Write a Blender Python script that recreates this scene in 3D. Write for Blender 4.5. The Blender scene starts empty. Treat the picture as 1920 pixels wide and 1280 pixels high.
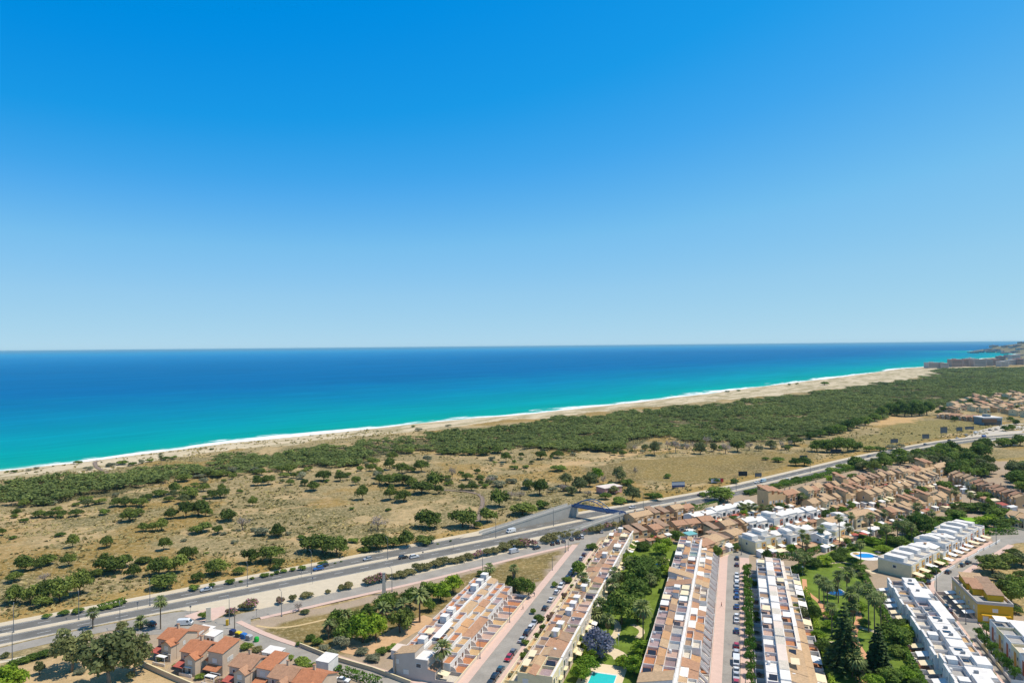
import bpy, math, random
import numpy as np
from mathutils import Vector, Matrix
R = math.radians
scene = bpy.context.scene
COL = scene.collection
random.seed(7)

# ------------------------------------------------------------------ camera, sky, sun, exposure
CAM_H = 100.0
ROLL = math.atan(18 / 1920)
PITCH = math.atan(9 / 1280)
cam_data = bpy.data.cameras.new('camera')
cam_data.sensor_width = 36
cam_data.lens = 24
cam_data.clip_start = 1
cam_data.clip_end = 600000
cam = bpy.data.objects.new('camera', cam_data)
COL.objects.link(cam)
cam.matrix_world = Matrix.Translation((0, 0, CAM_H)) @ Matrix.Rotation(R(90) + PITCH, 4, 'X') @ Matrix.Rotation(-ROLL, 4, 'Z')
scene.camera = cam

SUN_EL, SUN_AZ = 64.0, 94.0          # elevation; azimuth clockwise from +Y
world = bpy.data.worlds.new('World')
scene.world = world
world.use_nodes = True
wn = world.node_tree
wn.nodes.clear()
w_out = wn.nodes.new('ShaderNodeOutputWorld')
w_bg = wn.nodes.new('ShaderNodeBackground')
w_sky = wn.nodes.new('ShaderNodeTexSky')
w_sky.sky_type = 'NISHITA'
w_sky.sun_disc = False
w_sky.sun_elevation = R(SUN_EL)
w_sky.sun_rotation = R(SUN_AZ)
w_sky.altitude = 0
w_sky.air_density = 1.0
w_sky.dust_density = 0.0
w_sky.ozone_density = 4.0
def _wn(t): return wn.nodes.new('ShaderNode' + t)
w_tc = _wn('TexCoord')
w_add = _wn('VectorMath'); w_add.operation = 'ADD'; w_add.inputs[1].default_value = (0, 0, .10)   # clear sea air: no yellow band at the horizon
w_nrm = _wn('VectorMath'); w_nrm.operation = 'NORMALIZE'
wn.links.new(w_tc.outputs['Generated'], w_add.inputs[0])
wn.links.new(w_add.outputs[0], w_nrm.inputs[0])
wn.links.new(w_nrm.outputs[0], w_sky.inputs[0])
w_dim = _wn('VectorMath'); w_dim.operation = 'SCALE'; w_dim.inputs['Scale'].default_value = .1
wn.links.new(w_sky.outputs[0], w_dim.inputs[0])
w_cur = _wn('RGBCurve')                                   # the saturated blue of the photograph's low sky
def _lin(v):
    v /= 255
    return v / 12.92 if v <= .04045 else ((v + .055) / 1.055) ** 2.4
for ch, pts in enumerate(([(0, 0), (90, 0), (98, 27), (105, 66), (119, 122), (134, 150), (145, 163), (157, 176), (168, 189), (200, 210)],
                          [(0, 0), (105, 125), (121, 144), (129, 155), (137, 167), (151, 191), (168, 204), (180, 211), (190, 216), (205, 224)],
                          [(0, 0), (140, 205), (160, 225), (171, 231), (180, 237), (195, 239), (215, 236), (240, 240)])):
    cv = w_cur.mapping.curves[ch]
    while len(cv.points) > 2: cv.points.remove(cv.points[1])
    cv.points[0].location = (0, 0)
    cv.points[1].location = (1, _lin(pts[-1][1]) + .05)
    for x, y in pts[1:]:
        p = cv.points.new(_lin(x), _lin(y)); p.handle_type = 'VECTOR'
w_cur.mapping.update()
wn.links.new(w_dim.outputs[0], w_cur.inputs['Color'])
w_sep = _wn('SeparateXYZ'); wn.links.new(w_tc.outputs['Generated'], w_sep.inputs[0])
w_map = _wn('MapRange'); w_map.inputs['From Min'].default_value = .5; w_map.inputs['From Max'].default_value = .75
wn.links.new(w_sep.outputs['Z'], w_map.inputs['Value'])
w_mix = _wn('Mix'); w_mix.data_type = 'RGBA'
wn.links.new(w_map.outputs[0], w_mix.inputs[0])
wn.links.new(w_cur.outputs[0], w_mix.inputs[6])
wn.links.new(w_dim.outputs[0], w_mix.inputs[7])
w_up = _wn('VectorMath'); w_up.operation = 'SCALE'; w_up.inputs['Scale'].default_value = 10
wn.links.new(w_mix.outputs[2], w_up.inputs[0])
wn.links.new(w_up.outputs[0], w_bg.inputs[0])
wn.links.new(w_bg.outputs[0], w_out.inputs[0])
w_bg.inputs[1].default_value = 0.1

sun_data = bpy.data.lights.new('sun', 'SUN')
sun_data.energy = 4.5
sun_data.angle = R(0.5)
sun_data.color = (1.0, 0.92, 0.80)
sun = bpy.data.objects.new('sun', sun_data)
COL.objects.link(sun)
_sd = Vector((math.sin(R(SUN_AZ)) * math.cos(R(SUN_EL)), math.cos(R(SUN_AZ)) * math.cos(R(SUN_EL)), math.sin(R(SUN_EL))))
sun.rotation_euler = _sd.to_track_quat('Z', 'Y').to_euler()
sun.location = (200, 100, 400)

scene.view_settings.view_transform = 'Standard'
scene.view_settings.look = 'None'
scene.view_settings.exposure = 0.0
scene.view_settings.gamma = 1.0
scene.view_settings.use_curve_mapping = False
scene.cycles.max_bounces = 5
scene.cycles.diffuse_bounces = 2
scene.cycles.glossy_bounces = 2
scene.cycles.transparent_max_bounces = 4
scene.cycles.volume_bounces = 0

# ------------------------------------------------------------------ plan of the place (metres; x along the picture, y away)
def P(px, py, z=0.0):
    """Ground point seen at a place of the photograph (1920 x 1280): the survey this plan was drawn from."""
    x = px - 960; y = 640 - py
    c, s = math.cos(ROLL), math.sin(ROLL)
    xr = x * c + y * s; yr = -x * s + y * c
    dy = 1280 * math.cos(PITCH) - yr * math.sin(PITCH)
    dz = 1280 * math.sin(PITCH) + yr * math.cos(PITCH)
    t = (z - CAM_H) / dz
    return (xr * t, dy * t)

def pix(x, y, z=0.0):
    """Inverse of P: used only to word the labels."""
    dz = z - CAM_H
    f = y * math.cos(PITCH) + dz * math.sin(PITCH)
    yr = (-y * math.sin(PITCH) + dz * math.cos(PITCH)) / f * 1280
    xr = x / f * 1280
    c, s = math.cos(ROLL), math.sin(ROLL)
    return (960 + xr * c - yr * s, 640 - (xr * s + yr * c))

TANG = R(71.7)                        # direction of the residential streets
UU = (math.cos(TANG), math.sin(TANG))
VV = (math.sin(TANG), -math.cos(TANG))
TROT = TANG - R(90)                   # rotation whose local x = VV, local y = UU
def T(s, t):
    return (UU[0] * s + VV[0] * t, UU[1] * s + VV[1] * t)
def ST(x, y):
    return (UU[0] * x + UU[1] * y, VV[0] * x + VV[1] * y)

# ------------------------------------------------------------------ numpy value noise
def _h(ix, iy, seed):
    n = (ix.astype(np.int64) * 374761393 + iy.astype(np.int64) * 668265263 + seed * 974634777) & 0x7fffffff
    n = ((n ^ (n >> 13)) * 1274126177) & 0x7fffffff
    return ((n ^ (n >> 16)) & 0xffff) / 65535.0
def vnoise(x, y, seed=0):
    x = np.asarray(x, float); y = np.asarray(y, float)
    ix = np.floor(x); iy = np.floor(y)
    fx = x - ix; fy = y - iy
    fx = fx * fx * (3 - 2 * fx); fy = fy * fy * (3 - 2 * fy)
    a = _h(ix, iy, seed); b = _h(ix + 1, iy, seed); c = _h(ix, iy + 1, seed); d = _h(ix + 1, iy + 1, seed)
    return (a * (1 - fx) + b * fx) * (1 - fy) + (c * (1 - fx) + d * fx) * fy
def fbm(x, y, seed=0, o=3):
    v = 0; amp = .5; tot = 0
    for i in range(o):
        v = v + amp * vnoise(x * 2 ** i, y * 2 ** i, seed + i * 17); tot += amp; amp *= .5
    return v / tot
def inpoly(x, y, poly):
    x = np.asarray(x, float); y = np.asarray(y, float)
    r = np.zeros(x.shape, bool)
    n = len(poly); j = n - 1
    for i in range(n):
        xi, yi = poly[i]; xj, yj = poly[j]
        if yi != yj:
            c = ((yi > y) != (yj > y)) & (x < (xj - xi) * (y - yi) / (yj - yi) + xi)
            r ^= c
        j = i
    return r
def segdist(x, y, pts):
    d = np.full(np.shape(x), 1e9)
    for (ax, ay), (bx, by) in zip(pts[:-1], pts[1:]):
        vx, vy = bx - ax, by - ay
        L = vx * vx + vy * vy + 1e-9
        t = np.clip(((x - ax) * vx + (y - ay) * vy) / L, 0, 1)
        d = np.minimum(d, np.hypot(x - ax - t * vx, y - ay - t * vy))
    return d

# ------------------------------------------------------------------ materials
def hx(h):
    h = h.lstrip('#')
    c = [int(h[i:i + 2], 16) / 255 for i in (0, 2, 4)]
    return tuple(v / 12.92 if v <= .04045 else ((v + .055) / 1.055) ** 2.4 for v in c)
MATS = {}
def nodes(name):
    m = bpy.data.materials.new(name)
    m.use_nodes = True
    nt = m.node_tree
    nt.nodes.clear()
    o = nt.nodes.new('ShaderNodeOutputMaterial')
    b = nt.nodes.new('ShaderNodeBsdfPrincipled')
    nt.links.new(b.outputs[0], o.inputs[0])
    return m, nt, b
def nd(nt, typ, **kw):
    n = nt.nodes.new('ShaderNode' + typ)
    for k, v in kw.items():
        if isinstance(k, str) and hasattr(n, k):
            setattr(n, k, v)
    return n
def mixc(nt, fac, a, b, typ='MIX'):
    m = nt.nodes.new('ShaderNodeMix')
    m.data_type = 'RGBA'
    m.blend_type = typ
    m.clamp_factor = True
    for i, v in ((0, fac), (6, a), (7, b)):
        if hasattr(v, 'is_output'):
            nt.links.new(v, m.inputs[i])
        elif i == 0:
            m.inputs[i].default_value = v
        else:
            m.inputs[i].default_value = (*v[:3], 1)
    return m.outputs[2]
def math_(nt, op, a, b=None, clamp=False):
    m = nt.nodes.new('ShaderNodeMath')
    m.operation = op
    m.use_clamp = clamp
    for i, v in ((0, a), (1, b)):
        if v is None: continue
        if hasattr(v, 'is_output'): nt.links.new(v, m.inputs[i])
        else: m.inputs[i].default_value = v
    return m.outputs[0]
def noise(nt, scale, detail=3, rough=.55, vec=None, out=0):
    n = nt.nodes.new('ShaderNodeTexNoise')
    n.inputs['Scale'].default_value = scale
    n.inputs['Detail'].default_value = detail
    n.inputs['Roughness'].default_value = rough
    if vec is not None: nt.links.new(vec, n.inputs['Vector'])
    return n.outputs[out]
def ramp(nt, fac, stops):
    r = nt.nodes.new('ShaderNodeValToRGB')
    e = r.color_ramp.elements
    while len(e) < len(stops): e.new(.5)
    for el, (p, c) in zip(e, stops):
        el.position = p
        el.color = (*c[:3], 1) if hasattr(c, '__len__') else (c, c, c, 1)
    nt.links.new(fac, r.inputs[0])
    return r.outputs[0]
def geo_pos(nt):
    return nt.nodes.new('ShaderNodeNewGeometry').outputs['Position']

def mat(name, color, rough=.8, var=.25, scale=.6, spec=.3, fine=6.0, metal=0.0):
    """Weathered plain surface: base colour with broad stains and fine grain."""
    if name in MATS: return MATS[name]
    m, nt, b = nodes(name)
    pos = geo_pos(nt)
    n1 = noise(nt, scale, 4, .6, pos)
    n2 = noise(nt, fine, 2, .6, pos)
    f = math_(nt, 'ADD', math_(nt, 'MULTIPLY', n1, .65), math_(nt, 'MULTIPLY', n2, .35))
    lo = tuple(c * (1 - var) for c in color); hi = tuple(min(1, c * (1 + var * .7)) for c in color)
    c = ramp(nt, f, [(.3, lo), (.7, hi)])
    nt.links.new(c, b.inputs['Base Color'])
    b.inputs['Roughness'].default_value = rough
    b.inputs['Specular IOR Level'].default_value = spec
    b.inputs['Metallic'].default_value = metal
    MATS[name] = m
    return m
def mat_tile(name, color, pitch=.45, var=.35):
    """Clay roof tiles: rows of ridges with tile-to-tile colour changes."""
    if name in MATS: return MATS[name]
    m, nt, b = nodes(name)
    tc = nt.nodes.new('ShaderNodeTexCoord').outputs['Object']
    w = nt.nodes.new('ShaderNodeTexWave')
    w.wave_type = 'BANDS'; w.bands_direction = 'X'
    w.inputs['Scale'].default_value = .5 / pitch
    w.inputs['Distortion'].default_value = .6
    nt.links.new(tc, w.inputs['Vector'])
    n1 = noise(nt, 1.2, 4, .65, geo_pos(nt))
    n2 = noise(nt, 5, 2, .6, geo_pos(nt))
    f = math_(nt, 'ADD', math_(nt, 'MULTIPLY', n1, .6), math_(nt, 'MULTIPLY', n2, .4))
    c = ramp(nt, f, [(.28, tuple(x * (1 - var) for x in color)), (.5, color), (.74, tuple(min(1, x * (1 + var)) for x in color))])
    c = mixc(nt, math_(nt, 'MULTIPLY', w.outputs['Fac'], .35), c, tuple(x * .35 for x in color))
    nt.links.new(c, b.inputs['Base Color'])
    b.inputs['Roughness'].default_value = .85
    b.inputs['Specular IOR Level'].default_value = .2
    bp = nt.nodes.new('ShaderNodeBump')
    bp.inputs['Strength'].default_value = .6
    bp.inputs['Distance'].default_value = .1
    nt.links.new(w.outputs['Fac'], bp.inputs['Height'])
    nt.links.new(bp.outputs[0], b.inputs['Normal'])
    MATS[name] = m
    return m
def mat_floor(name, color, size=.5):
    """Terrace paving: square tiles with joints, worn."""
    if name in MATS: return MATS[name]
    m, nt, b = nodes(name)
    tc = nt.nodes.new('ShaderNodeTexCoord').outputs['Object']
    br = nt.nodes.new('ShaderNodeTexBrick')
    br.offset = 0
    br.inputs['Scale'].default_value = 1 / size
    br.inputs['Brick Width'].default_value = 1; br.inputs['Row Height'].default_value = 1
    br.inputs['Mortar Size'].default_value = .05
    br.inputs['Color1'].default_value = (*[c * .88 for c in color], 1)
    br.inputs['Color2'].default_value = (*[min(1, c * 1.12) for c in color], 1)
    br.inputs['Mortar'].default_value = (*[c * .7 for c in color], 1)
    nt.links.new(tc, br.inputs['Vector'])
    n1 = noise(nt, .7, 4, .6, geo_pos(nt))
    c = mixc(nt, ramp(nt, n1, [(.35, 0.0), (.75, .45)]), br.outputs[0], tuple(x * .62 + .03 for x in color))
    nt.links.new(c, b.inputs['Base Color'])
    b.inputs['Roughness'].default_value = .75
    b.inputs['Specular IOR Level'].default_value = .25
    MATS[name] = m
    return m
def mat_leaf(name, dark, light, objvar=.22):
    """Foliage: leaf-to-leaf tone from the mesh, tree-to-tree change from the object."""
    if name in MATS: return MATS[name]
    m, nt, b = nodes(name)
    at = nt.nodes.new('ShaderNodeAttribute')
    at.attribute_name = 'tone'
    c = ramp(nt, at.outputs['Fac'], [(0, dark), (1, light)])
    oi = nt.nodes.new('ShaderNodeObjectInfo')
    hs = nt.nodes.new('ShaderNodeHueSaturation')
    nt.links.new(c, hs.inputs['Color'])
    v = math_(nt, 'ADD', math_(nt, 'MULTIPLY', oi.outputs['Random'], objvar * 2.9), 1.45 * (1 - objvar))
    nt.links.new(v, hs.inputs['Value'])
    h = math_(nt, 'ADD', math_(nt, 'MULTIPLY', oi.outputs['Random'], -.03), .515)
    nt.links.new(h, hs.inputs['Hue'])
    nt.links.new(hs.outputs[0], b.inputs['Base Color'])
    b.inputs['Roughness'].default_value = .7
    b.inputs['Specular IOR Level'].default_value = .15
    tr = nt.nodes.new('ShaderNodeBsdfTranslucent')      # sunlight through the leaves
    nt.links.new(hs.outputs[0], tr.inputs['Color'])
    mx = nt.nodes.new('ShaderNodeMixShader')
    mx.inputs[0].default_value = .3
    nt.links.new(b.outputs[0], mx.inputs[1])
    nt.links.new(tr.outputs[0], mx.inputs[2])
    out = [n for n in nt.nodes if n.type == 'OUTPUT_MATERIAL'][0]
    nt.links.new(mx.outputs[0], out.inputs[0])
    MATS[name] = m
    return m
def mat_paint(name, color, rough=.3):
    """Car paint: smooth coat with faint dust."""
    if name in MATS: return MATS[name]
    m, nt, b = nodes(name)
    n1 = noise(nt, 1.5, 3, .6, nt.nodes.new('ShaderNodeTexCoord').outputs['Object'])
    c = mixc(nt, ramp(nt, n1, [(.4, 0.0), (.8, .18)]), color, (.35, .32, .28))
    nt.links.new(c, b.inputs['Base Color'])
    b.inputs['Roughness'].default_value = rough
    b.inputs['Coat Weight'].default_value = .5
    MATS[name] = m
    return m

# ------------------------------------------------------------------ mesh helpers
class MB:
    """Collects shapes into one mesh."""
    def __init__(self):
        self.v = []; self.f = []; self.m = []
    def add(self, vs, fs, mi=0):
        o = len(self.v)
        self.v += [tuple(p) for p in vs]
        self.f += [tuple(i + o for i in f) for f in fs]
        self.m += [mi] * len(fs)
        return self
    def box(self, x0, x1, y0, y1, z0, z1, mi=0):
        vs = [(x0, y0, z0), (x1, y0, z0), (x1, y1, z0), (x0, y1, z0), (x0, y0, z1), (x1, y0, z1), (x1, y1, z1), (x0, y1, z1)]
        return self.add(vs, [(0, 3, 2, 1), (4, 5, 6, 7), (0, 1, 5, 4), (1, 2, 6, 5), (2, 3, 7, 6), (3, 0, 4, 7)], mi)
    def prism_y(self, prof, y0, y1, mi=0):
        """prof: (x, z) outline, counter-clockwise seen from -y; swept along y."""
        n = len(prof)
        vs = [(x, y0, z) for x, z in prof] + [(x, y1, z) for x, z in prof]
        fs = [tuple(range(n)), tuple(range(2 * n - 1, n - 1, -1))]
        fs += [((i + 1) % n, i, i + n, (i + 1) % n + n) for i in range(n)]
        return self.add(vs, fs, mi)
    def prism_z(self, poly, z0, z1, mi=0):
        n = len(poly)
        vs = [(x, y, z0) for x, y in poly] + [(x, y, z1) for x, y in poly]
        fs = [tuple(range(n - 1, -1, -1)), tuple(range(n, 2 * n))]
        fs += [(i, (i + 1) % n, (i + 1) % n + n, i + n) for i in range(n)]
        return self.add(vs, fs, mi)
    def ring(self, x0, x1, y0, y1, w, z0, z1, mi=0):
        """Closed low wall of thickness w round a rectangle."""
        o = [(x0, y0), (x1, y0), (x1, y1), (x0, y1)]
        i = [(x0 + w, y0 + w), (x1 - w, y0 + w), (x1 - w, y1 - w), (x0 + w, y1 - w)]
        vs = [(*p, z0) for p in o] + [(*p, z1) for p in o] + [(*p, z0) for p in i] + [(*p, z1) for p in i]
        fs = []
        for k in range(4):
            a, b = k, (k + 1) % 4
            fs += [(a, b, b + 4, a + 4), (a + 4, b + 4, b + 12, a + 12), (b + 8, a + 8, a + 12, b + 12), (b, a, a + 8, b + 8)]
        return self.add(vs, fs, mi)
    def tube(self, pts, rad, n=6, mi=0, cap=True):
        """Tapered tube along points."""
        rings = []
        vs = []
        for k, p in enumerate(pts):
            p = Vector(p)
            a = Vector(pts[max(0, k - 1)]); b = Vector(pts[min(len(pts) - 1, k + 1)])
            d = (b - a).normalized()
            ref = Vector((1, 0, 0)) if abs(d.x) < .8 else Vector((0, 1, 0))
            e1 = d.cross(ref).normalized(); e2 = d.cross(e1)
            r = rad[k] if hasattr(rad, '__len__') else rad
            for j in range(n):
                an = 2 * math.pi * j / n
                vs.append(p + e1 * (r * math.cos(an)) + e2 * (r * math.sin(an)))
        fs = []
        for k in range(len(pts) - 1):
            for j in range(n):
                fs.append((k * n + j, k * n + (j + 1) % n, (k + 1) * n + (j + 1) % n, (k + 1) * n + j))
        if cap:
            fs.append(tuple(range(n - 1, -1, -1)))
            fs.append(tuple((len(pts) - 1) * n + j for j in range(n)))
        return self.add(vs, fs, mi)
    def lathe(self, prof, n=12, mi=0, cx=0, cy=0):
        vs = []; fs = []
        for r, z in prof:
            for j in range(n):
                a = 2 * math.pi * j / n
                vs.append((cx + r * math.cos(a), cy + r * math.sin(a), z))
        for k in range(len(prof) - 1):
            for j in range(n):
                fs.append((k * n + j, k * n + (j + 1) % n, (k + 1) * n + (j + 1) % n, (k + 1) * n + j))
        fs.append(tuple(range(n - 1, -1, -1)))
        fs.append(tuple((len(prof) - 1) * n + j for j in range(n)))
        return self.add(vs, fs, mi)
    def mesh(self, name, mats, smooth=False):
        me = bpy.data.meshes.new(name)
        me.from_pydata(self.v, [], self.f)
        if not isinstance(mats, (list, tuple)): mats = [mats]
        for m in mats: me.materials.append(m)
        if len(mats) > 1:
            me.polygons.foreach_set('material_index', self.m)
        if smooth:
            me.polygons.foreach_set('use_smooth', [True] * len(me.polygons))
        me.update()
        return me

def link(name, data, parent=None, loc=(0, 0, 0), rotz=0.0, scale=None):
    o = bpy.data.objects.new(name, data)
    COL.objects.link(o)
    o.location = loc
    if rotz: o.rotation_euler = (0, 0, rotz)
    if scale is not None: o.scale = scale
    if parent is not None: o.parent = parent
    return o
def part(name, mb, m, parent, smooth=False, **kw):
    return link(name, mb.mesh(name, m, smooth), parent, **kw)
def tag(o, label=None, cat=None, group=None, kind=None):
    if label: o['label'] = label
    if cat: o['category'] = cat
    if group: o['group'] = group
    if kind: o['kind'] = kind
    return o
def thing(name, loc=(0, 0, 0), rotz=0.0, label=None, cat=None, group=None, scale=None):
    o = link(name, None, None, loc, rotz, scale)
    o.empty_display_size = .5
    return tag(o, label, cat, group)
def copy_tree(o, loc, rotz=0.0, scale=None):
    def rec(a, par):
        c = a.copy()
        COL.objects.link(c)
        if par is not None: c.parent = par
        for ch in KIDS.get(a.name, ()):
            rec(ch, c)
        return c
    c = rec(o, None)
    c.location = loc
    c.rotation_euler = (0, 0, rotz)
    if scale is not None: c.scale = scale
    for k in ('label', 'group', 'category'):
        if k in c.keys() and k == 'label': del c[k]
    return c
KIDS = {}
def proto(o):
    """Remember a finished thing's children so that copies can be made of it."""
    def rec(a):
        KIDS[a.name] = list(a.children)
        for c in a.children: rec(c)
    rec(o)
    return o

AUTO = []           # things whose label is worded from what stands next to them
def auto(o, phrase, cat, group, adj=''):
    o['category'] = cat
    o['group'] = group
    AUTO.append((o, phrase, adj))
    return o
ORD = ['first', 'second', 'third', 'fourth', 'fifth', 'sixth', 'seventh', 'eighth', 'ninth', 'tenth', 'eleventh', 'twelfth', 'thirteenth', 'fourteenth', 'fifteenth', 'sixteenth',
       'seventeenth', 'eighteenth', 'nineteenth', 'twentieth', 'twenty-first', 'twenty-second', 'twenty-third', 'twenty-fourth', 'twenty-fifth', 'twenty-sixth', 'twenty-seventh',
       'twenty-eighth', 'twenty-ninth', 'thirtieth', 'thirty-first', 'thirty-second', 'thirty-third', 'thirty-fourth', 'thirty-fifth', 'thirty-sixth', 'thirty-seventh', 'thirty-eighth',
       'thirty-ninth', 'fortieth']

# ------------------------------------------------------------------ the setting: coast, ground, sea
SEA_Z = -1.5
AA = (0.69, 0.7238)                   # along the coast
BB = (-0.7238, 0.69)                  # towards the sea
def ab(x, y): return (x * AA[0] + y * AA[1], x * BB[0] + y * BB[1])
_sh = [ab(*P(px, py, SEA_Z)) for px, py in [(0, 883), (150, 866), (300, 847), (450, 828), (600, 812), (760, 796), (900, 783), (1000, 775), (1100, 763), (1200, 753), (1320, 738), (1420, 725), (1540, 711), (1640, 698), (1690, 691), (1735, 687)]]
SH_A = [-4000, -600] + [a for a, b in _sh] + [3400, 4000, 5068, 5500, 5800, 6300, 6887, 7500, 8300, 8911, 9300, 9700, 11000, 30000]
SH_B = [_sh[0][1], _sh[0][1]] + [b for a, b in _sh] + [690, 735, 800, 752, 742, 760, 850, 1010, 1330, 1530, 1480, 900, 500, 200]
def shore(x, y):
    """Signed distance to the waterline, positive on land."""
    a, b = ab(x, y)
    return np.interp(a, SH_A, SH_B) - b + (vnoise(a / 45, a * 0, 5) - .5) * 7 + (vnoise(a / 160, a * 0, 9) - .5) * 10

MED = [(-420, 78), (-300, 160), (-181, 241), (-129, 276), (-78, 311), (0, 363), (39, 393), (121, 444), (151, 466), (232, 531), (300, 586), (337, 614), (436, 682), (482, 706), (553, 734), (640, 762), (800, 800)]
def smooth_line(pts, step=6.0):
    out = []
    n = len(pts)
    for i in range(n - 1):
        p0 = pts[max(0, i - 1)]; p1 = pts[i]; p2 = pts[i + 1]; p3 = pts[min(n - 1, i + 2)]
        k = max(2, int(math.hypot(p2[0] - p1[0], p2[1] - p1[1]) / step))
        for j in range(k):
            t = j / k
            out.append(tuple(.5 * (2 * p1[c] + (p2[c] - p0[c]) * t + (2 * p0[c] - 5 * p1[c] + 4 * p2[c] - p3[c]) * t * t + (3 * p1[c] - p0[c] - 3 * p2[c] + p3[c]) * t ** 3) for c in (0, 1)))
    out.append(pts[-1])
    return out
def relax(pts, n):
    for _ in range(n):
        pts = [pts[0]] + [((a[0] + 2 * b[0] + c[0]) / 4, (a[1] + 2 * b[1] + c[1]) / 4) for a, b, c in zip(pts, pts[1:], pts[2:])] + [pts[-1]]
    return pts
MEDL = relax(smooth_line(MED), 60)
def offset(line, d):
    """Line shifted d metres to its left."""
    out = []
    for i, p in enumerate(line):
        a = line[max(0, i - 1)]; b = line[min(len(line) - 1, i + 1)]
        dd = d(i / (len(line) - 1)) if callable(d) else d
        tx, ty = b[0] - a[0], b[1] - a[1]
        L = math.hypot(tx, ty) + 1e-9
        out.append((p[0] - ty / L * dd, p[1] + tx / L * dd))
    return out
def at_len(line, s):
    """Point and heading s metres along a line."""
    for a, b in zip(line, line[1:]):
        L = math.hypot(b[0] - a[0], b[1] - a[1])
        if s <= L:
            t = s / L
            return (a[0] + (b[0] - a[0]) * t, a[1] + (b[1] - a[1]) * t), math.atan2(b[1] - a[1], b[0] - a[0])
        s -= L
    return b, math.atan2(b[1] - a[1], b[0] - a[0])
def line_len(line): return sum(math.hypot(b[0] - a[0], b[1] - a[1]) for a, b in zip(line, line[1:]))
def nearest_on(line, x, y):
    best = None
    for i, (a, b) in enumerate(zip(line, line[1:])):
        vx, vy = b[0] - a[0], b[1] - a[1]
        t = max(0, min(1, ((x - a[0]) * vx + (y - a[1]) * vy) / (vx * vx + vy * vy + 1e-9)))
        d = math.hypot(x - a[0] - t * vx, y - a[1] - t * vy)
        if best is None or d < best[0]:
            best = (d, (a[0] + t * vx, a[1] + t * vy), math.atan2(vy, vx), 1 if vx * (y - a[1]) - vy * (x - a[0]) > 0 else -1)
    return best

def pp(*pts, z=0): return [P(x, y, z) for x, y in pts]
TOWN = pp((200, 1180), (430, 1170), (640, 1130), (900, 1060), (1120, 1005), (1180, 985), (1300, 945), (1440, 910), (1560, 885), (1700, 868), (1800, 860), (1990, 870)) + [(900, 400), (500, 60), (-120, 60), (-160, 150)]
FOREST = pp((-60, 918), (75, 907), (140, 901), (215, 893), (262, 882), (330, 874), (430, 871), (500, 853), (610, 841), (800, 818), (950, 801), (1100, 784), (1240, 768), (1400, 751), (1560, 735), (1640, 722), (1735, 710), (1760, 701), (1745, 694), (1800, 691.5), (1990, 688),
            (1990, 735), (1830, 752), (1745, 768), (1690, 782), (1640, 792), (1560, 812), (1500, 828), (1350, 832), (1240, 818), (1180, 840), (1050, 846), (960, 838), (900, 846), (830, 847), (760, 846), (700, 860), (640, 873), (560, 867), (480, 877), (400, 888), (330, 900), (290, 912), (200, 930), (140, 936), (60, 946), (-60, 950))
BROWN = pp((1100, 880), (1190, 858), (1290, 856), (1420, 850), (1530, 848), (1512, 872), (1400, 890), (1330, 908), (1240, 905), (1150, 898))
MEADOW = pp((1560, 832), (1640, 808), (1700, 788), (1790, 786), (1870, 792), (1850, 802), (1800, 812), (1720, 826), (1640, 840), (1590, 846))
FIELD_R = pp((1840, 866), (1990, 846), (1990, 880), (1880, 884))
LOT = pp((478, 1188), (560, 1162), (700, 1124), (880, 1076), (960, 1052), (1056, 1030), (1010, 1085), (968, 1118), (880, 1110), (760, 1190), (640, 1235), (560, 1205))
YARD = pp((-60, 1275), (120, 1225), (255, 1195), (290, 1230), (360, 1285), (360, 1400), (-80, 1400))
SCRUB_R = pp((1800, 1130), (1860, 1035), (1990, 985), (1990, 1160), (1880, 1150))
TRACKS = [(pp((1040, 872), (1100, 866), (1180, 850), (1260, 842), (1340, 838)), 7, .9), (pp((1580, 802), (1640, 793), (1700, 785), (1725, 782)), 6, .9), (pp((880, 885), (940, 872), (1000, 880), (1080, 862)), 9, .5),
          (pp((560, 925), (610, 935), (620, 942), (560, 950), (430, 955)), 3, .6), (pp((500, 1010), (545, 1012), (580, 998)), 4, .7), (pp((0, 985), (60, 990), (80, 1010), (20, 1035)), 14, .35), (pp((1830, 880), (1850, 868), (1920, 862)), 5, .7),
          (pp((370, 965), (500, 955), (600, 945)), 4, .4), (pp((30, 965), (70, 975), (110, 965)), 8, .5), (pp((620, 845), (760, 826), (880, 812)), 9, .35),
          (pp((540, 1010), (600, 1000), (660, 985), (720, 975), (800, 960), (860, 935)), 1.6, .75), (pp((640, 960), (680, 945), (700, 920), (690, 900), (720, 885)), 1.6, .7), (pp((100, 1040), (180, 1020), (260, 1012), (330, 1018), (400, 1012), (470, 1022)), 1.5, .7), (pp((380, 925), (450, 915), (530, 925), (600, 940), (650, 930)), 1.6, .7), (pp((500, 1040), (580, 1020), (640, 1005)), 2.2, .7), (pp((1180, 925), (1300, 905), (1420, 880), (1500, 865)), 1.8, .6), (pp((1000, 890), (1100, 885), (1200, 880)), 2, .5)]
CLEAR = pp((1640, 798), (1645, 778), (1690, 781), (1718, 785), (1700, 792))

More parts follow.
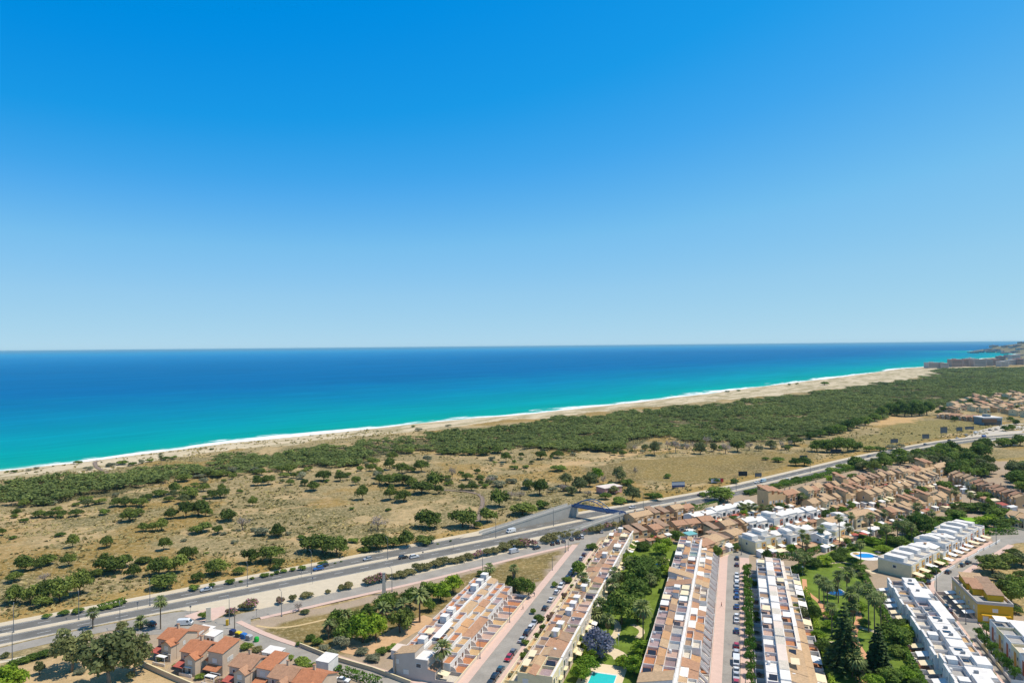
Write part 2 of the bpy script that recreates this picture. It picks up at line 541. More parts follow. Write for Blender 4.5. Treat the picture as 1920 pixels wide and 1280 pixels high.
def grow(a, b, base, rate):
    out = [a]
    while out[-1] < b: out.append(out[-1] + max(base, rate * abs(out[-1])))
    return out
gy = np.array(grow(60, 11000, 2.2, .0048))
gx = np.array([-v for v in grow(0, 1100, 3, .0065)][:0:-1] + grow(0, 7600, 3, .0065))
GX, GY = np.meshgrid(gx, gy)
DS = shore(GX, GY)
GA, GB = ab(GX, GY)
med_d = segdist(GX, GY, MEDL[::4])
wx = GX + (vnoise(GX / 14, GY / 14, 31) - .5) * 16; wy = GY + (vnoise(GX / 14, GY / 14, 37) - .5) * 16
town = inpoly(GX, GY, TOWN)
dune = np.clip((med_d - 24) / 40, 0, 1) * np.clip(DS / 60, 0, 1) * (~town) * np.clip((1600 - GY) / 500, 0, 1)
GZ = np.minimum(0, SEA_Z - .12 + np.where(DS > 0, DS * .05, DS * .06))
GZ = np.maximum(GZ, -6)
GZ = GZ + dune * ((fbm(GX / 38, GY / 38, 3) - .5) * 2.6 + (vnoise(GX / 9, GY / 9, 4) - .5) * .5)
GZ = GZ + np.where(DS > 3, np.exp(-((DS - 42) / 24) ** 2) * 2.2 * vnoise(GA / 40, GB / 30, 6) * (GY < 3000), 0)
far = np.clip((GA - 6500) / 1500, 0, 1) * np.clip(DS / 250, 0, 1)
GZ = GZ + far * (26 + 30 * fbm(GX / 700, GY / 700, 8))
inl = np.clip((GY - 3800) / 1500, 0, 1) * np.clip((GX / GY - .70) / .04, 0, 1) * np.clip(DS / 300, 0, 1)
GZ = GZ + inl * 34

C = np.zeros(GX.shape + (3,)); MOT = np.zeros(GX.shape)
def setz(mask, col, mot, soft=1.0):
    m = mask * soft
    C[:] = C * (1 - m[..., None]) + np.array(col) * m[..., None]
    MOT[:] = MOT * (1 - m) + mot * m
SAND = hx('#cdb28a'); OCH = hx('#a08a5c'); OLV = hx('#77704a'); BRN = hx('#8a7644')
n1 = fbm(GX / 55, GY / 55, 51, 4); n2 = fbm(GX / 22, GY / 22, 53, 3)
setz(np.ones(GX.shape), hx('#a3916a'), .8)
setz(np.clip((n1 - .5) * 7, 0, 1), OLV, 1.0, .75)
setz(np.clip((n2 - .54) * 8, 0, 1), hx('#ccb083'), .5, .85)
setz(np.clip((fbm(GX / 40, GY / 40, 57) - .56) * 9, 0, 1), hx('#a3823f'), .5, .7)
setz(inpoly(wx, wy, BROWN).astype(float), hx('#75653f'), .8, .95)
setz(inpoly(wx, wy, BROWN) * np.clip((fbm(GX / 60, GY / 60, 63) - .5) * 6, 0, 1), hx('#9f8850'), .5, .7)
setz(inpoly(wx, wy, MEADOW).astype(float), hx('#8a7f48'), .7, .9)
setz(inpoly(wx, wy, FIELD_R).astype(float), hx('#a48d52'), .3, .9)
fo = inpoly(wx, wy, FOREST)
setz(fo.astype(float), hx('#4b4e34'), .5, .92)
setz(fo * np.clip((fbm(GX / 30, GY / 30, 71) - .63) * 12, 0, 1), SAND, .4, .8)
beach = ((DS < 75 + np.clip((GA - 900) / 900, 0, 1) * 130 + (fbm(GA / 60, GB / 60, 73) - .5) * 50) & ~fo & (GA < 3300)) | ((DS < 26) & (GA < 6500)) & ~fo
setz(beach.astype(float), hx('#d9c8a9'), .18)
setz(beach * (DS > 22) * np.clip((fbm(GA / 35, GB / 9, 77) - .47) * 8, 0, 1), hx('#a89b76'), .7, .75)
setz(np.clip(1 - np.abs(DS) / 7, 0, 1), hx('#a58c66'), 0, .7)
for ln, w, k in TRACKS:
    d = segdist(wx * .5 + GX * .5, wy * .5 + GY * .5, ln)
    setz(np.clip((w - d) / 2.5, 0, 1), hx('#cfae80'), .2, k)
setz(inpoly(wx, wy, CLEAR).astype(float), hx('#d2ac78'), .2, .95)
setz(town.astype(float), hx('#b5a18a'), .15)
setz(inpoly(wx * .3 + GX * .7, wy * .3 + GY * .7, LOT).astype(float), hx('#857448'), .55)
setz(inpoly(GX, GY, LOT) * np.clip((fbm(GX / 12, GY / 12, 81) - .5) * 8, 0, 1), hx('#a08a58'), .4, .7)
setz(inpoly(wx * .3 + GX * .7, wy * .3 + GY * .7, YARD).astype(float), hx('#cdb085'), .3)
setz(inpoly(wx * .4 + GX * .6, wy * .4 + GY * .6, SCRUB_R).astype(float), hx('#b79d6b'), .8)
# dry ochre verge along the far side of the motorway
vd = segdist(GX, GY, offset(MEDL, 19)[::4])
setz(np.clip((9 - vd) / 5, 0, 1) * (~town), hx('#ab8a45'), .35, .7)
setz(np.clip((GA - 3500) / 800, 0, 1), hx('#7d7a62'), .6, .8)

keep = GZ > -5.9
ny, nx = GX.shape
idx = np.arange(ny * nx).reshape(ny, nx)
q = np.stack([idx[:-1, :-1], idx[:-1, 1:], idx[1:, 1:], idx[1:, :-1]], -1).reshape(-1, 4)
kq = (keep.ravel()[q]).any(1)
q = q[kq]
used = np.zeros(ny * nx, bool); used[q.ravel()] = True
remap = np.cumsum(used) - 1
q = remap[q]
V = np.stack([GX, GY, GZ], -1).reshape(-1, 3)[used]
def np_mesh(name, V, Q, attrs=(), smooth=True):
    me = bpy.data.meshes.new(name)
    k = Q.shape[1]
    me.vertices.add(len(V)); me.vertices.foreach_set('co', V.astype(np.float32).ravel())
    me.loops.add(Q.size); me.loops.foreach_set('vertex_index', Q.astype(np.int32).ravel())
    me.polygons.add(len(Q))
    me.polygons.foreach_set('loop_start', np.arange(0, Q.size, k, dtype=np.int32))
    me.polygons.foreach_set('use_smooth', np.full(len(Q), smooth))
    for an, typ, dom, data in attrs:
        a = me.attributes.new(an, typ, dom)
        a.data.foreach_set('color' if 'COLOR' in typ else 'value', data.astype(np.float32).ravel())
    me.update(calc_edges=True)
    me.validate()
    return me
Cc = np.concatenate([C, np.ones(GX.shape + (1,))], -1).reshape(-1, 4)[used]
gm = np_mesh('ground', V, q, [('base', 'FLOAT_COLOR', 'POINT', Cc), ('mottle', 'FLOAT', 'POINT', MOT.ravel()[used])])
m, nt, b = nodes('dune_ground')
pos = geo_pos(nt)
at = nd(nt, 'Attribute'); at.attribute_name = 'base'
am = nd(nt, 'Attribute'); am.attribute_name = 'mottle'
na = ramp(nt, noise(nt, .22, 5, .65, pos), [(.45, 0.0), (.58, 1.0)])
nb = ramp(nt, noise(nt, .55, 4, .7, pos), [(.5, 0.0), (.62, 1.0)])
nc = ramp(nt, noise(nt, 1.3, 3, .6, pos), [(.54, 0.0), (.68, 1.0)])
c = mixc(nt, math_(nt, 'MULTIPLY', math_(nt, 'MULTIPLY', na, am.outputs['Fac']), .7), at.outputs['Color'], hx('#6d6a46'))
c = mixc(nt, math_(nt, 'MULTIPLY', math_(nt, 'MULTIPLY', nb, am.outputs['Fac']), .85), c, hx('#d4be90'))
c = mixc(nt, math_(nt, 'MULTIPLY', math_(nt, 'MULTIPLY', nc, am.outputs['Fac']), .75), c, hx('#4a4c2e'))
gr = noise(nt, 2.5, 3, .7, pos)
c = mixc(nt, .35, c, ramp(nt, gr, [(.3, .25), (.7, 1.0)]), 'MULTIPLY')
nt.links.new(c, b.inputs['Base Color'])
b.inputs['Roughness'].default_value = .95
b.inputs['Specular IOR Level'].default_value = .05
bp = nd(nt, 'Bump'); bp.inputs['Strength'].default_value = .5; bp.inputs['Distance'].default_value = .5
nt.links.new(noise(nt, .8, 4, .7, pos), bp.inputs['Height']); nt.links.new(bp.outputs[0], b.inputs['Normal'])
gm.materials.append(m)
tag(link('ground', gm), kind='structure')

# sea: colour follows the depth, with far haze painted in, so the distance from the waterline is stored on the mesh
so = np.array([-70, -40, -25, -16, -10, -6, -3, 0, 2, 4, 6, 9, 12, 16, 20, 25, 30, 36, 44, 52, 62, 75, 90, 110, 135, 165, 200, 250, 310, 390, 500, 650, 850, 1100, 1500, 2000, 3000, 5000, 9000, 20000, 60000, 150000])
sa = np.array([-150000, -80000, -30000, -9000, -4000, -2000, -1200] + list(np.arange(-800, 3600, 6)) + list(np.arange(3600, 9800, 30)) + [10500, 12000, 16000, 30000, 100000, 150000])
SA, SO = np.meshgrid(sa, so)
bs = np.interp(SA, SH_A, SH_B)
SB = bs + SO
SX = SA * AA[0] + SB * BB[0]; SY = SA * AA[1] + SB * BB[1]
SD = -shore(SX, SY)
ny, nx = SX.shape
idx = np.arange(ny * nx).reshape(ny, nx)
q = np.stack([idx[:-1, :-1], idx[:-1, 1:], idx[1:, 1:], idx[1:, :-1]], -1).reshape(-1, 4)
sm = np_mesh('sea', np.stack([SX, SY, np.full(SX.shape, SEA_Z)], -1).reshape(-1, 3), q[:, ::-1] if False else q, [('depth', 'FLOAT', 'POINT', SD.ravel()), ('along', 'FLOAT', 'POINT', SA.ravel())])
m, nt, b = nodes('sea_water')
pos = geo_pos(nt)
dep = nd(nt, 'Attribute'); dep.attribute_name = 'depth'
alg = nd(nt, 'Attribute'); alg.attribute_name = 'along'
d = dep.outputs['Fac']
wob = math_(nt, 'MULTIPLY', math_(nt, 'SUBTRACT', noise(nt, .004, 4, .6, pos), .5), 1.1)
lg = math_(nt, 'LOGARITHM', math_(nt, 'MAXIMUM', d, 1.0), 10)
lg = math_(nt, 'ADD', lg, math_(nt, 'MULTIPLY', wob, .35))
f = math_(nt, 'DIVIDE', lg, 4.2)
c = ramp(nt, f, [(.16, hx('#70bfb0')), (.28, hx('#10aa9e')), (.44, hx('#00a2a0')), (.56, hx('#0096a8')), (.65, hx('#0082aa')), (.73, hx('#006ca4')), (.84, hx('#006fa8')), (.95, hx('#0082bc')), (1.0, hx('#008fc6'))])  # outermost stops paler: distance haze put into the water colour
streak = nd(nt, 'Mapping'); streak.vector_type = 'POINT'
cmb = nd(nt, 'CombineXYZ'); nt.links.new(alg.outputs['Fac'], cmb.inputs[0]); nt.links.new(d, cmb.inputs[1])
nt.links.new(cmb.outputs[0], streak.inputs[0]); streak.inputs['Scale'].default_value = (.006, .05, 1)
st = noise(nt, 1.0, 5, .65, streak.outputs[0])
c = mixc(nt, .6, c, ramp(nt, st, [(.3, .66), (.7, 1.0)]), 'MULTIPLY')
sm2 = nd(nt, 'Mapping'); nt.links.new(cmb.outputs[0], sm2.inputs[0]); sm2.inputs['Scale'].default_value = (.0011, .006, 1)
st2 = noise(nt, 1.0, 4, .6, sm2.outputs[0])
c = mixc(nt, .5, c, ramp(nt, st2, [(.35, .72), (.65, 1.0)]), 'MULTIPLY')
# foam: breaking lines parallel to the beach
fm = nd(nt, 'Mapping'); nt.links.new(cmb.outputs[0], fm.inputs[0]); fm.inputs['Scale'].default_value = (.022, .09, 1)
fn = noise(nt, 1.0, 5, .7, fm.outputs[0])
fm2 = nd(nt, 'Mapping'); nt.links.new(cmb.outputs[0], fm2.inputs[0]); fm2.inputs['Scale'].default_value = (.004, .012, 1)
fn2 = noise(nt, 1.0, 2, .5, fm2.outputs[0])
near = ramp(nt, math_(nt, 'DIVIDE', d, 60), [(0.0, 1.0), (.22, .8), (.5, .42), (1.0, 0.0)])
thr = math_(nt, 'ADD', math_(nt, 'MULTIPLY', near, .5), math_(nt, 'MULTIPLY', math_(nt, 'SUBTRACT', fn2, .5), 1.3))
foam = ramp(nt, math_(nt, 'ADD', fn, thr), [(.80, 0.0), (.93, 1.0)])
foam = math_(nt, 'MULTIPLY', foam, ramp(nt, math_(nt, 'DIVIDE', d, 90), [(.0, 1.0), (.5, .9), (.9, 0.0)]))
# a few outer breakers
c = mixc(nt, foam, c, (.82, .86, .86))
nt.links.new(c, b.inputs['Base Color'])
b.inputs['Roughness'].default_value = .6
b.inputs['IOR'].default_value = 1.33
b.inputs['Specular IOR Level'].default_value = .015
bp = nd(nt, 'Bump'); bp.inputs['Strength'].default_value = .35; bp.inputs['Distance'].default_value = .6
nt.links.new(noise(nt, .12, 4, .6, pos), bp.inputs['Height']); nt.links.new(bp.outputs[0], b.inputs['Normal'])
sm.materials.append(m)
tag(link('sea', sm), kind='structure')

# ------------------------------------------------------------------ roads, pavements, lawns, pools' gardens
M_ASPH = mat('asphalt', hx('#74726d'), .9, .3, .12, .15, 1.5)
M_ASPH2 = mat('asphalt_street', hx('#9f998f'), .9, .26, .15, .15, 1.5)
M_CREAM = mat('cream_pavement', hx('#cdbfa6'), .9, .12, .4, .15, 4)
M_PINK = mat('pink_pavement', hx('#d3b6a6'), .9, .1, .5, .15, 5)
M_LINE = mat('road_paint', (.72, .72, .7), .8, .15, 2, .2)
M_LAWN = mat('lawn_grass', hx('#6c8034'), .95, .5, .16, .05, 1.2)
M_KERB = mat('kerb_stone', hx('#c9c2b4'), .9, .15, 1)
def strip(name, left, right, z, m, thick=.0, kind='structure'):
    n = len(left)
    mb = MB()
    vs = [(x, y, z) for x, y in left] + [(x, y, z) for x, y in right]
    fs = [(i, n + i, n + i + 1, i + 1) for i in range(n - 1)]
    if thick:
        vs += [(x, y, z - thick) for x, y in left] + [(x, y, z - thick) for x, y in right]
        for i in range(n - 1):
            fs += [(2 * n + i, i, i + 1, 2 * n + i + 1), (n + i, 3 * n + i, 3 * n + i + 1, n + i + 1)]
    mb.add(vs, fs)
    return tag(link(name, mb.mesh(name, m)), kind=kind)
def sheet(name, poly, z, m, thick=0.0):
    mb = MB()
    area = sum(a[0] * b[1] - b[0] * a[1] for a, b in zip(poly, poly[1:] + poly[:1]))
    if area < 0: poly = poly[::-1]
    if thick: mb.prism_z(poly, z - thick, z)
    else: mb.add([(x, y, z) for x, y in poly], [tuple(range(len(poly)))])
    return tag(link(name, mb.mesh(name, m)), kind='structure')

def wfar(f):  # far carriageway is widest where the slip road joins
    return 10.0
i_b = min(range(len(MEDL)), key=lambda i: math.hypot(MEDL[i][0] - 40, MEDL[i][1] - 395))
def varw(w0, w1, w2):
    a = i_b / (len(MEDL) - 1)
    return lambda f: np.interp(f, [0, a * .6, a * .85, a, min(1, a + .08), 1], [w0, w0, w1, w1, w2, w2])
FAR_O = varw(9.6, 12.2, 9.6)
NEAR_O = varw(-9.2, -11.2, -9.4)
strip('motorway', offset(MEDL, FAR_O), offset(MEDL, NEAR_O), .06, M_ASPH)
strip('median_strip', offset(MEDL, 1.5), offset(MEDL, -1.5), .2, M_CREAM, .16)
strip('motorway_shoulder', offset(MEDL, lambda f: FAR_O(f) + 4.2), offset(MEDL, lambda f: FAR_O(f)), .16, M_CREAM, .16)
# road markings
mk = MB()
def dashes(off, on, gap, w, s0=0, s1=1e9, z=.072):
    L = line_len(MEDL); s = s0
    while s < min(L, s1):
        (x, y), h = at_len(MEDL, s); (x2, y2), h2 = at_len(MEDL, s + on)
        o1 = off if not callable(off) else off(s / L)
        nx_, ny_ = -math.sin(h), math.cos(h)
        mk.add([(x + nx_ * (o1 - w), y + ny_ * (o1 - w), z), (x2 + nx_ * (o1 - w), y2 + ny_ * (o1 - w), z), (x2 + nx_ * (o1 + w), y2 + ny_ * (o1 + w), z), (x + nx_ * (o1 + w), y + ny_ * (o1 + w), z)], [(0, 1, 2, 3)])
        s += on + gap
dashes(5.5, 4, 8, .1); dashes(-5.4, 4, 8, .1)
dashes(lambda f: NEAR_O(f) + .5, 5.9, .1, .09); dashes(lambda f: FAR_O(f) - .5, 5.9, .1, .09)
dashes(1.95, 5.9, .1, .08); dashes(-1.95, 5.9, .1, .08)
tag(link('road_markings', mk.mesh('road_markings', M_LINE)), kind='structure')

FRONT = relax(smooth_line(pp((-140, 1262), (0, 1219), (180, 1180), (330, 1152))), 4)
strip('service_road', offset(FRONT, 3.2), offset(FRONT, -3.6), .052, M_ASPH2)
SERV = relax(smooth_line(pp((340, 1178), (400, 1168), (480, 1153), (560, 1133), (650, 1112), (747, 1092), (840, 1070), (921, 1050), (974, 1036), (1035, 1023), (1091, 1011), (1130, 1000), (1180, 990))), 10)
strip('frontage_road', offset(SERV, 3.9), offset(SERV, -3.9), .056, M_ASPH2)
def pieces(line, keep):
    out = []; cur = []
    for p in line:
        if keep(p): cur.append(p)
        else:
            if len(cur) > 2: out.append(cur)
            cur = []
    if len(cur) > 2: out.append(cur)
    return out
def clear_of_mouths(p):
    t_ = ST(*p)[1]; x_, y_ = pix(*p)
    return not (-81 < t_ < -66) and (x_ < 402 or x_ > 452) and x_ < 1130
for ln in pieces(offset(SERV, -5.1), clear_of_mouths): strip('frontage_pavement', offset(ln, 1.1), offset(ln, -1.1), .14, M_PINK, .14)
for ln in pieces(offset(SERV, 4.0), lambda p: pix(*p)[0] > 452): strip('frontage_kerb', offset(ln, .1), offset(ln, -.1), .135, M_KERB, .13)
# sandy separator between the motorway and the frontage road
sepA = [offset(MEDL, lambda f: NEAR_O(f) - .1)[i] for i in range(0, len(MEDL)) if -230 < MEDL[i][0] < 60]
def sep_in(p):
    d = nearest_on(SERV, *p); d2 = nearest_on(FRONT, *p)
    return d if d[0] < d2[0] else d2
sepB = []
for p in sepA:
    d = sep_in(p)
    k = 4.3 if d[0] > 4.3 else d[0] * .9
    t = max(.02, 1 - 4.3 / max(d[0], 4.4))
    sepB.append((p[0] + (d[1][0] - p[0]) * t, p[1] + (d[1][1] - p[1]) * t))
strip('separator_strip', sepA, sepB, .13, M_CREAM, .12)
sheet('junction', pp((230, 1180), (310, 1150), (360, 1143), (385, 1150), (368, 1160), (400, 1167), (430, 1165), (470, 1160), (470, 1172), (440, 1188), (400, 1192), (330, 1187), (270, 1190)), .048, M_ASPH2)
sheet('pink_island', pp((345, 1155), (378, 1144), (420, 1136), (426, 1148), (400, 1163), (376, 1165)), .16, M_PINK, .12)
# road past the orange houses
CORN = relax(smooth_line(pp((425, 1172), (470, 1197), (530, 1217), (590, 1235), (660, 1257), (740, 1283), (830, 1312))), 4)
strip('side_road', offset(CORN, 3.3), offset(CORN, -3.3), .044, M_ASPH2)
strip('side_road_pavement', offset(CORN, 5.6), offset(CORN, 3.4), .146, M_PINK, .13)
sheet('left_footpath', pp((-60, 1262), (0, 1238), (60, 1226), (118, 1213), (118, 1218), (60, 1232), (0, 1246), (-60, 1272)), .05, M_CREAM)
# residential streets
def tstrip(name, t0, t1, s0, s1, z, m, thick=0.0):
    ss = np.linspace(s0, s1, 12)
    return strip(name, [T(s, t0) for s in ss], [T(s, t1) for s in ss], z, m, thick)
tstrip('street_with_parked_cars', -77.3, -69.4, 180, 352, .051, M_ASPH2)
tstrip('pink_street_pavement', -80.2, -77.3, 180, 336, .154, M_PINK, .15)
tstrip('row_pavement', -69.4, -67.2, 180, 338, .158, M_PINK, .15)
tstrip('broad_pink_pavement', -9.0, -5.6, 180, 339, .15, M_PINK, .15)
tstrip('street_by_clipped_trees', -5.6, -.3, 180, 338, .05, M_ASPH2)
tstrip('tree_pavement', -.3, 3.9, 180, 338, .15, M_PINK, .15)
sheet('street_bend', pp((1352, 1040), (1362, 1032), (1405, 1020), (1412, 1030), (1400, 1050), (1362, 1056)), .053, M_ASPH2)
sheet('bend_pavement', pp((1350, 1046), (1356, 1030), (1400, 1017), (1410, 1014), (1408, 1020), (1372, 1031), (1362, 1048)), .155, M_PINK, .1)
RR = relax(smooth_line(pp((1960, 1345), (1903, 1280), (1860, 1225), (1815, 1165), (1778, 1122), (1757, 1098), (1770, 1082), (1810, 1055), (1850, 1035), (1876, 1018))), 6)
strip('curving_street', offset(RR, 2.9), offset(RR, -2.9), .05, M_ASPH2)
strip('curving_street_pavement', offset(RR, -3.0), offset(RR, -5.6), .15, M_PINK, .15)
strip('curving_street_kerb', offset(RR, 5.0), offset(RR, 3.0), .15, M_PINK, .15)
sheet('parking_court', pp((1868, 1028), (1855, 1000), (1925, 985), (1990, 990), (1990, 1010), (1905, 1018)), .046, M_ASPH2)
RN = relax(smooth_line(pp((1990, 812), (1935, 820), (1890, 835), (1840, 830))), 3)
# parks
tstrip('park_lawn', -50.4, -28.2, 192, 352, .03, M_LAWN)
sheet('long_lawn', [T(180, 24.5), T(180, 51), T(330, 49), T(345, 30), T(330, 21), T(290, 23)], .03, M_LAWN)
sheet('far_lawn', pp((1500, 1062), (1560, 1032), (1640, 1010), (1720, 1000), (1760, 988), (1800, 975), (1850, 978), (1856, 1000), (1800, 1012), (1740, 1030), (1640, 1040), (1600, 1062)), .034, M_LAWN)
sheet('motor_court_lawn', pp((1752, 982), (1800, 968), (1850, 972), (1850, 985), (1790, 990), (1755, 994)), .038, mat('young_lawn', hx('#7fa83a'), .95, .3, .4, .05, 3))
M_PATH = mat('terracotta_path', hx('#cf9a72'), .9, .15, .6)
M_PATHC = mat('cream_path', hx('#d8c6a4'), .9, .15, .6)
def path(pts, w, m, z=.042, name='garden_path'):
    l = relax(smooth_line(pts, 2.5), 3)
    strip(name, offset(l, w / 2), offset(l, -w / 2), z, m)
path(pp((1508, 1085), (1512, 1110), (1535, 1125), (1547, 1150), (1550, 1165)), 1.8, M_PATH)
path(pp((1605, 1140), (1612, 1160), (1600, 1190), (1625, 1235), (1650, 1255)), 2.2, M_PATH)
path(pp((1610, 1258), (1620, 1275), (1622, 1300)), 2.6, M_PATH)
path(pp((1612, 1258), (1640, 1253), (1660, 1258)), 2.2, M_PATH)
path(pp((1535, 1205), (1560, 1200), (1600, 1215)), 2.0, M_PATHC)
path(pp((1610, 1175), (1640, 1183), (1660, 1190)), 2.0, M_PATHC)
path(pp((1140, 1160), (1160, 1165), (1155, 1190), (1148, 1195)), 2.4, M_PATHC)
path(pp((1140, 1218), (1162, 1224), (1165, 1235)), 5.0, M_PATHC)
path(pp((1185, 1170), (1210, 1180), (1195, 1195)), 2.0, M_PATHC)
path(pp((1540, 1058), (1580, 1052), (1610, 1060), (1640, 1075)), 2.0, M_PATHC)
path(pp((480, 1172), (520, 1178), (570, 1170), (620, 1158)), 1.2, mat('sand_path', hx('#cbb183'), .95, .2, .7), .03, 'sand_path')
path(pp((640, 1205), (690, 1218), (760, 1180), (810, 1158)), 9, mat('earth', hx('#c9a47c'), .95, .2, .5), .026, 'earth_path')
# dune boardwalk winding to the motorway, and the one down to the beach
M_DECK = mat('boardwalk_timber', hx('#8a7a6c'), .9, .25, 2)

sheet('roundabout_apron', pp((1800, 824), (1838, 806), (1880, 796), (1990, 782), (1990, 800), (1925, 806), (1890, 822), (1850, 828)), .045, mat('pale_asphalt', hx('#c2b8a8'), .9, .15, .2))
strip('slip_road', offset(RN, 5), offset(RN, -5), .064, M_ASPH2)

# ------------------------------------------------------------------ vegetation
rng = np.random.default_rng(11)
def leaf_quads(cent, nrm, size, rng, jit=.7):
    """One small quad per centre, facing roughly along nrm."""
    n = len(cent)
    d = nrm + rng.normal(0, jit, (n, 3)); d /= np.linalg.norm(d, axis=1)[:, None] + 1e-9
    r = rng.normal(0, 1, (n, 3))
    a = np.cross(d, r); a /= np.linalg.norm(a, axis=1)[:, None] + 1e-9
    b = np.cross(d, a)
    s = (size * rng.uniform(.6, 1.35, n))[:, None]
    a = a * s; b = b * s * rng.uniform(.55, 1.0, n)[:, None]
    V = np.stack([cent - a - b * .4, cent - b * .9 + a * .1, cent + a + b * .3, cent + b], 1).reshape(-1, 3)
    return V
def blobs_crown(blobs, n, size, seed, shell=.5, jit=.45, tone_var=.3):
    """Leaf clumps: blobs = (x, y, z, rx, rz). Clumps differ in tone, leaves within a clump a little."""
    g = np.random.default_rng(seed)
    vol = np.array([b[3] ** 2 * b[4] for b in blobs]) ** (2 / 3)
    cnt = np.maximum(4, (vol / vol.sum() * n).astype(int))
    Vs = []; Ts = []
    for (x, y, z, rx, rz), k in zip(blobs, cnt):
        d = g.normal(0, 1, (k, 3)); d /= np.linalg.norm(d, axis=1)[:, None]
        d[:, 2] = np.where(d[:, 2] < -.35, -d[:, 2] * .6, d[:, 2])
        r = shell + (1 - shell) * g.random(k) ** .6
        c = d * r[:, None] * np.array([rx, rx, rz]) + np.array([x, y, z])
        Vs.append(leaf_quads(c, d, size, g, jit))
        Ts.append(np.repeat(np.clip(g.uniform(.5 - tone_var, .5 + tone_var) + g.normal(0, .13, k), 0, 1), 4))
    return np.concatenate(Vs), np.concatenate(Ts)
def leaf_mesh(name, V, T_, m):
    Q = np.arange(len(V)).reshape(-1, 4)
    me = np_mesh(name, V, Q, [('tone', 'FLOAT', 'POINT', T_)], smooth=False)
    me.materials.append(m)
    return me
M_PINE = mat_leaf('pine_needles', hx('#3a4820'), hx('#6d7a38'), .38)
M_OLIVE = mat_leaf('olive_leaves', hx('#4b5132'), hx('#7d8254'))
M_BROAD = mat_leaf('broad_leaves', hx('#36481f'), hx('#6d8236'), .36)
M_LIME = mat_leaf('bright_leaves', hx('#4e6b1c'), hx('#8ba032'))
M_CLIP = mat_leaf('clipped_leaves', hx('#2f4a1a'), hx('#5d7d2b'))
M_GREY = mat_leaf('grey_twigs', hx('#6e655c'), hx('#a89d92'))
M_GREYG = mat_leaf('greygreen_leaves', hx('#565c45'), hx('#8b8b70'))
M_OLEA = mat_leaf('oleander_leaves', hx('#4a5530'), hx('#847c52'))
M_FLOW = mat_leaf('pink_flowers', hx('#7d5560'), hx('#b87f8e'))
M_PALM = mat_leaf('palm_fronds', hx('#4a5631'), hx('#7f8a55'))
M_PALMD = mat_leaf('dead_fronds', hx('#6d5b43'), hx('#957f5f'))
M_CONI = mat_leaf('conifer_sprays', hx('#2a3b22'), hx('#56693a'))
M_JACA = mat_leaf('lilac_blossom', hx('#585b68'), hx('#8a8e9f'))
M_GUM = mat_leaf('gum_leaves', hx('#454d2b'), hx('#7b8052'))
M_SCRUB = mat_leaf('scrub_tufts', hx('#4c5130'), hx('#ab9c68'), .1)
M_WOOD = mat_leaf('forest_leaves', hx('#3a4927'), hx('#717e44'))
M_BARK = mat('bark', hx('#6b5a48'), .95, .3, 3, .1)
M_BARKG = mat('pale_bark', hx('#8f8272'), .95, .3, 3, .1)
M_PTRUNK = mat('palm_trunk', hx('#7a6a58'), .95, .3, 4, .1)

def trunk_mesh(name, h, r, limbs, seed, m=M_BARK, lean=.04):
    """Tapered trunk forking into limbs; total height 1, so h is where it forks."""
    g = random.Random(seed)
    mb = MB()
    lx, ly = g.uniform(-lean, lean), g.uniform(-lean, lean)
    mb.tube([(0, 0, -.03), (lx * .4, ly * .4, h * .5), (lx, ly, h)], [r * 1.3, r, r * .75], 6)
    for i in range(limbs):
        a = 2 * math.pi * (i + g.uniform(-.3, .3)) / limbs
        d = g.uniform(.16, .32); top = h + g.uniform(.2, .42) * (1 - h)
        mb.tube([(lx, ly, h * .92), (lx + d * .5 * math.cos(a), ly + d * .5 * math.sin(a), h + (top - h) * .6), (lx + d * math.cos(a), ly + d * math.sin(a), top)], [r * .6, r * .45, r * .2], 5)
    return mb.mesh(name, m, True)
def ell_blobs(n, seed, zc, zr, rr, br, flat=.8, dome=True, bz=None):
    """Clump centres spread over a crown: radius rr across, zr up and down about zc."""
    g = random.Random(seed)
    out = []
    for i in range(n):
        a = 2.399963 * i + g.uniform(-.5, .5)
        r = rr * math.sqrt((i + .5) / n) * g.uniform(.85, 1.1)
        zz = (1 - (r / rr) ** 2) ** .5 if r < rr else 0
        z = zc + zr * (zz * g.uniform(.05, 1.0) if dome else g.uniform(-zz, zz))
        b = br * g.uniform(.75, 1.3)
        out.append((r * math.cos(a), r * math.sin(a), z, b, (bz or b) * flat))
    return out
def tree_proto(name, crown_parts, trunk, extra=()):
    """Tree of unit height and unit spread, kept apart until copied."""
    root = thing(name)
    for nm, me in crown_parts: link(nm, me, root)
    if trunk is not None: link('trunk', trunk, root)
    return proto(root)

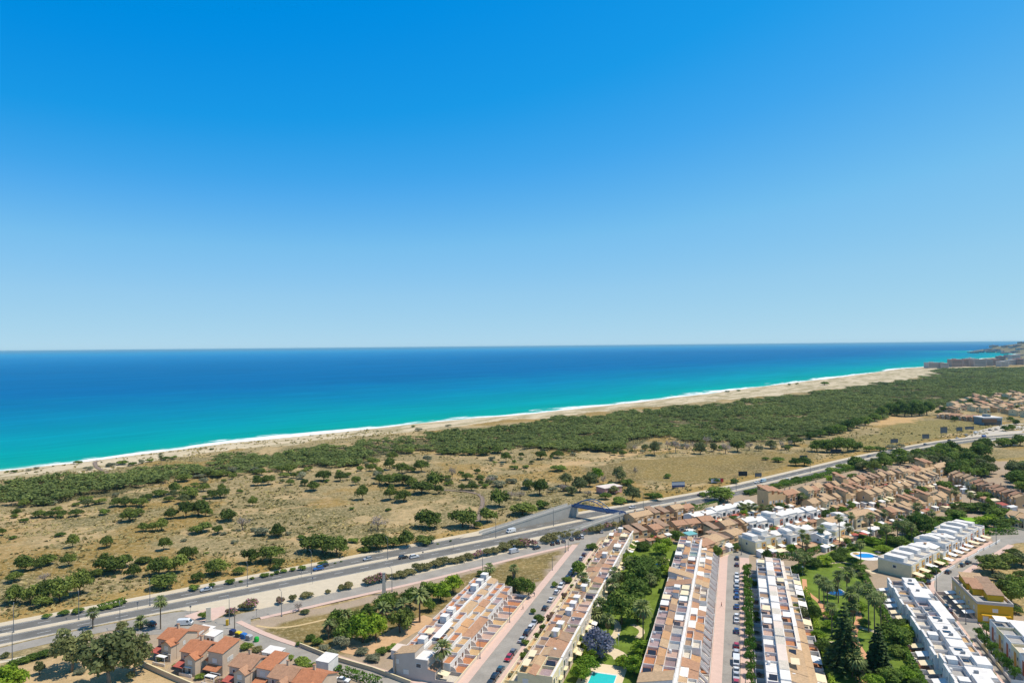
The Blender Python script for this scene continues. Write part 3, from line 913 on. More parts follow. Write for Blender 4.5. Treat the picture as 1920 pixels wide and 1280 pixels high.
PROTO = {}
def build_protos():
    for k in range(5):
        V, T_ = blobs_crown(ell_blobs(17, 100 + k, .36, .40, .36, .2, 1.1), 2400, .042, 200 + k, .5)
        PROTO['pine', k] = (leaf_mesh('crown', V, T_, M_PINE), trunk_mesh('trunk', .22, .028, 4, k))
    for k in range(4):
        V, T_ = blobs_crown(ell_blobs(20, 130 + k, .5, .34, .37, .2, 1.05, False), 2200, .043, 230 + k, .45)
        PROTO['broad', k] = (leaf_mesh('crown', V, T_, M_BROAD), trunk_mesh('trunk', .34, .03, 4, 20 + k))
        PROTO['lime', k] = (leaf_mesh('crown', V, T_, M_LIME), trunk_mesh('trunk', .34, .03, 4, 20 + k))
        PROTO['olive', k] = (leaf_mesh('crown', V, T_, M_OLIVE), trunk_mesh('trunk', .34, .03, 4, 20 + k))
    for k in range(3):
        V, T_ = blobs_crown(ell_blobs(11, 160 + k, .32, .38, .34, .23, 1.2, True), 1300, .058, 260 + k, .45)
        PROTO['shrub', k] = (leaf_mesh('foliage', V, T_, M_BROAD), trunk_mesh('stem', .2, .03, 4, 40 + k))
        PROTO['pineshrub', k] = (leaf_mesh('foliage', V, T_, M_PINE), trunk_mesh('stem', .2, .03, 4, 40 + k))
        PROTO['greygreen', k] = (leaf_mesh('foliage', V, T_, M_GREYG), trunk_mesh('stem', .2, .03, 4, 40 + k))
        PROTO['oleander', k] = (leaf_mesh('foliage', V, T_, M_OLEA), trunk_mesh('stem', .2, .03, 5, 40 + k))
        g = np.random.default_rng(k)
        sel = g.random(len(V) // 4) < .3
        me = leaf_mesh('blossom', (V.reshape(-1, 4, 3)[sel] * np.array([1.04, 1.04, 1.04])).reshape(-1, 3), np.repeat(g.random(sel.sum()), 4), M_FLOW)
        PROTO['oleanderpink', k] = (PROTO['oleander', k][0], PROTO['oleander', k][1], me)
    for k in range(2):
        V, T_ = blobs_crown(ell_blobs(12, 180 + k, .66, .27, .33, .2, .9, False), 1000, .042, 280 + k, .6, .4, .15)
        PROTO['clipped', k] = (leaf_mesh('crown', V, T_, M_CLIP), trunk_mesh('trunk', .5, .04, 3, 50 + k))
    for k in range(3):   # leafless trees: forking branches with a haze of twigs
        g = random.Random(300 + k)
        mb = MB()
        mb.tube([(0, 0, -.03), (.01, .01, .2), (.0, .02, .34)], [.035, .028, .022], 6)
        tips = []
        for i in range(9):
            a = 2 * math.pi * i / 9 + g.uniform(-.3, .3); e = g.uniform(.35, 1.3)
            L = g.uniform(.35, .55)
            p1 = (L * .5 * math.cos(a) * math.cos(e), L * .5 * math.sin(a) * math.cos(e), .34 + L * .5 * math.sin(e))
            p2 = (L * math.cos(a) * math.cos(e * .9), L * math.sin(a) * math.cos(e * .9), .34 + L * 1.1 * math.sin(e * .9))
            mb.tube([(0, .02, .3), p1, p2], [.016, .01, .004], 4)
            for j in range(5):
                q = tuple(p1[c] + (p2[c] - p1[c]) * g.uniform(.1, .9) for c in range(3))
                e2 = tuple(q[c] + g.uniform(-.16, .16) + (.07 if c == 2 else 0) for c in range(3))
                mb.tube([q, e2], [.006, .002], 3); tips += [q, e2]
            tips.append(p2)
        nr = np.random.default_rng(k + 77)
        c = np.array(tips)[nr.integers(0, len(tips), 420)] + nr.normal(0, .05, (420, 3))
        V = leaf_quads(c, nr.normal(0, 1, (420, 3)), .03, nr)
        PROTO['bare', k] = (leaf_mesh('crown', V, np.repeat(nr.random(420), 4), M_GREY), mb.mesh('trunk', M_BARKG, True))
    for k in range(3):   # fan palms
        g = random.Random(400 + k); nr = np.random.default_rng(400 + k)
        Vs = []; Ts = []; Vd = []
        for i in range(46):
            a = g.uniform(0, 2 * math.pi); e = g.uniform(-.75, 1.35)
            L = g.uniform(.36, .5)
            d = np.array([math.cos(a) * math.cos(e), math.sin(a) * math.cos(e), math.sin(e)])
            s = np.array([-math.sin(a), math.cos(a), 0])
            p0 = d * L * .25; p1 = d * L * .7; p2 = d * L + np.array([0, 0, -.12 * L - .05])
            w = .1
            t = g.uniform(.2, .9) * (.6 if e < -.2 else 1)
            up = np.cross(d, s)
            for q in range(3):
                o = s * (q - 1) * w * 1.1 + up * .02 * abs(q - 1)
                Vs.append(np.array([p0 - s * .01, p1 + o * .9 - s * w * .4, p2 + o * 1.5, p1 + o * .9 + s * w * .4])); Ts += [t] * 4
        PROTO['fanpalm_c', k] = leaf_mesh('crown', np.concatenate(Vs), np.array(Ts), M_PALM)
        for i in range(34):
            a = g.uniform(0, 2 * math.pi); L = g.uniform(.28, .5)
            s = np.array([-math.sin(a), math.cos(a), 0]); o = np.array([math.cos(a), math.sin(a), 0])
            Vd.append(np.array([o * .06 - s * .03, o * .2 - s * .07 + [0, 0, -L * .6], o * .15 + [0, 0, -L], o * .2 + s * .07 + [0, 0, -L * .5]]))
        PROTO['fanpalm_d', k] = leaf_mesh('dead_fronds', np.concatenate(Vd), nr.random(len(Vd) * 4), M_PALMD)
        Vs = []; Ts = []
        for i in range(40):      # date palm: long arching feather fronds
            a = g.uniform(0, 2 * math.pi); e = g.uniform(-.2, 1.3); L = g.uniform(.42, .54)
            d = np.array([math.cos(a) * math.cos(e), math.sin(a) * math.cos(e), math.sin(e)]); s = np.array([-math.sin(a), math.cos(a), 0])
            pts = [d * L * f + np.array([0, 0, -.42 * L * f * f]) for f in (.05, .4, .75, 1.0)]
            ws = [.015, .055, .05, .005]
            t = g.uniform(.2, .9)
            for j in range(3):
                for sg in (-1, 1):
                    dr = np.array([0, 0, -.03])
                    Vs.append(np.array([pts[j], pts[j + 1], pts[j + 1] + s * ws[j + 1] * sg + dr * (j < 2), pts[j] + s * ws[j] * sg + dr * (j > 0)])); Ts += [t] * 4
        PROTO['datepalm_c', k] = leaf_mesh('crown', np.concatenate(Vs), np.array(Ts), M_PALM)
build_protos()
mb = MB(); g = random.Random(5)
mb.tube([(0, 0, -.2), (.02, .01, .35), (.0, .03, .7), (.01, .02, 1.0)], [1.0, .8, .72, .7], 8)
TR_PALM = mb.mesh('trunk', M_PTRUNK, True)

COUNT = {}
def plant(kind, name, x, y, w, h, z=0.0):
    """A tree w metres across and h metres tall standing at (x, y)."""
    base = {'oleanderpink': 'oleander'}.get(kind, kind)
    ks = [k for (n, k) in PROTO if n == kind]
    i = COUNT.get(kind, 0); COUNT[kind] = i + 1
    ms = PROTO[kind, ks[(i * 7 + i // 3) % len(ks)]]
    o = thing(name, (x, y, z), random.uniform(0, 6.28), scale=(w, w, h))
    for me in ms:
        link(me.name.split('.')[0], me, o)
    return o
def palm(x, y, h, cr=2.0, trunk_r=.28, date=False, skirt=True, z=0.0):
    k = COUNT.get('palm', 0); COUNT['palm'] = k + 1
    o = thing('palm_tree', (x, y, z), random.uniform(0, 6.28))
    link('trunk', TR_PALM, o, scale=(trunk_r, trunk_r, h))
    s = cr * 2.5
    link('crown', PROTO['datepalm_c' if date else 'fanpalm_c', k % 3], o, (0, 0.02 * trunk_r, h), scale=(s, s, s))
    if skirt: link('dead_fronds', PROTO['fanpalm_d', k % 3], o, (0, 0, h - .1 * cr), scale=(s * .75, s * .75, s * .9))
    return o
def ground_z(x, y):
    j = min(len(gx) - 2, max(0, np.searchsorted(gx, x) - 1)); i = min(len(gy) - 2, max(0, np.searchsorted(gy, y) - 1))
    fx = (x - gx[j]) / (gx[j + 1] - gx[j]); fy = (y - gy[i]) / (gy[i + 1] - gy[i])
    return float((GZ[i, j] * (1 - fx) + GZ[i, j + 1] * fx) * (1 - fy) + (GZ[i + 1, j] * (1 - fx) + GZ[i + 1, j + 1] * fx) * fy)
def at_px(px, py, w, h):
    """Place and size, in metres, of something whose foot stands at (px, py) and that spans w x h pixels of the photograph."""
    x, y = P(px, py)
    D = math.hypot(y, CAM_H); k = y / 1280
    wm = w * k
    th = math.atan2(CAM_H, y)
    hm = max(.45 * wm, (h * k - .3 * wm * math.sin(th)) / math.cos(th))
    return x, y, wm, hm, ground_z(x, y)

# the dune field: pines standing in the open (foot, spread, height in pixels of the photograph)
PINES = [(73, 967, 22, 16), (94, 968, 22, 15), (114, 968, 22, 16), (142, 966, 22, 17), (219, 949, 22, 18), (236, 949, 24, 19), (266, 950, 22, 19), (243, 977, 30, 26), (260, 967, 18, 16), (321, 973, 24, 20),
         (349, 970, 26, 32), (268, 996, 18, 18), (285, 996, 18, 18), (302, 996, 24, 26), (4, 1004, 12, 16), (136, 1026, 20, 28), (200, 1028, 20, 26), (308, 1033, 22, 26), (347, 1047, 22, 26), (361, 1049, 20, 26), (47, 1071, 30, 32), (69, 1068, 22, 20), (90, 1060, 28, 22), (128, 1063, 24, 26),
         (193, 1072, 32, 34), (214, 1074, 36, 36), (232, 1064, 26, 26), (270, 1056, 24, 14), (297, 1078, 34, 36), (328, 1074, 36, 38), (250, 1081, 26, 26), (28, 1130, 30, 36), (57, 1132, 32, 40), (88, 1128, 34, 44), (112, 1126, 40, 48), (79, 1137, 30, 26), (150, 1114, 40, 50), (26, 1092, 26, 20), (180, 1081, 24, 16), (307, 1103, 44, 30), (371, 1089, 22, 20), (405, 1078, 40, 34), (448, 1076, 20, 16),
         (469, 1056, 30, 30), (508, 1053, 42, 36), (522, 1066, 26, 22), (406, 892, 28, 14), (346, 902, 26, 16), (483, 909, 20, 20), (502, 908, 24, 20), (481, 888, 20, 10), (534, 895, 18, 10), (541, 888, 26, 18), (607, 902, 26, 22), (639, 902, 22, 18), (571, 912, 14, 14), (587, 920, 22, 20), (667, 911, 14, 18), (679, 936, 22, 30), (382, 920, 20, 18),
         (356, 934, 34, 22), (327, 926, 20, 24), (365, 911, 14, 10), (397, 936, 18, 18), (414, 935, 28, 20), (372, 968, 32, 34), (386, 970, 20, 18), (429, 977, 28, 24), (474, 947, 16, 18), (376, 999, 36, 22), (408, 1001, 20, 18), (521, 1007, 28, 26), (586, 1035, 40, 34), (605, 1037, 40, 38), (631, 1042, 42, 40), (690, 878, 12, 8), (730, 881, 18, 26), (736, 862, 20, 18), (754, 889, 24, 22), (771, 886, 18, 12), (790, 885, 26, 26),
         (711, 908, 18, 20), (729, 911, 30, 24), (756, 911, 30, 22), (744, 904, 24, 18), (790, 926, 36, 26), (816, 915, 30, 32), (822, 927, 16, 18), (732, 937, 24, 28), (757, 940, 30, 24), (774, 915, 22, 20), (876, 898, 20, 14), (895, 887, 12, 10), (902, 898, 16, 10), (884, 920, 22, 16), (867, 920, 16, 14), (936, 950, 34, 36), (949, 866, 18, 20), (805, 990, 44, 38), (867, 988, 46, 38), (914, 979, 32, 32), (895, 990, 16, 14), (979, 965, 44, 26), (707, 1029, 44, 34), (694, 1028, 30, 26), (737, 1026, 28, 22), (762, 1025, 28, 34), (797, 1019, 34, 15),
         (1012, 928, 28, 34), (990, 915, 20, 20), (1014, 862, 22, 18), (1046, 859, 20, 16), (1034, 862, 8, 10), (687, 1035, 18, 13), (850, 850, 26, 12), (880, 853, 26, 14), (908, 853, 26, 14), (933, 850, 28, 12), (977, 857, 10, 10), (1100, 844, 24, 16), (1120, 846, 26, 15), (1140, 845, 26, 16), (1160, 843, 24, 15), (993, 842, 22, 12), (1033, 840, 22, 12), (1383, 846, 24, 24), (1490, 834, 26, 18), (645, 872, 22, 12), (610, 872, 20, 12), (586, 866, 20, 12), (829, 852, 20, 10), (762, 850, 26, 12), (700, 870, 20, 14), (667, 872, 24, 12), (300, 930, 26, 14), (275, 938, 22, 14), (185, 944, 22, 12), (160, 940, 22, 12), (316, 940, 18, 12)]
for px, py, w, h in PINES:
    x, y, wm, hm, z = at_px(px, py, w, h)
    bushy = hm < wm * .6 or (w >= 28 and (px * 7 + py) % 5 < 3)
    o = plant('pineshrub' if bushy else 'pine', 'pine_tree', x, y, wm * 1.15, hm * 1.1, z)
    auto(o, 'pine tree', 'tree', 'pines standing in the dune field', 'low spreading' if bushy else ('broad' if wm > hm * 1.05 else ('slender' if hm > wm * 1.35 else 'rounded')))
g = random.Random(404); FR = []; tries = 0
FRINGE = pp((-20, 950), (60, 946), (200, 932), (290, 914), (330, 898), (480, 874), (640, 868), (760, 842), (900, 846), (1060, 846), (1180, 842), (1240, 822), (1350, 834), (1480, 832), (1480, 846), (1200, 850), (1060, 868), (900, 884), (860, 900), (1000, 905), (1060, 925), (900, 925), (760, 905), (640, 905), (500, 915), (400, 945), (250, 965), (60, 985), (-20, 990))
xs = [p[0] for p in FRINGE]; ys = [p[1] for p in FRINGE]
PB = [P(a[0], a[1]) for a in PINES]
while len(FR) < 105 and tries < 20000:
    tries += 1
    x, y = g.uniform(min(xs), max(xs)), g.uniform(min(ys), max(ys))
    if not inpoly(np.array([x]), np.array([y]), FRINGE)[0] or fbm(np.array([x / 45]), np.array([y / 45]), 405)[0] < .45: continue
    if all(math.hypot(x - a, y - b) > 5.5 for a, b in FR) and all(math.hypot(x - a, y - b) > 6 for a, b in PB): FR.append((x, y))
for x, y in FR:
    k = g.choice(['pineshrub', 'pineshrub', 'greygreen', 'shrub', 'pine', 'olive']); w = g.uniform(3.5, 8.5)
    ph, adj = {'pineshrub': ('fringe pine', 'low'), 'pine': ('fringe pine', 'trunked'), 'greygreen': ('fringe bush', 'greyish'), 'shrub': ('fringe bush', 'green'), 'olive': ('fringe bush', 'olive green')}[k]
    auto(plant(k, 'pine_tree' if 'pine' in ph else 'shrub', x, y, w, w * g.uniform(.5, .8) if k != 'pine' else w * .85, ground_z(x, y)), ph, 'tree' if 'pine' in ph else 'shrub', 'pines and bushes fringing the forest', adj)
SHRUBS = [(112, 1005, 18, 10, 'shrub'), (196, 963, 18, 14, 'shrub'), (492, 1004, 28, 18, 'greygreen'), (476, 997, 14, 9, 'greygreen'), (541, 1003, 12, 8, 'greygreen'), (566, 1013, 16, 10, 'shrub'), (663, 1017, 20, 8, 'shrub'), (581, 990, 10, 5, 'shrub'), (839, 910, 12, 8, 'shrub'), (865, 888, 12, 8, 'shrub'), (910, 914, 14, 10, 'shrub'), (990, 912, 20, 20, 'greygreen'), (935, 912, 24, 16, 'greygreen'), (986, 878, 14, 7, 'shrub'), (1046, 882, 28, 10, 'shrub'), (964, 880, 18, 8, 'shrub'),
          (1252, 895, 16, 10, 'shrub'), (371, 896, 20, 9, 'greygreen'), (1016, 953, 26, 18, 'shrub'), (1140, 916, 28, 16, 'shrub'), (1177, 908, 24, 14, 'shrub'), (1162, 944, 30, 14, 'shrub'), (1219, 933, 22, 12, 'shrub'), (1232, 938, 20, 18, 'shrub'), (1134, 936, 22, 16, 'shrub'), (1320, 931, 20, 10, 'shrub'), (1378, 906, 18, 10, 'shrub'), (1340, 905, 20, 12, 'shrub'), (676, 1033, 12, 8, 'shrub'),
          (700, 1140, 0, 0, ''), (25, 1010, 12, 8, 'shrub'), (420, 1003, 12, 6, 'greygreen'), (440, 1018, 14, 6, 'greygreen'), (345, 1016, 12, 6, 'greygreen'), (386, 1040, 10, 7, 'shrub'), (660, 955, 10, 6, 'shrub'), (728, 955, 12, 6, 'shrub'), (1062, 920, 22, 12, 'greygreen'), (1036, 922, 18, 12, 'greygreen'), (960, 905, 22, 12, 'greygreen'), (925, 897, 20, 10, 'greygreen'), (1460, 866, 22, 7, 'shrub'), (1435, 862, 14, 6, 'shrub'), (1650, 846, 24, 12, 'shrub'), (1672, 843, 22, 12, 'greygreen'), (1630, 846, 20, 13, 'shrub'), (1690, 838, 14, 8, 'greygreen'),
          (13, 885, 8, 4, 'shrub'), (26, 886, 12, 5, 'shrub'), (54, 884, 10, 4, 'greygreen'), (68, 881, 10, 4, 'greygreen'), (147, 872, 15, 6, 'shrub'), (165, 882, 16, 9, 'greygreen'), (207, 875, 18, 9, 'greygreen'), (230, 871, 20, 9, 'shrub'), (248, 872, 16, 7, 'shrub'), (266, 869, 12, 9, 'greygreen'), (280, 866, 14, 6, 'shrub'), (310, 862, 16, 9, 'shrub'), (325, 860, 14, 8, 'shrub'), (397, 845, 8, 4, 'shrub'), (437, 853, 6, 4, 'shrub'), (452, 852, 8, 3, 'shrub'), (1546, 722, 18, 6, 'shrub'), (775, 803, 8, 4, 'shrub'), (785, 808, 14, 5, 'greygreen'), (840, 800, 12, 4, 'greygreen'), (1363, 737, 9, 4, 'shrub'), (1385, 735, 8, 4, 'shrub'), (1480, 724, 6, 5, 'shrub'), (1494, 722, 6, 5, 'shrub')]
for px, py, w, h, k in SHRUBS:
    if not w: continue
    x, y, wm, hm, z = at_px(px, py, w, h)
    auto(plant(k, 'shrub', x, y, wm * 1.05, hm, z), 'shrub', 'shrub', 'shrubs on the dunes', 'greyish' if k == 'greygreen' else 'green')
BARE = [(709, 994, 42, 30), (455, 995, 32, 28), (848, 897, 18, 26), (1057, 921, 26, 16), (920, 904, 26, 14), (975, 936, 30, 20), (84, 1093, 26, 22), (1191, 892, 11, 20), (958, 934, 24, 16), (1131, 906, 20, 18), (1102, 932, 22, 14)]
for px, py, w, h in BARE:
    x, y, wm, hm, z = at_px(px, py, w, h)
    auto(plant('bare', 'bare_tree', x, y, wm, hm, z), 'leafless tree', 'tree', 'grey leafless trees in the dunes', 'grey')
BROWNT = [(1227, 853, 20, 26), (1267, 850, 20, 26), (1288, 850, 17, 22), (1313, 851, 24, 24), (1360, 850, 24, 22), (1405, 843, 20, 16), (1445, 840, 20, 18), (1465, 844, 12, 20), (1325, 834, 20, 18), (1210, 844, 14, 13), (1252, 843, 14, 18), (1190, 844, 12, 12), (1338, 846, 14, 18), (1300, 842, 14, 14), (1482, 840, 10, 16)]
for px, py, w, h in BROWNT:
    x, y, wm, hm, z = at_px(px, py, w, h)
    auto(plant('bare' if COUNT.get('brn', 0) % 3 else 'olive', 'sparse_tree', x, y, wm * 1.05, hm * 1.05, z), 'half bare tree', 'tree', 'half bare trees along the back of the brown field', 'brownish')
    COUNT['brn'] = COUNT.get('brn', 0) + 1
GROVE = [(1532, 847, 30, 26), (1550, 848, 32, 28), (1570, 848, 34, 30), (1590, 847, 32, 27), (1604, 845, 26, 20), (1492, 873, 26, 18), (1508, 873, 28, 20)]
for px, py, w, h in GROVE:
    x, y, wm, hm, z = at_px(px, py, w, h)
    auto(plant('broad', 'broadleaf_tree', x, y, wm, hm, z), 'dark broadleaf tree', 'tree', 'broadleaf trees of the clump beside the far billboard', 'dense')
OL = [(1061, 910, 26, 26), (1087, 923, 32, 30), (1106, 910, 30, 30), (1161, 903, 28, 34), (1185, 940, 34, 34), (1072, 930, 22, 20), (1150, 926, 24, 16)]
for px, py, w, h in OL:
    x, y, wm, hm, z = at_px(px, py, w, h)
    auto(plant('olive', 'broadleaf_tree', x, y, wm, hm, z), 'olive green tree', 'tree', 'olive green trees round the pink house', 'loose')
x, y, wm, hm, z = at_px(1119, 902, 28, 30); auto(plant('lime', 'broadleaf_tree', x, y, wm, hm, z), 'bright green tree', 'tree', 'bright green trees', 'fresh')
x, y, wm, hm, z = at_px(1350, 940, 56, 32)
tag(plant('broad', 'broadleaf_tree', x, y, wm, hm, z), 'single big round dark green tree between the motorway and the white villas', 'tree')
LANDM = [('big tree by the villas', 1350, 925)]

# verge bushes along the far side, oleanders between the motorway and the frontage road
VERGE = [(364, 1106, 20, 13), (397, 1100, 14, 11), (432, 1094, 19, 11), (452, 1091, 9, 4), (472, 1086, 9, 6), (496, 1081, 17, 9), (510, 1079, 8, 6), (519, 1076, 11, 8), (532, 1073, 13, 9), (549, 1070, 11, 8), (567, 1068, 15, 11), (605, 1060, 19, 11), (87, 1157, 19, 10), (118, 1153, 20, 12), (146, 1149, 22, 13), (191, 1143, 18, 9), (205, 1140, 18, 10), (220, 1136, 18, 10), (232, 1131, 12, 8), (640, 1053, 5, 3), (628, 1056, 5, 3), (821, 1020, 5, 3), (845, 1015, 5, 4),
         (966, 985, 8, 5), (976, 983, 8, 5), (986, 981, 8, 5), (994, 979, 9, 5), (1008, 977, 9, 4), (1026, 975, 8, 6)]
for px, py, w, h in VERGE:
    x, y, wm, hm, z = at_px(px, py, w, h)
    auto(plant('shrub', 'verge_bush', x, y, wm, max(.6, hm), 0), 'verge bush', 'bush', 'bushes along the far edge of the motorway', 'small' if w < 12 else 'rounded')
OLEA = [(433, 1153, 18, 16, 1), (458, 1142, 20, 15, 0), (471, 1140, 22, 18, 1), (525, 1132, 13, 14, 1), (549, 1127, 12, 13, 0), (575, 1120, 20, 12, 0), (615, 1112, 9, 8, 0), (641, 1106, 14, 11, 0), (654, 1103, 17, 13, 0), (694, 1095, 20, 15, 1), (712, 1091, 20, 18, 1), (724, 1086, 14, 12, 0), (740, 1084, 16, 12, 0), (754, 1081, 20, 13, 0), (768, 1077, 20, 13, 0), (784, 1070, 20, 16, 0), (800, 1068, 18, 14, 0), (816, 1063, 20, 15, 0), (830, 1059, 20, 16, 0), (850, 1056, 18, 12, 0), (864, 1053, 18, 13, 0), (880, 1049, 18, 13, 0), (896, 1045, 18, 14, 1), (912, 1041, 18, 14, 0), (928, 1037, 20, 14, 0), (943, 1033, 20, 15, 0),
        (950, 1028, 22, 13, 0), (968, 1025, 24, 16, 0), (983, 1024, 20, 16, 1), (1000, 1024, 14, 14, 1), (1022, 1018, 18, 14, 0), (1034, 1014, 20, 16, 0), (1048, 1010, 20, 15, 0), (1062, 1007, 20, 15, 0), (1076, 1004, 20, 14, 0), (1090, 1001, 20, 14, 1), (1104, 999, 20, 15, 0), (1118, 996, 22, 16, 0), (1132, 992, 22, 16, 1), (1147, 989, 24, 16, 0), (1160, 986, 22, 15, 0), (380, 1160, 13, 14, 2), (387, 1196, 22, 14, 1)]
for px, py, w, h, k in OLEA:
    x, y, wm, hm, z = at_px(px, py, w, h)
    o = plant('oleanderpink' if k == 1 else ('oleander' if k == 0 else 'shrub'), 'oleander_bush', x, y, wm * 1.3, max(1.3, hm * 1.15), 0)
    auto(o, 'oleander bush', 'bush', 'oleanders beside the frontage road', 'pink flowered' if k == 1 else 'brownish green')
# hedges and trees south of the motorway, to the east
for i, (px, py, w, h) in enumerate([(1181, 980, 18, 16), (1195, 976, 14, 12), (1206, 974, 16, 13), (1236, 966, 14, 8), (1246, 965, 14, 9), (1270, 960, 16, 12), (1284, 956, 18, 14), (1298, 952, 16, 12), (1405, 926, 20, 10), (1420, 922, 20, 10), (1436, 918, 20, 11), (1455, 915, 22, 12), (1475, 908, 22, 12), (1495, 903, 22, 12), (1515, 899, 20, 10), (1535, 894, 18, 8), (1562, 886, 24, 13), (1580, 880, 24, 14), (1600, 876, 24, 15)]):
    x, y, wm, hm, z = at_px(px, py, w, h)
    auto(plant('shrub', 'roadside_bush', x, y, wm * 1.1, hm, 0), 'hedge bush', 'bush', 'hedge bushes along the near side of the motorway', 'dark green')
GR2 = []
g = random.Random(99)
for poly, n in ((pp((1600, 878), (1680, 858), (1770, 850), (1850, 842), (1852, 856), (1760, 868), (1700, 872), (1640, 886)), 26), (pp((1700, 866), (1790, 862), (1850, 872), (1868, 886), (1840, 900), (1740, 888)), 26), (pp((1862, 905), (1920, 885), (1990, 880), (1990, 925), (1930, 925)), 16), (pp((1870, 824), (1920, 836), (1925, 842), (1880, 838)), 4)):
    xs = [p[0] for p in poly]; ys = [p[1] for p in poly]
    k = 0
    while k < n:
        x, y = g.uniform(min(xs), max(xs)), g.uniform(min(ys), max(ys))
        if inpoly(np.array([x]), np.array([y]), poly)[0] and all(math.hypot(x - a, y - b) > 8 for a, b in GR2):
            GR2.append((x, y)); k += 1
            kind = g.choice(['broad', 'broad', 'olive', 'pine', 'broad'])
            w = g.uniform(10, 17)
            o = plant(kind, 'grove_tree', x, y, w, w * g.uniform(.6, .85), 0)
            auto(o, 'grove tree', 'tree', 'trees of the groves beyond the brown houses', {'broad': 'dark', 'olive': 'olive green', 'pine': 'flat topped'}[kind])
x, y, wm, hm, z = at_px(1763, 842, 18, 13); tag(plant('lime', 'grove_tree', x, y, wm, hm), 'single yellow green tree standing among the dark grove by the motorway', 'tree', 'trees of the groves beyond the brown houses')

# ------------------------------------------------------------------ pine wood behind the beach
def forest():
    g = np.random.default_rng(21)
    low = []
    for k in range(5):
        V, T_ = blobs_crown(ell_blobs(6, 500 + k, .5, .3, .34, .26, 1.0), 130, .088, 520 + k, .6, .45, .25)
        low.append((V, T_))
    pts = []
    poly = np.array(FOREST)
    x0, x1, y0, y1 = poly[:, 0].min(), poly[:, 0].max(), poly[:, 1].min(), poly[:, 1].max()
    for ya, yb, sp in ((y0, 800, 7.0), (800, 1200, 8.0), (1200, 1800, 10.5), (1800, y1, 15.0)):
        nx_ = np.arange(x0, x1, sp); ny_ = np.arange(ya, yb, sp)
        X, Y = np.meshgrid(nx_, ny_)
        X = X.ravel() + g.uniform(-.55, .55, X.size) * sp; Y = Y.ravel() + g.uniform(-.55, .55, Y.size) * sp
        wx = X + (vnoise(X / 18, Y / 18, 91) - .5) * 26 + (vnoise(X / 70, Y / 70, 98) - .5) * 60; wy = Y + (vnoise(X / 18, Y / 18, 92) - .5) * 26 + (vnoise(X / 70, Y / 70, 99) - .5) * 50
        k = inpoly(wx, wy, FOREST) & (np.abs(X / Y) < .82) & (shore(X, Y) > 30)
        gap = fbm(X / 42, Y / 42, 93); big = fbm(X / 110, Y / 110, 94); k &= ((gap < .65) & (big < .71)) | (g.random(X.size) < .25)
        for x, y in zip(X[k], Y[k]): pts.append((x, y, sp))
    Vs = []; Ts = []
    near = []
    for x, y, sp in pts:
        s = sp * g.uniform(1.15, 1.95); h = g.uniform(3.2, 6.2) * (1.25 if fbm(np.array([x / 90]), np.array([y / 90]), 96)[0] > .5 else .85)
        V, T_ = low[g.integers(0, 5)]
        a = g.uniform(0, 6.28); c, sn = math.cos(a), math.sin(a)
        W = np.empty_like(V)
        W[:, 0] = (V[:, 0] * c - V[:, 1] * sn) * s + x; W[:, 1] = (V[:, 0] * sn + V[:, 1] * c) * s + y
        W[:, 2] = (V[:, 2] - .12) * h + ground_z(x, y) if y < 1500 else (V[:, 2] - .12) * h
        Vs.append(W.astype(np.float32)); Ts.append(np.clip(T_ * .6 + g.uniform(-.15, .3) + .5 * (fbm(np.array([x / 70]), np.array([y / 110]), 97)[0] - .35), 0, 1))
    V = np.concatenate(Vs); T_ = np.concatenate(Ts)
    tag(link('pine_forest', leaf_mesh('pine_forest', V, T_, M_WOOD)), kind='stuff')
    return len(pts)
NF = forest()
# low scrub and grass tufts between the pines
def scrub():
    g = np.random.default_rng(33)
    N = 44000
    Y = 235 + (820 - 235) * g.random(N) ** 1.35; X = (g.random(N) * 1.7 - .85) * Y
    k = (shore(X, Y) > 22) & ~inpoly(X, Y, TOWN) & (Y > np.interp(X, [p[0] for p in MEDL], [p[1] for p in MEDL]) + 19) & (segdist(X, Y, MEDL[::4]) > 17) & ~inpoly(X, Y, BROWN)
    d = fbm(X / 25, Y / 25, 41); k &= g.random(N) < np.clip((d - .3) * 2.4, .05, 1)
    X = X[k]; Y = Y[k]
    n = len(X)
    Z = np.array([ground_z(x, y) for x, y in zip(X, Y)])
    w = g.uniform(.35, 1.25, n) * (1 + Y / 900)
    tone = np.clip(fbm(X / 30, Y / 30, 45) + g.normal(0, .2, n), 0, 1)
    Vs = []; Ts = []
    for q in range(4):
        c = np.stack([X + g.normal(0, .4, n) * w, Y + g.normal(0, .4, n) * w, Z + w * .22], 1)
        nr = np.stack([g.normal(0, .5, n), g.normal(0, .5, n), np.ones(n)], 1)
        Vs.append(leaf_quads(c, nr, w * .55, g, .5)); Ts.append(np.repeat(tone, 4))
    tag(link('dune_scrub', leaf_mesh('dune_scrub', np.concatenate(Vs), np.concatenate(Ts), M_SCRUB)), kind='stuff')
scrub()
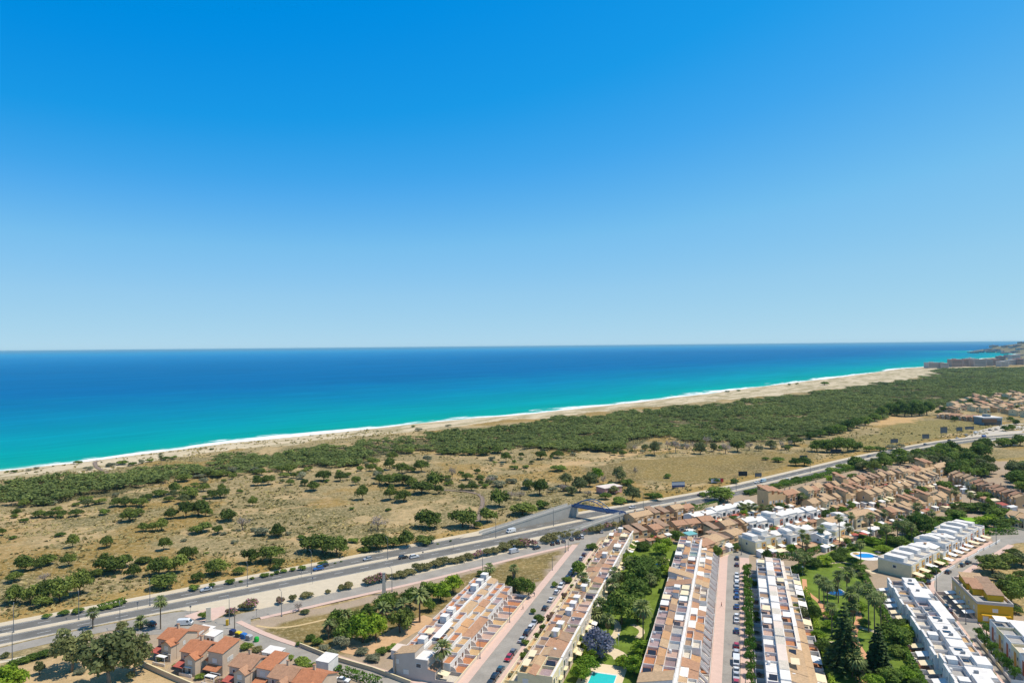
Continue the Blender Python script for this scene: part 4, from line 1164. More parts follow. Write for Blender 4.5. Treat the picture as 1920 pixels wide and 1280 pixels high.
LANDM += [('bare grey roadside tree', 709, 980), ('grey leafless dune tree', 455, 985), ('blue motorway car', 592, 1066), ('white motorway van', 964, 995), ('silver motorway car', 385, 1103),
          ('pink house', 1146, 912), ('blue arched footbridge', 1110, 945), ('beach boardwalk', 182, 875), ('winding path', 905, 945), ('white junction van', 347, 1170),
          ('red-ended billboard', 1345, 900), ('blue billboard', 1272, 908), ('kidney-shaped pool', 1622, 1041), ('turquoise pool', 1130, 1268), ('small garden pool', 1232, 1052), ('pool under palms', 1560, 1107),
          ('tall dark conifer', 1585, 1170), ('yellow block', 1850, 1120), ('lilac flowering tree', 1125, 1200), ('grey-walled end house', 795, 1240), ('green bottle bank', 482, 1195), ('grey concrete pylon', 720, 1090),
          ('sandy clearing', 1680, 788), ('orange-roofed tower house', 420, 1215), ('concrete ramp', 1085, 985), ('junction palm', 302, 1150), ('black-framed billboard', 1393, 885), ('half bare tree row', 1290, 845),
          ('left edge of the photo', 0, 1050), ('beach palm', 302, 862)]

# ------------------------------------------------------------------ buildings
W_WHITE = mat('white_render', hx('#e6e1da'), .85, .2, .35, .2, 2)
W_PINKW = mat('pinkish_render', hx('#dfcebf'), .85, .1, .5, .2, 3)
W_CREAM = mat('cream_render', hx('#e4d4aa'), .85, .12, .5, .2, 3)
W_BEIGE = mat('beige_render', hx('#cbb59a'), .85, .12, .5, .2, 3)
W_PEACH = mat('peach_render', hx('#d6b184'), .85, .14, .5, .2, 3)
W_SAND = mat('sand_render', hx('#c6a67c'), .85, .14, .5, .2, 3)
W_GREYB = mat('greyish_render', hx('#c2b6ab'), .85, .1, .5, .2, 3)
W_YELL = mat('yellow_render', hx('#dba92c'), .85, .1, .4, .2, 3)
W_ORNG = mat('orange_panel', hx('#d79a4a'), .85, .12, .6, .2, 3)
W_RED = mat('brick_red_panel', hx('#b5694c'), .85, .12, .6, .2, 3)
W_PINK = mat('pink_render', hx('#d9a39a'), .85, .14, .5, .2, 3)
W_CONC = mat('concrete', hx('#b3afa6'), .9, .15, .3, .15, 2)
T_ORNG = mat_tile('orange_tiles', hx('#c6845f'))
T_ORNR = mat_tile('ochre_tiles', hx('#cda075'))
T_TERR = mat_tile('terracotta_tiles', hx('#bd9274'))
T_TAN = mat_tile('tan_tiles', hx('#cbab86'))
T_BRWN = mat_tile('brown_tiles', hx('#ad8f76'))
T_RED = mat_tile('red_tiles', hx('#c2685a'))
FLOORS = {k: mat_floor(k + '_floor_tiles', hx(v)) for k, v in {'mauve': '#ab9493', 'pink': '#c4a594', 'terracotta': '#bd8058', 'grey': '#aeaba6', 'plum': '#958080', 'brown': '#a3886f', 'pale': '#d6ccbb', 'sand': '#c8a679', 'teal': '#8fa39c'}.items()}
M_GLASS = mat('window_glass', hx('#3a4650'), .15, .2, 2, .6)
M_SHUT = mat('roller_shutter', hx('#d9d6cf'), .6, .08, 4)
M_FRAME = mat('window_frame', hx('#e6e3dd'), .6, .05, 4)
M_WOODD = mat('door_wood', hx('#6b4630'), .6, .2, 4)
M_CANV = mat('cream_canvas', hx('#ead9b4'), .9, .08, 2)
M_CANVW = mat('white_canvas', hx('#eceae4'), .9, .06, 2)
M_METAL = mat('grey_metal', hx('#8a8d90'), .5, .1, 4, .4)
M_SOLAR = mat('solar_cells', hx('#2b3442'), .2, .15, 6, .6)
M_DARKM = mat('dark_metal', hx('#3e4145'), .5, .1, 4, .4)

fr = MB(); fr.add([], [])
def _frame_mesh(w, h):
    mb = MB()
    vs = []
    for xx in (0.0, .07):
        for (a, b) in ((-w / 2, 0), (w / 2, 0), (w / 2, h), (-w / 2, h)): vs.append((xx, a, b))
        for (a, b) in ((-w / 2 + .09, .09), (w / 2 - .09, .09), (w / 2 - .09, h - .09), (-w / 2 + .09, h - .09)): vs.append((xx, a, b))
    fs = []
    for k in range(4):
        n = (k + 1) % 4
        fs += [(8 + k, 8 + n, 12 + n, 12 + k), (k, n, 8 + n, 8 + k)[::-1], (4 + k, 4 + n, 12 + n, 12 + k)]
    mb.add(vs, fs)
    return mb.mesh('window', M_FRAME)
WIN = {}
for nm, w, h in (('wide', 1.7, 1.3), ('tall', 1.0, 1.3), ('french', 1.7, 2.1)):
    WIN[nm] = (_frame_mesh(w, h), MB().box(.01, .045, -w / 2 + .09, w / 2 - .09, .09, h - .09).mesh('pane', M_GLASS), MB().box(.01, .05, -w / 2 + .09, w / 2 - .09, .09, h - .09).mesh('shutter', M_SHUT))
DOOR = MB().box(0, .06, -.5, .5, 0, 2.1).mesh('door', M_WOODD)
DOORW = MB().box(0, .06, -.5, .5, 0, 2.1).mesh('door', M_FRAME)
def window(parent, x, y, z, face, kind='wide', shut=False, small=False):
    """face: heading of the outward normal in the parent's frame."""
    f, p, s = WIN[kind]
    o = link('window', f, parent, (x, y, z), face)
    if not small: link('shutter' if shut else 'pane', s if shut else p, o)
    return o
def door(parent, x, y, face, z=.16, white=False):
    return link('door', DOORW if white else DOOR, parent, (x, y, z), face)
def awning(parent, x0, x1, y0, y1, z, drop, m, along='x'):
    """Sloping canvas on two posts; it falls by drop towards x1 (or y0)."""
    mb = MB()
    if along == 'x': mb.add([(x0, y0, z), (x1, y0, z - drop), (x1, y1, z - drop), (x0, y1, z), (x0, y0, z - .06), (x1, y0, z - drop - .06), (x1, y1, z - drop - .06), (x0, y1, z - .06)], [(0, 1, 2, 3), (7, 6, 5, 4), (0, 4, 5, 1), (1, 5, 6, 2), (2, 6, 7, 3), (3, 7, 4, 0)])
    else: mb.add([(x0, y0, z - drop), (x1, y0, z - drop), (x1, y1, z), (x0, y1, z), (x0, y0, z - drop - .06), (x1, y0, z - drop - .06), (x1, y1, z - .06), (x0, y1, z - .06)], [(0, 1, 2, 3), (7, 6, 5, 4), (0, 4, 5, 1), (1, 5, 6, 2), (2, 6, 7, 3), (3, 7, 4, 0)])
    return part('awning', mb, m, parent)

def terraced(name, s0, L, cells, wall, floor_z=0.0, t_off=None):
    """A house of a terrace. Its local x runs across the street (towards larger t), its local y along the row.
    cells: (t0, t1, height, kind, material); kinds terrace, tile (slopes down to larger t), tileb (down to smaller t), flat, yard."""
    tb = cells[0][0]
    x, y = T(s0, tb)
    o = thing(name, (x, y, floor_z), TROT)
    body = [c for c in cells if c[3] != 'yard']
    prof = [(body[0][0] - tb, -.3)]
    tail = [(body[-1][1] - tb, -.3)]
    top = []
    for t0, t1, z, k, m in body:
        z0, z1 = z, z
        if k == 'tile': z0 = z + (t1 - t0) * .22
        if k == 'tileb': z1 = z + (t1 - t0) * .22
        top += [(t0 - tb, z0), (t1 - tb, z1)]
    clean = []
    for p in top:
        if not clean or abs(p[0] - clean[-1][0]) > 1e-4 or abs(p[1] - clean[-1][1]) > 1e-4: clean.append(p)
    outline = prof + tail + clean[::-1]
    mb = MB().prism_y(outline, .012, L - .012)
    part('wall', mb, wall, o)
    for t0, t1, z, k, m in cells:
        a, b = t0 - tb, t1 - tb
        if k == 'terrace':
            part('terrace', MB().box(a + .17, b - .17, .17, L - .17, z + .01, z + .06), m, o)
            part('parapet', MB().ring(a + .015, b - .015, .02, L - .02, .15, z + .003, z + random.uniform(.75, 1.0)), wall, o)
        elif k in ('tile', 'tileb'):
            d = (b - a) * .22
            z0, z1 = (z + d, z) if k == 'tile' else (z, z + d)
            mb = MB().add([(a - .02, .03, z0 + .012), (b + .1, .03, z1 + .012 - .02), (b + .1, L - .03, z1 + .012 - .02), (a - .02, L - .03, z0 + .012), (a - .02, .03, z0 + .13), (b + .1, .03, z1 + .11), (b + .1, L - .03, z1 + .11), (a - .02, L - .03, z0 + .13)],
                          [(0, 3, 2, 1), (4, 5, 6, 7), (0, 1, 5, 4), (1, 2, 6, 5), (2, 3, 7, 6), (3, 0, 4, 7)])
            part('tiled_roof', mb, m, o)
        elif k == 'flat':
            part('roof', MB().box(a + .05, b - .05, .05, L - .05, z + .003, z + .14), m, o)
        elif k == 'yard':
            part('yard_paving', MB().box(a + .12, b - .12, .06, L - .06, .02, .12), m, o)
            part('garden_wall', MB().ring(a, b, .01, L - .01, .13, .0, z), wall, o)
    return o, tb
def stair(o, xa, xb, za, zb, y, w, wall):
    """Outdoor flight, a sloping slab with treads and two white sloping side rails; za at xa, zb at xb (xa > xb)."""
    for yy in (y, y + w - .2):
        part('stair_wall', MB().prism_y([(xb, zb - .2), (xa, za - .1), (xa, za + .45), (xb, zb + .55)], yy, yy + .26), W_WHITE, o)
    n = 9
    pts = []
    for i in range(n):
        f0, f1 = i / n, (i + 1) / n
        zz = za + (zb - za) * f1
        pts += [(xa + (xb - xa) * f0, zz - .22), (xa + (xb - xa) * f1, zz - .22)]
    pts += [(xb, zb - .5), (xa, za - .3)]
    part('stair', MB().prism_y(pts, y + .27, y + w - .21), FLOORS['pink'], o)
def stair_house(o, x0, x1, y0, y1, z, h, wall, roof):
    b = part('stair_house', MB().box(x0, x1, y0, y1, z, z + h), wall, o)
    part('roof', MB().box(x0 - .08, x1 + .08, y0 - .08, y1 + .08, z + h + .003, z + h + .12), roof, b)
    link('door', DOORW, b, (x0 + .55 + (x1 - x0) * .3, y0, z + .05), -math.pi / 2)
def roof_extras(o, x0, x1, L, z, pal, r):
    """Small things fixed on a roof terrace."""
    k = r.random()
    if k < .16:
        awning(o, x0 + .4, x1 - .4, L * .35, L - .4, z + 2.3, .35, r.choice([M_CANVW, M_CANV]), 'y')
    elif k < .24:
        part('solar_panel', MB().add([(x0 + .6, 1.2, z + .35), (x1 - .6, 1.2, z + .35), (x1 - .6, 2.7, z + 1.2), (x0 + .6, 2.7, z + 1.2), (x0 + .6, 1.2, z + .28), (x1 - .6, 1.2, z + .28), (x1 - .6, 2.7, z + .05), (x0 + .6, 2.7, z + .05)], [(0, 1, 2, 3), (7, 6, 5, 4), (0, 4, 5, 1), (1, 5, 6, 2), (2, 6, 7, 3), (3, 7, 4, 0)]), M_SOLAR, o)
    elif k < .36:
        part('cooling_unit', MB().box(x0 + .5, x0 + 1.3, L - 1.2, L - .7, z + .08, z + .75), M_FRAME, o)
    elif k < .46:
        mb = MB().tube([(x1 - .7, L - .8, z), (x1 - .7, L - .8, z + 2.4)], .03, 5)
        part('aerial', mb, M_METAL, o)
    elif k < .56:
        part('water_tank', MB().lathe([(.45, z + .06), (.5, z + .1), (.5, z + .95), (.3, z + 1.1)], 10, 0, x0 + .9, L - 1.1), M_FRAME, o)

rnd = random.Random(42)
FL = FLOORS
def flname(m): return m.name.replace('_floor_tiles', '').replace('_tiles', ' tile').replace('_', ' ')
def pick(r, s): return r.choice([FL[k] for k in s.split()])

# Row between the lilac-tree garden and the broad pink pavement
def row_c():
    r = random.Random(1); L = 6.05; s = 190.0; i = 0
    while s < 338:
        wall = W_WHITE if r.random() < .7 else W_PINKW
        m1 = pick(r, 'mauve mauve plum pink grey brown terracotta mauve'); m3 = pick(r, 'mauve pink pink grey plum terracotta teal')
        cells = [(-27.6, -24.0, 6.1 + r.uniform(-.25, .25), 'terrace', m1), (-24.0, -21.6, 6.5 + r.uniform(0, .5), r.choice(['tile', 'tileb', 'tile']), r.choice([T_TERR, T_TAN, T_ORNR, T_BRWN])), (-21.6, -17.9, 6.1 + r.uniform(-.2, .2), 'terrace', m3)]
        if r.random() < .14: cells = [(-27.6, -17.9, 6.9, r.choice(['tileb', 'tile']), r.choice([T_TERR, T_TAN, T_BRWN]))]; m1 = cells[0][4]
        k4 = r.random(); za = 3.4 + r.uniform(0, 1.6)
        cells += [(-17.9, -17.1, 6.9, 'flat', W_WHITE), (-17.1, -14.7, za + .4, *(('terrace', pick(r, 'sand terracotta pale brown grey')) if k4 < .45 else (('tile', r.choice([T_TERR, T_ORNR, T_TAN])) if k4 < .75 else ('flat', W_WHITE)))),
                  (-14.7, -12.0, za - r.uniform(.1, .9), *(('tile', r.choice([T_TERR, T_TAN, T_ORNR])) if r.random() < .45 else (('terrace', pick(r, 'pale sand terracotta grey')) if r.random() < .5 else ('flat', W_WHITE)))),
                  (-12.0, -9.1, .6, 'yard', pick(r, 'pink pale mauve terracotta pink'))]
        o, tb = terraced('terraced_house', s, L, cells, wall)
        stair(o, -9.5 - tb, -11.95 - tb, .4, 2.7, .4 + r.uniform(0, .6), 1.3, wall)
        if r.random() < .8: stair(o, -9.5 - tb, -11.95 - tb, .4, 2.3, 3.2 + r.uniform(0, .7), 1.3, wall)
        if len(cells) > 5:
            roof_extras(o, 0, 3.6, L, 6.2, FL, r); roof_extras(o, 6.1, 9.6, L, 6.2, FL, r)
            if r.random() < .25: stair_house(o, 3.8, 5.9, 1.2, 4.2, 6.5, 2.3, wall, T_TERR if r.random() < .5 else W_WHITE)
        for zz in (.9, 3.7): window(o, 0, L * .5, zz, math.pi, 'wide', r.random() < .5)
        window(o, 15.6, L * .72, 1.0, 0, 'tall'); door(o, 15.6, L * .45, 0)
        if i == 0: window(o, 3, 0.012, 3.8, -math.pi / 2, 'wide', True)
        tag(o, f"house with {flname(m1)} roof, {ORD[i]} in from the near end, by the broad pink pavement", 'house', 'terraced houses beside the broad pink pavement')
        s += L; i += 1
row_c()
def row_b():
    r = random.Random(2); L = 6.1; s = 186.5; i = 0
    while s < 342:
        wall = W_PINKW if r.random() < .5 else W_CREAM
        m1 = pick(r, 'sand terracotta sand brown pink mauve'); m2 = pick(r, 'mauve pink terracotta sand grey teal plum')
        z = 6.2 + r.uniform(-.2, .2)
        cells = [(-67.1, -63.6, .9, 'yard', pick(r, 'pale sand pink')), (-63.6, -61.0, 3.2, 'terrace', pick(r, 'terracotta sand pale mauve')), (-61.0, -57.9, z, *(('terrace', m1) if r.random() < .6 else ('tileb', r.choice([T_TERR, T_TAN])))),
                 (-57.9, -55.4, z + .35, r.choice(['tile', 'tileb']), r.choice([T_TERR, T_TAN, T_TERR, T_BRWN])), (-55.4, -51.3, z - .1, *(('terrace', m2) if r.random() < .75 else ('tile', r.choice([T_TERR, T_BRWN])))), (-51.3, -50.6, z + .75, 'flat', W_WHITE)]
        o, tb = terraced('terraced_house', s, L, cells, wall)
        xr = -50.6 - tb
        roof_extras(o, 6.2, 9.1, L, z, FL, r); roof_extras(o, 11.8, 15.7, L, z, FL, r)
        if r.random() < .3: stair_house(o, 9.4, 11.5, 1.0, 4.0, z + .3, 2.2, wall, W_WHITE)
        window(o, xr, 1.6, 3.7, 0, 'french', r.random() < .4); window(o, xr, 4.3, 3.8, 0, 'tall', r.random() < .4)
        door(o, xr, 1.5, 0); window(o, xr, 4.2, .9, 0, 'wide', r.random() < .3)
        if r.random() < .6: awning(o, xr + .02, xr + 2.6, .5, L - .6, 2.9, .5, r.choice([M_CANV, M_CANV, M_CANVW]))
        part('balcony', MB().box(xr + .003, xr + .9, .5, 3.2, 3.0, 3.15), W_CREAM, o)
        window(o, 3.5, L * .5, .9, math.pi, 'tall'); 
        if i == 0:
            window(o, 8.5, .012, 3.9, -math.pi / 2, 'wide', True); window(o, 12.5, .012, 1.0, -math.pi / 2, 'wide', True)
        tag(o, f"terraced house with {flname(cells[4][4])} roof, {ORD[i]} in from the near end, by the car-lined street", 'house', 'terraced houses between the street of parked cars and the garden')
        s += L; i += 1
row_b()
def row_a():
    r = random.Random(3); L = 6.2; s = 186.0; i = 0
    while s < 260:
        wall = W_WHITE if i else W_GREYB
        f = i / 12
        m1 = pick(r, 'terracotta mauve pink terracotta brown'); z = 6.0 + r.uniform(-.2, .2)
        l = -100.6 - f * 3.0
        cells = [(l, l + 3.4, z - 1.2 + r.uniform(-.3, .3), r.choice(['tileb', 'terrace', 'terrace']), FL['terracotta']), (l + 3.4, l + 7.0, z, 'terrace', m1), (l + 7.0, l + 7.5, z + .8, 'flat', W_WHITE), (l + 7.5, l + 10.4, z - .4, *(('tile', r.choice([T_TERR, T_TAN])) if r.random() < .55 else ('terrace', pick(r, 'brown terracotta sand')))),
                 (l + 10.4, l + 13.2, 4.0 + r.uniform(-.3, .3), *(('tile', r.choice([T_TERR, T_ORNR, T_TAN])) if r.random() < .5 else ('terrace', pick(r, 'terracotta sand terracotta')))), (l + 13.2, l + 16.4, 2.6 + r.uniform(-.4, .5), *(('terrace', pick(r, 'terracotta sand mauve')) if r.random() < .6 else ('tile', T_TERR))), (l + 16.4, -80.4, 1.0, 'yard', pick(r, 'terracotta pink sand'))]
        if cells[0][3] == 'tileb': cells[0] = cells[0][:4] + (r.choice([T_TAN, T_TERR]),)
        if i == 0: cells = [(-100.6, -93.2, 6.7, 'tileb', T_TAN), (-93.2, -89.0, 6.4, 'flat', W_WHITE), (-89.0, -86.6, 3.3, 'tile', T_TERR), (-86.6, -80.4, 1.2, 'yard', FL['pale'])]; m1 = FL['sand']
        o, tb = terraced('terraced_house', s, L, cells, wall)
        if i == 0:
            window(o, 4.4, .012, 1.5, -math.pi / 2, 'wide', True); window(o, 1.5, .012, 4.3, -math.pi / 2, 'tall', True); window(o, 8.6, .012, 3.9, -math.pi / 2, 'wide')
            awning(o, 14.4, 17.6, .6, 3.4, 2.8, .5, M_CANV)
        else:
            roof_extras(o, 3.5, 6.9, L, z, FL, r)
            if r.random() < .22: awning(o, 7.7, 10.3, .4, L - .4, z + 2.1, .3, M_CANVW, 'y')
            if r.random() < .4: stair_house(o, 4.2, 6.6, 2.6, 5.4, z, 2.3, wall, W_WHITE)
            window(o, l + 16.4 - tb, 1.7, .9, 0, 'wide', r.random() < .4); door(o, l + 16.4 - tb, 4.4, 0)
            # curved wing walls of the front porches
            pts = [(.02 + l + 16.4 - tb + .0, .0)] + [(l + 16.4 - tb + 1.9 * math.sin(a * math.pi / 12), 1.1 + 1.5 * math.cos(a * math.pi / 12)) for a in range(0, 7)] + [(l + 16.4 - tb + 1.9, .0)]
            part('wing_wall', MB().prism_y(pts[::-1] if False else [pts[0], pts[-1]] + pts[-2:0:-1], .25, .45), W_PINKW, o)
        if i: tag(o, f"terraced house with {flname(m1)} terrace, {ORD[i]} in from the near end, behind the palm", 'house', 'terraced houses behind the palm and the grey end wall')
        else: tag(o, 'grey walled end house of the terrace, with a tan tiled roof and white blind', 'house', 'terraced houses behind the palm and the grey end wall')
        s += L; i += 1
row_a()
def row_d():
    r = random.Random(4); L = 6.0; s = 197.0; i = 0
    while s < 312:
        wall = W_WHITE
        z = 6.2 + r.uniform(-.3, .3)
        m1 = pick(r, 'plum mauve pink brown brown grey')
        low = i < 5
        cells = [(4.0, 6.6, 1.3, 'yard', pick(r, 'pale grey sand')), (6.6, 10.2, z - .4, *(('terrace', m1) if r.random() < .6 else ('flat', W_WHITE))), (10.2, 13.0, z + .9, 'flat', r.choice([W_WHITE, W_WHITE, FL['pale'], W_PINKW])), (13.0, 16.4, z, *(('tile', T_TAN) if low else (('terrace', pick(r, 'mauve terracotta brown pink')) if r.random() < .8 else ('flat', W_WHITE)))),
                 (16.4, 17.7, z - .3, *(('tile', T_TAN) if low else ('flat', r.choice([W_WHITE, W_PINKW])))), (17.7, 20.4, 3.3 + r.uniform(-.2, .3), *(('tile', r.choice([T_TAN, T_BRWN])) if r.random() < (.9 if low else .35) else ('terrace', pick(r, 'pale sand brown grey')))), (20.4, 23.6, 1.3, 'yard', pick(r, 'pale terracotta grey'))]
        o, tb = terraced('terraced_house', s, L, cells, wall)
        roof_extras(o, 2.7, 6.1, L, z - .4, FL, r); roof_extras(o, 9.1, 12.3, L, z, FL, r)
        if r.random() < .5: awning(o, 16.6, 19.4, .4, L - .5, 2.7, .4, r.choice([M_CANV, M_CANVW]))
        for yy, sh in ((1.6, True), (4.3, False)): window(o, 2.6, yy, 3.7, math.pi, 'tall', sh)
        door(o, 2.6, 1.8, math.pi); window(o, 2.6, 4.3, .9, math.pi, 'wide')
        window(o, 13.7 + 2.7, 3, .9, 0, 'french')
        roofd = {'terrace': flname(m1) + ' terrace', 'flat': 'white flat roof'}[cells[1][3]]
        tag(o, f"terraced house with {roofd}, {ORD[i]} in from the near end, behind clipped trees", 'house', 'terraced houses behind the clipped street trees')
        s += L; i += 1
row_d()
def row_e():
    r = random.Random(6); L = 6.0; s = 211.0; i = 0
    while s < 303:
        z = 5.5 + r.uniform(-.45, .45)
        m1 = pick(r, 'grey pale grey pale mauve sand')
        q = r.uniform(-.7, .7); k = r.random()
        cells = [(51.0, 55.4 + q, 1.4, 'yard', pick(r, 'pale grey terracotta')), (55.4 + q, 56.2 + q, z + .9, 'flat', W_WHITE), (56.2 + q, 60.6 + q, z - .7, 'terrace', m1)]
        if k < .35: cells += [(60.6 + q, 64.4, z + .1, 'terrace', pick(r, 'pale grey mauve')), (64.4, 68.3, z + 1.4, 'flat', W_WHITE)]
        elif k < .7: cells += [(60.6 + q, 65.6, z + 1.5, 'flat', W_WHITE), (65.6, 68.3, z - .2, 'terrace', pick(r, 'pale sand grey'))]
        else: cells += [(60.6 + q, 67.6 + q * .5, z + r.choice([.9, 1.5]), 'flat', W_WHITE)]
        end = cells[-1][1]
        cells += [(end, 71.0, 1.2, 'yard', pick(r, 'pale grey'))]
        o, tb = terraced('terraced_house', s, L, cells, W_WHITE)
        if r.random() < .75:
            y0 = r.uniform(.2, 1.5)
            awning(o, 4.3 + q, .9 + q, y0, y0 + r.uniform(2.5, 4.2), 3.0, .6, r.choice([M_CANVW, M_CANVW, M_CANV]))
        roof_extras(o, 5.2 + q, 9.5 + q, L, z - .7, FL, r)
        if r.random() < .4: stair_house(o, 5.6 + q, 8.2 + q, .8, 3.6, z - .7, 2.2, W_WHITE, W_WHITE)
        if r.random() < .6: part('cooling_unit', MB().box(11.4, 12.5, 1.4, 2.1, cells[3][2] + .14, cells[3][2] + .9), M_METAL, o)
        if r.random() < .4: part('solar_panel', MB().box(10.4, 12.6, 3.6, 5.2, cells[3][2] + .2, cells[3][2] + .3), M_SOLAR, o)
        for yy in (1.6, 4.3): window(o, 4.4 + q, yy, 3.3, math.pi, 'tall', yy > 3)
        window(o, 4.4 + q, 3, .5, math.pi, 'french')
        xe = end - 51.0
        window(o, xe, 1.5, 3.3, 0, 'tall'); window(o, xe, 4.4, 3.3, 0, 'tall', True); door(o, xe, 3, 0)
        kind = 'two stepped roof terraces' if k < .35 else ('a small street terrace' if k < .7 else 'one broad flat roof')
        tag(o, f"white house with {kind}, {ORD[i]} in from the near end, curving street", 'house', 'white terraced houses beside the curving street')
        s += L; i += 1
row_e()
def row_h():
    r = random.Random(8); L = 6.4
    s1, t1 = ST(*P(1868, 1180, 6)); i = 0
    s = s1 - 4 * L
    while i < 5:
        z = 6.2
        cells = [(t1 - 4.2, t1, 1.2, 'yard', FL['pale']), (t1, t1 + 5.0, z + r.uniform(-.2, .2), 'terrace', pick(r, 'pale grey')), (t1 + 5.0, t1 + 10.5, z + 1.2, 'flat', W_WHITE)]
        o, tb = terraced('terraced_house', s, L, cells, W_CREAM if i % 2 else W_WHITE)
        roof_extras(o, 4.4, 9, L, z, FL, r)
        part('orange_panel', MB().box(4.2 - .06, 4.2 - .004, 2.4, 4.0, .3, 5.6), W_ORNG if i % 2 else W_RED, o)
        for yy in (1.2, 5.3): window(o, 4.2, yy, 3.6, math.pi, 'tall', yy > 3)
        door(o, 4.2, 1.3, math.pi)
        tag(o, f"cream terraced house with white parapet, {ORD[i]} in from the near end, below the yellow block", 'house', 'cream terraced houses below the yellow block')
        s += L; i += 1
row_h()

# ---- free standing and townhouse rows
def gable_wall(mb, x0, x1, y0, y1, h, rise, axis='x'):
    """Block with gables; axis is the direction of the ridge."""
    if axis == 'x':
        c = (y0 + y1) / 2
        vs = []
        for x in (x0, x1): vs += [(x, y0, -.3), (x, y1, -.3), (x, y1, h), (x, c, h + rise), (x, y0, h)]
    else:
        c = (x0 + x1) / 2
        vs = []
        for y in (y1, y0): vs += [(x0, y, -.3), (x1, y, -.3), (x1, y, h), (c, y, h + rise), (x0, y, h)]
    fs = [(4, 3, 2, 1, 0), (5, 6, 7, 8, 9), (0, 1, 6, 5), (1, 2, 7, 6), (2, 3, 8, 7), (3, 4, 9, 8), (4, 0, 5, 9)]
    return mb.add(vs, fs)
def gable_roof(mb, x0, x1, y0, y1, h, rise, axis='x', over=.35, th=.16):
    if axis == 'x':
        c = (y0 + y1) / 2; k = rise / (c - y0)
        a = [(y0 - over, h - over * k + .01), (c, h + rise + .01), (y1 + over, h - over * k + .01)]
        b = [(p, z + th) for p, z in a]
        pr = a + b[::-1]
        vs = [(x0 - over, p, z) for p, z in pr] + [(x1 + over, p, z) for p, z in pr]
    else:
        c = (x0 + x1) / 2; k = rise / (c - x0)
        a = [(x0 - over, h - over * k + .01), (c, h + rise + .01), (x1 + over, h - over * k + .01)]
        b = [(p, z + th) for p, z in a]
        pr = a + b[::-1]
        vs = [(p, y1 + over, z) for p, z in pr] + [(p, y0 - over, z) for p, z in pr]
    fs = [(0, 1, 4, 5), (1, 2, 3, 4), (11, 10, 7, 6), (10, 9, 8, 7)] + [(i, i + 6, (i + 1) % 6 + 6, (i + 1) % 6) for i in range(6)]
    return mb.add(vs, fs)
def mono_roof(mb, x0, x1, y0, y1, h0, h1, over=.3, th=.16):
    """Single slope, h0 at y0 and h1 at y1."""
    k = (h1 - h0) / (y1 - y0)
    za, zb = h0 - over * k + .01, h1 + over * k + .01
    vs = [(x0 - over, y0 - over, za), (x1 + over, y0 - over, za), (x1 + over, y1 + over, zb), (x0 - over, y1 + over, zb)]
    vs += [(a, b, c + th) for a, b, c in vs]
    return mb.add(vs, [(0, 3, 2, 1), (4, 5, 6, 7), (0, 1, 5, 4), (1, 2, 6, 5), (2, 3, 7, 6), (3, 0, 4, 7)])
def chimney(parent, x, y, z, h=1.2):
    c = part('chimney', MB().box(x - .35, x + .35, y - .3, y + .3, z - .8, z + h), W_BEIGE, parent)
    part('cap', MB().box(x - .45, x + .45, y - .4, y + .4, z + h + .003, z + h + .12), T_TERR, c)

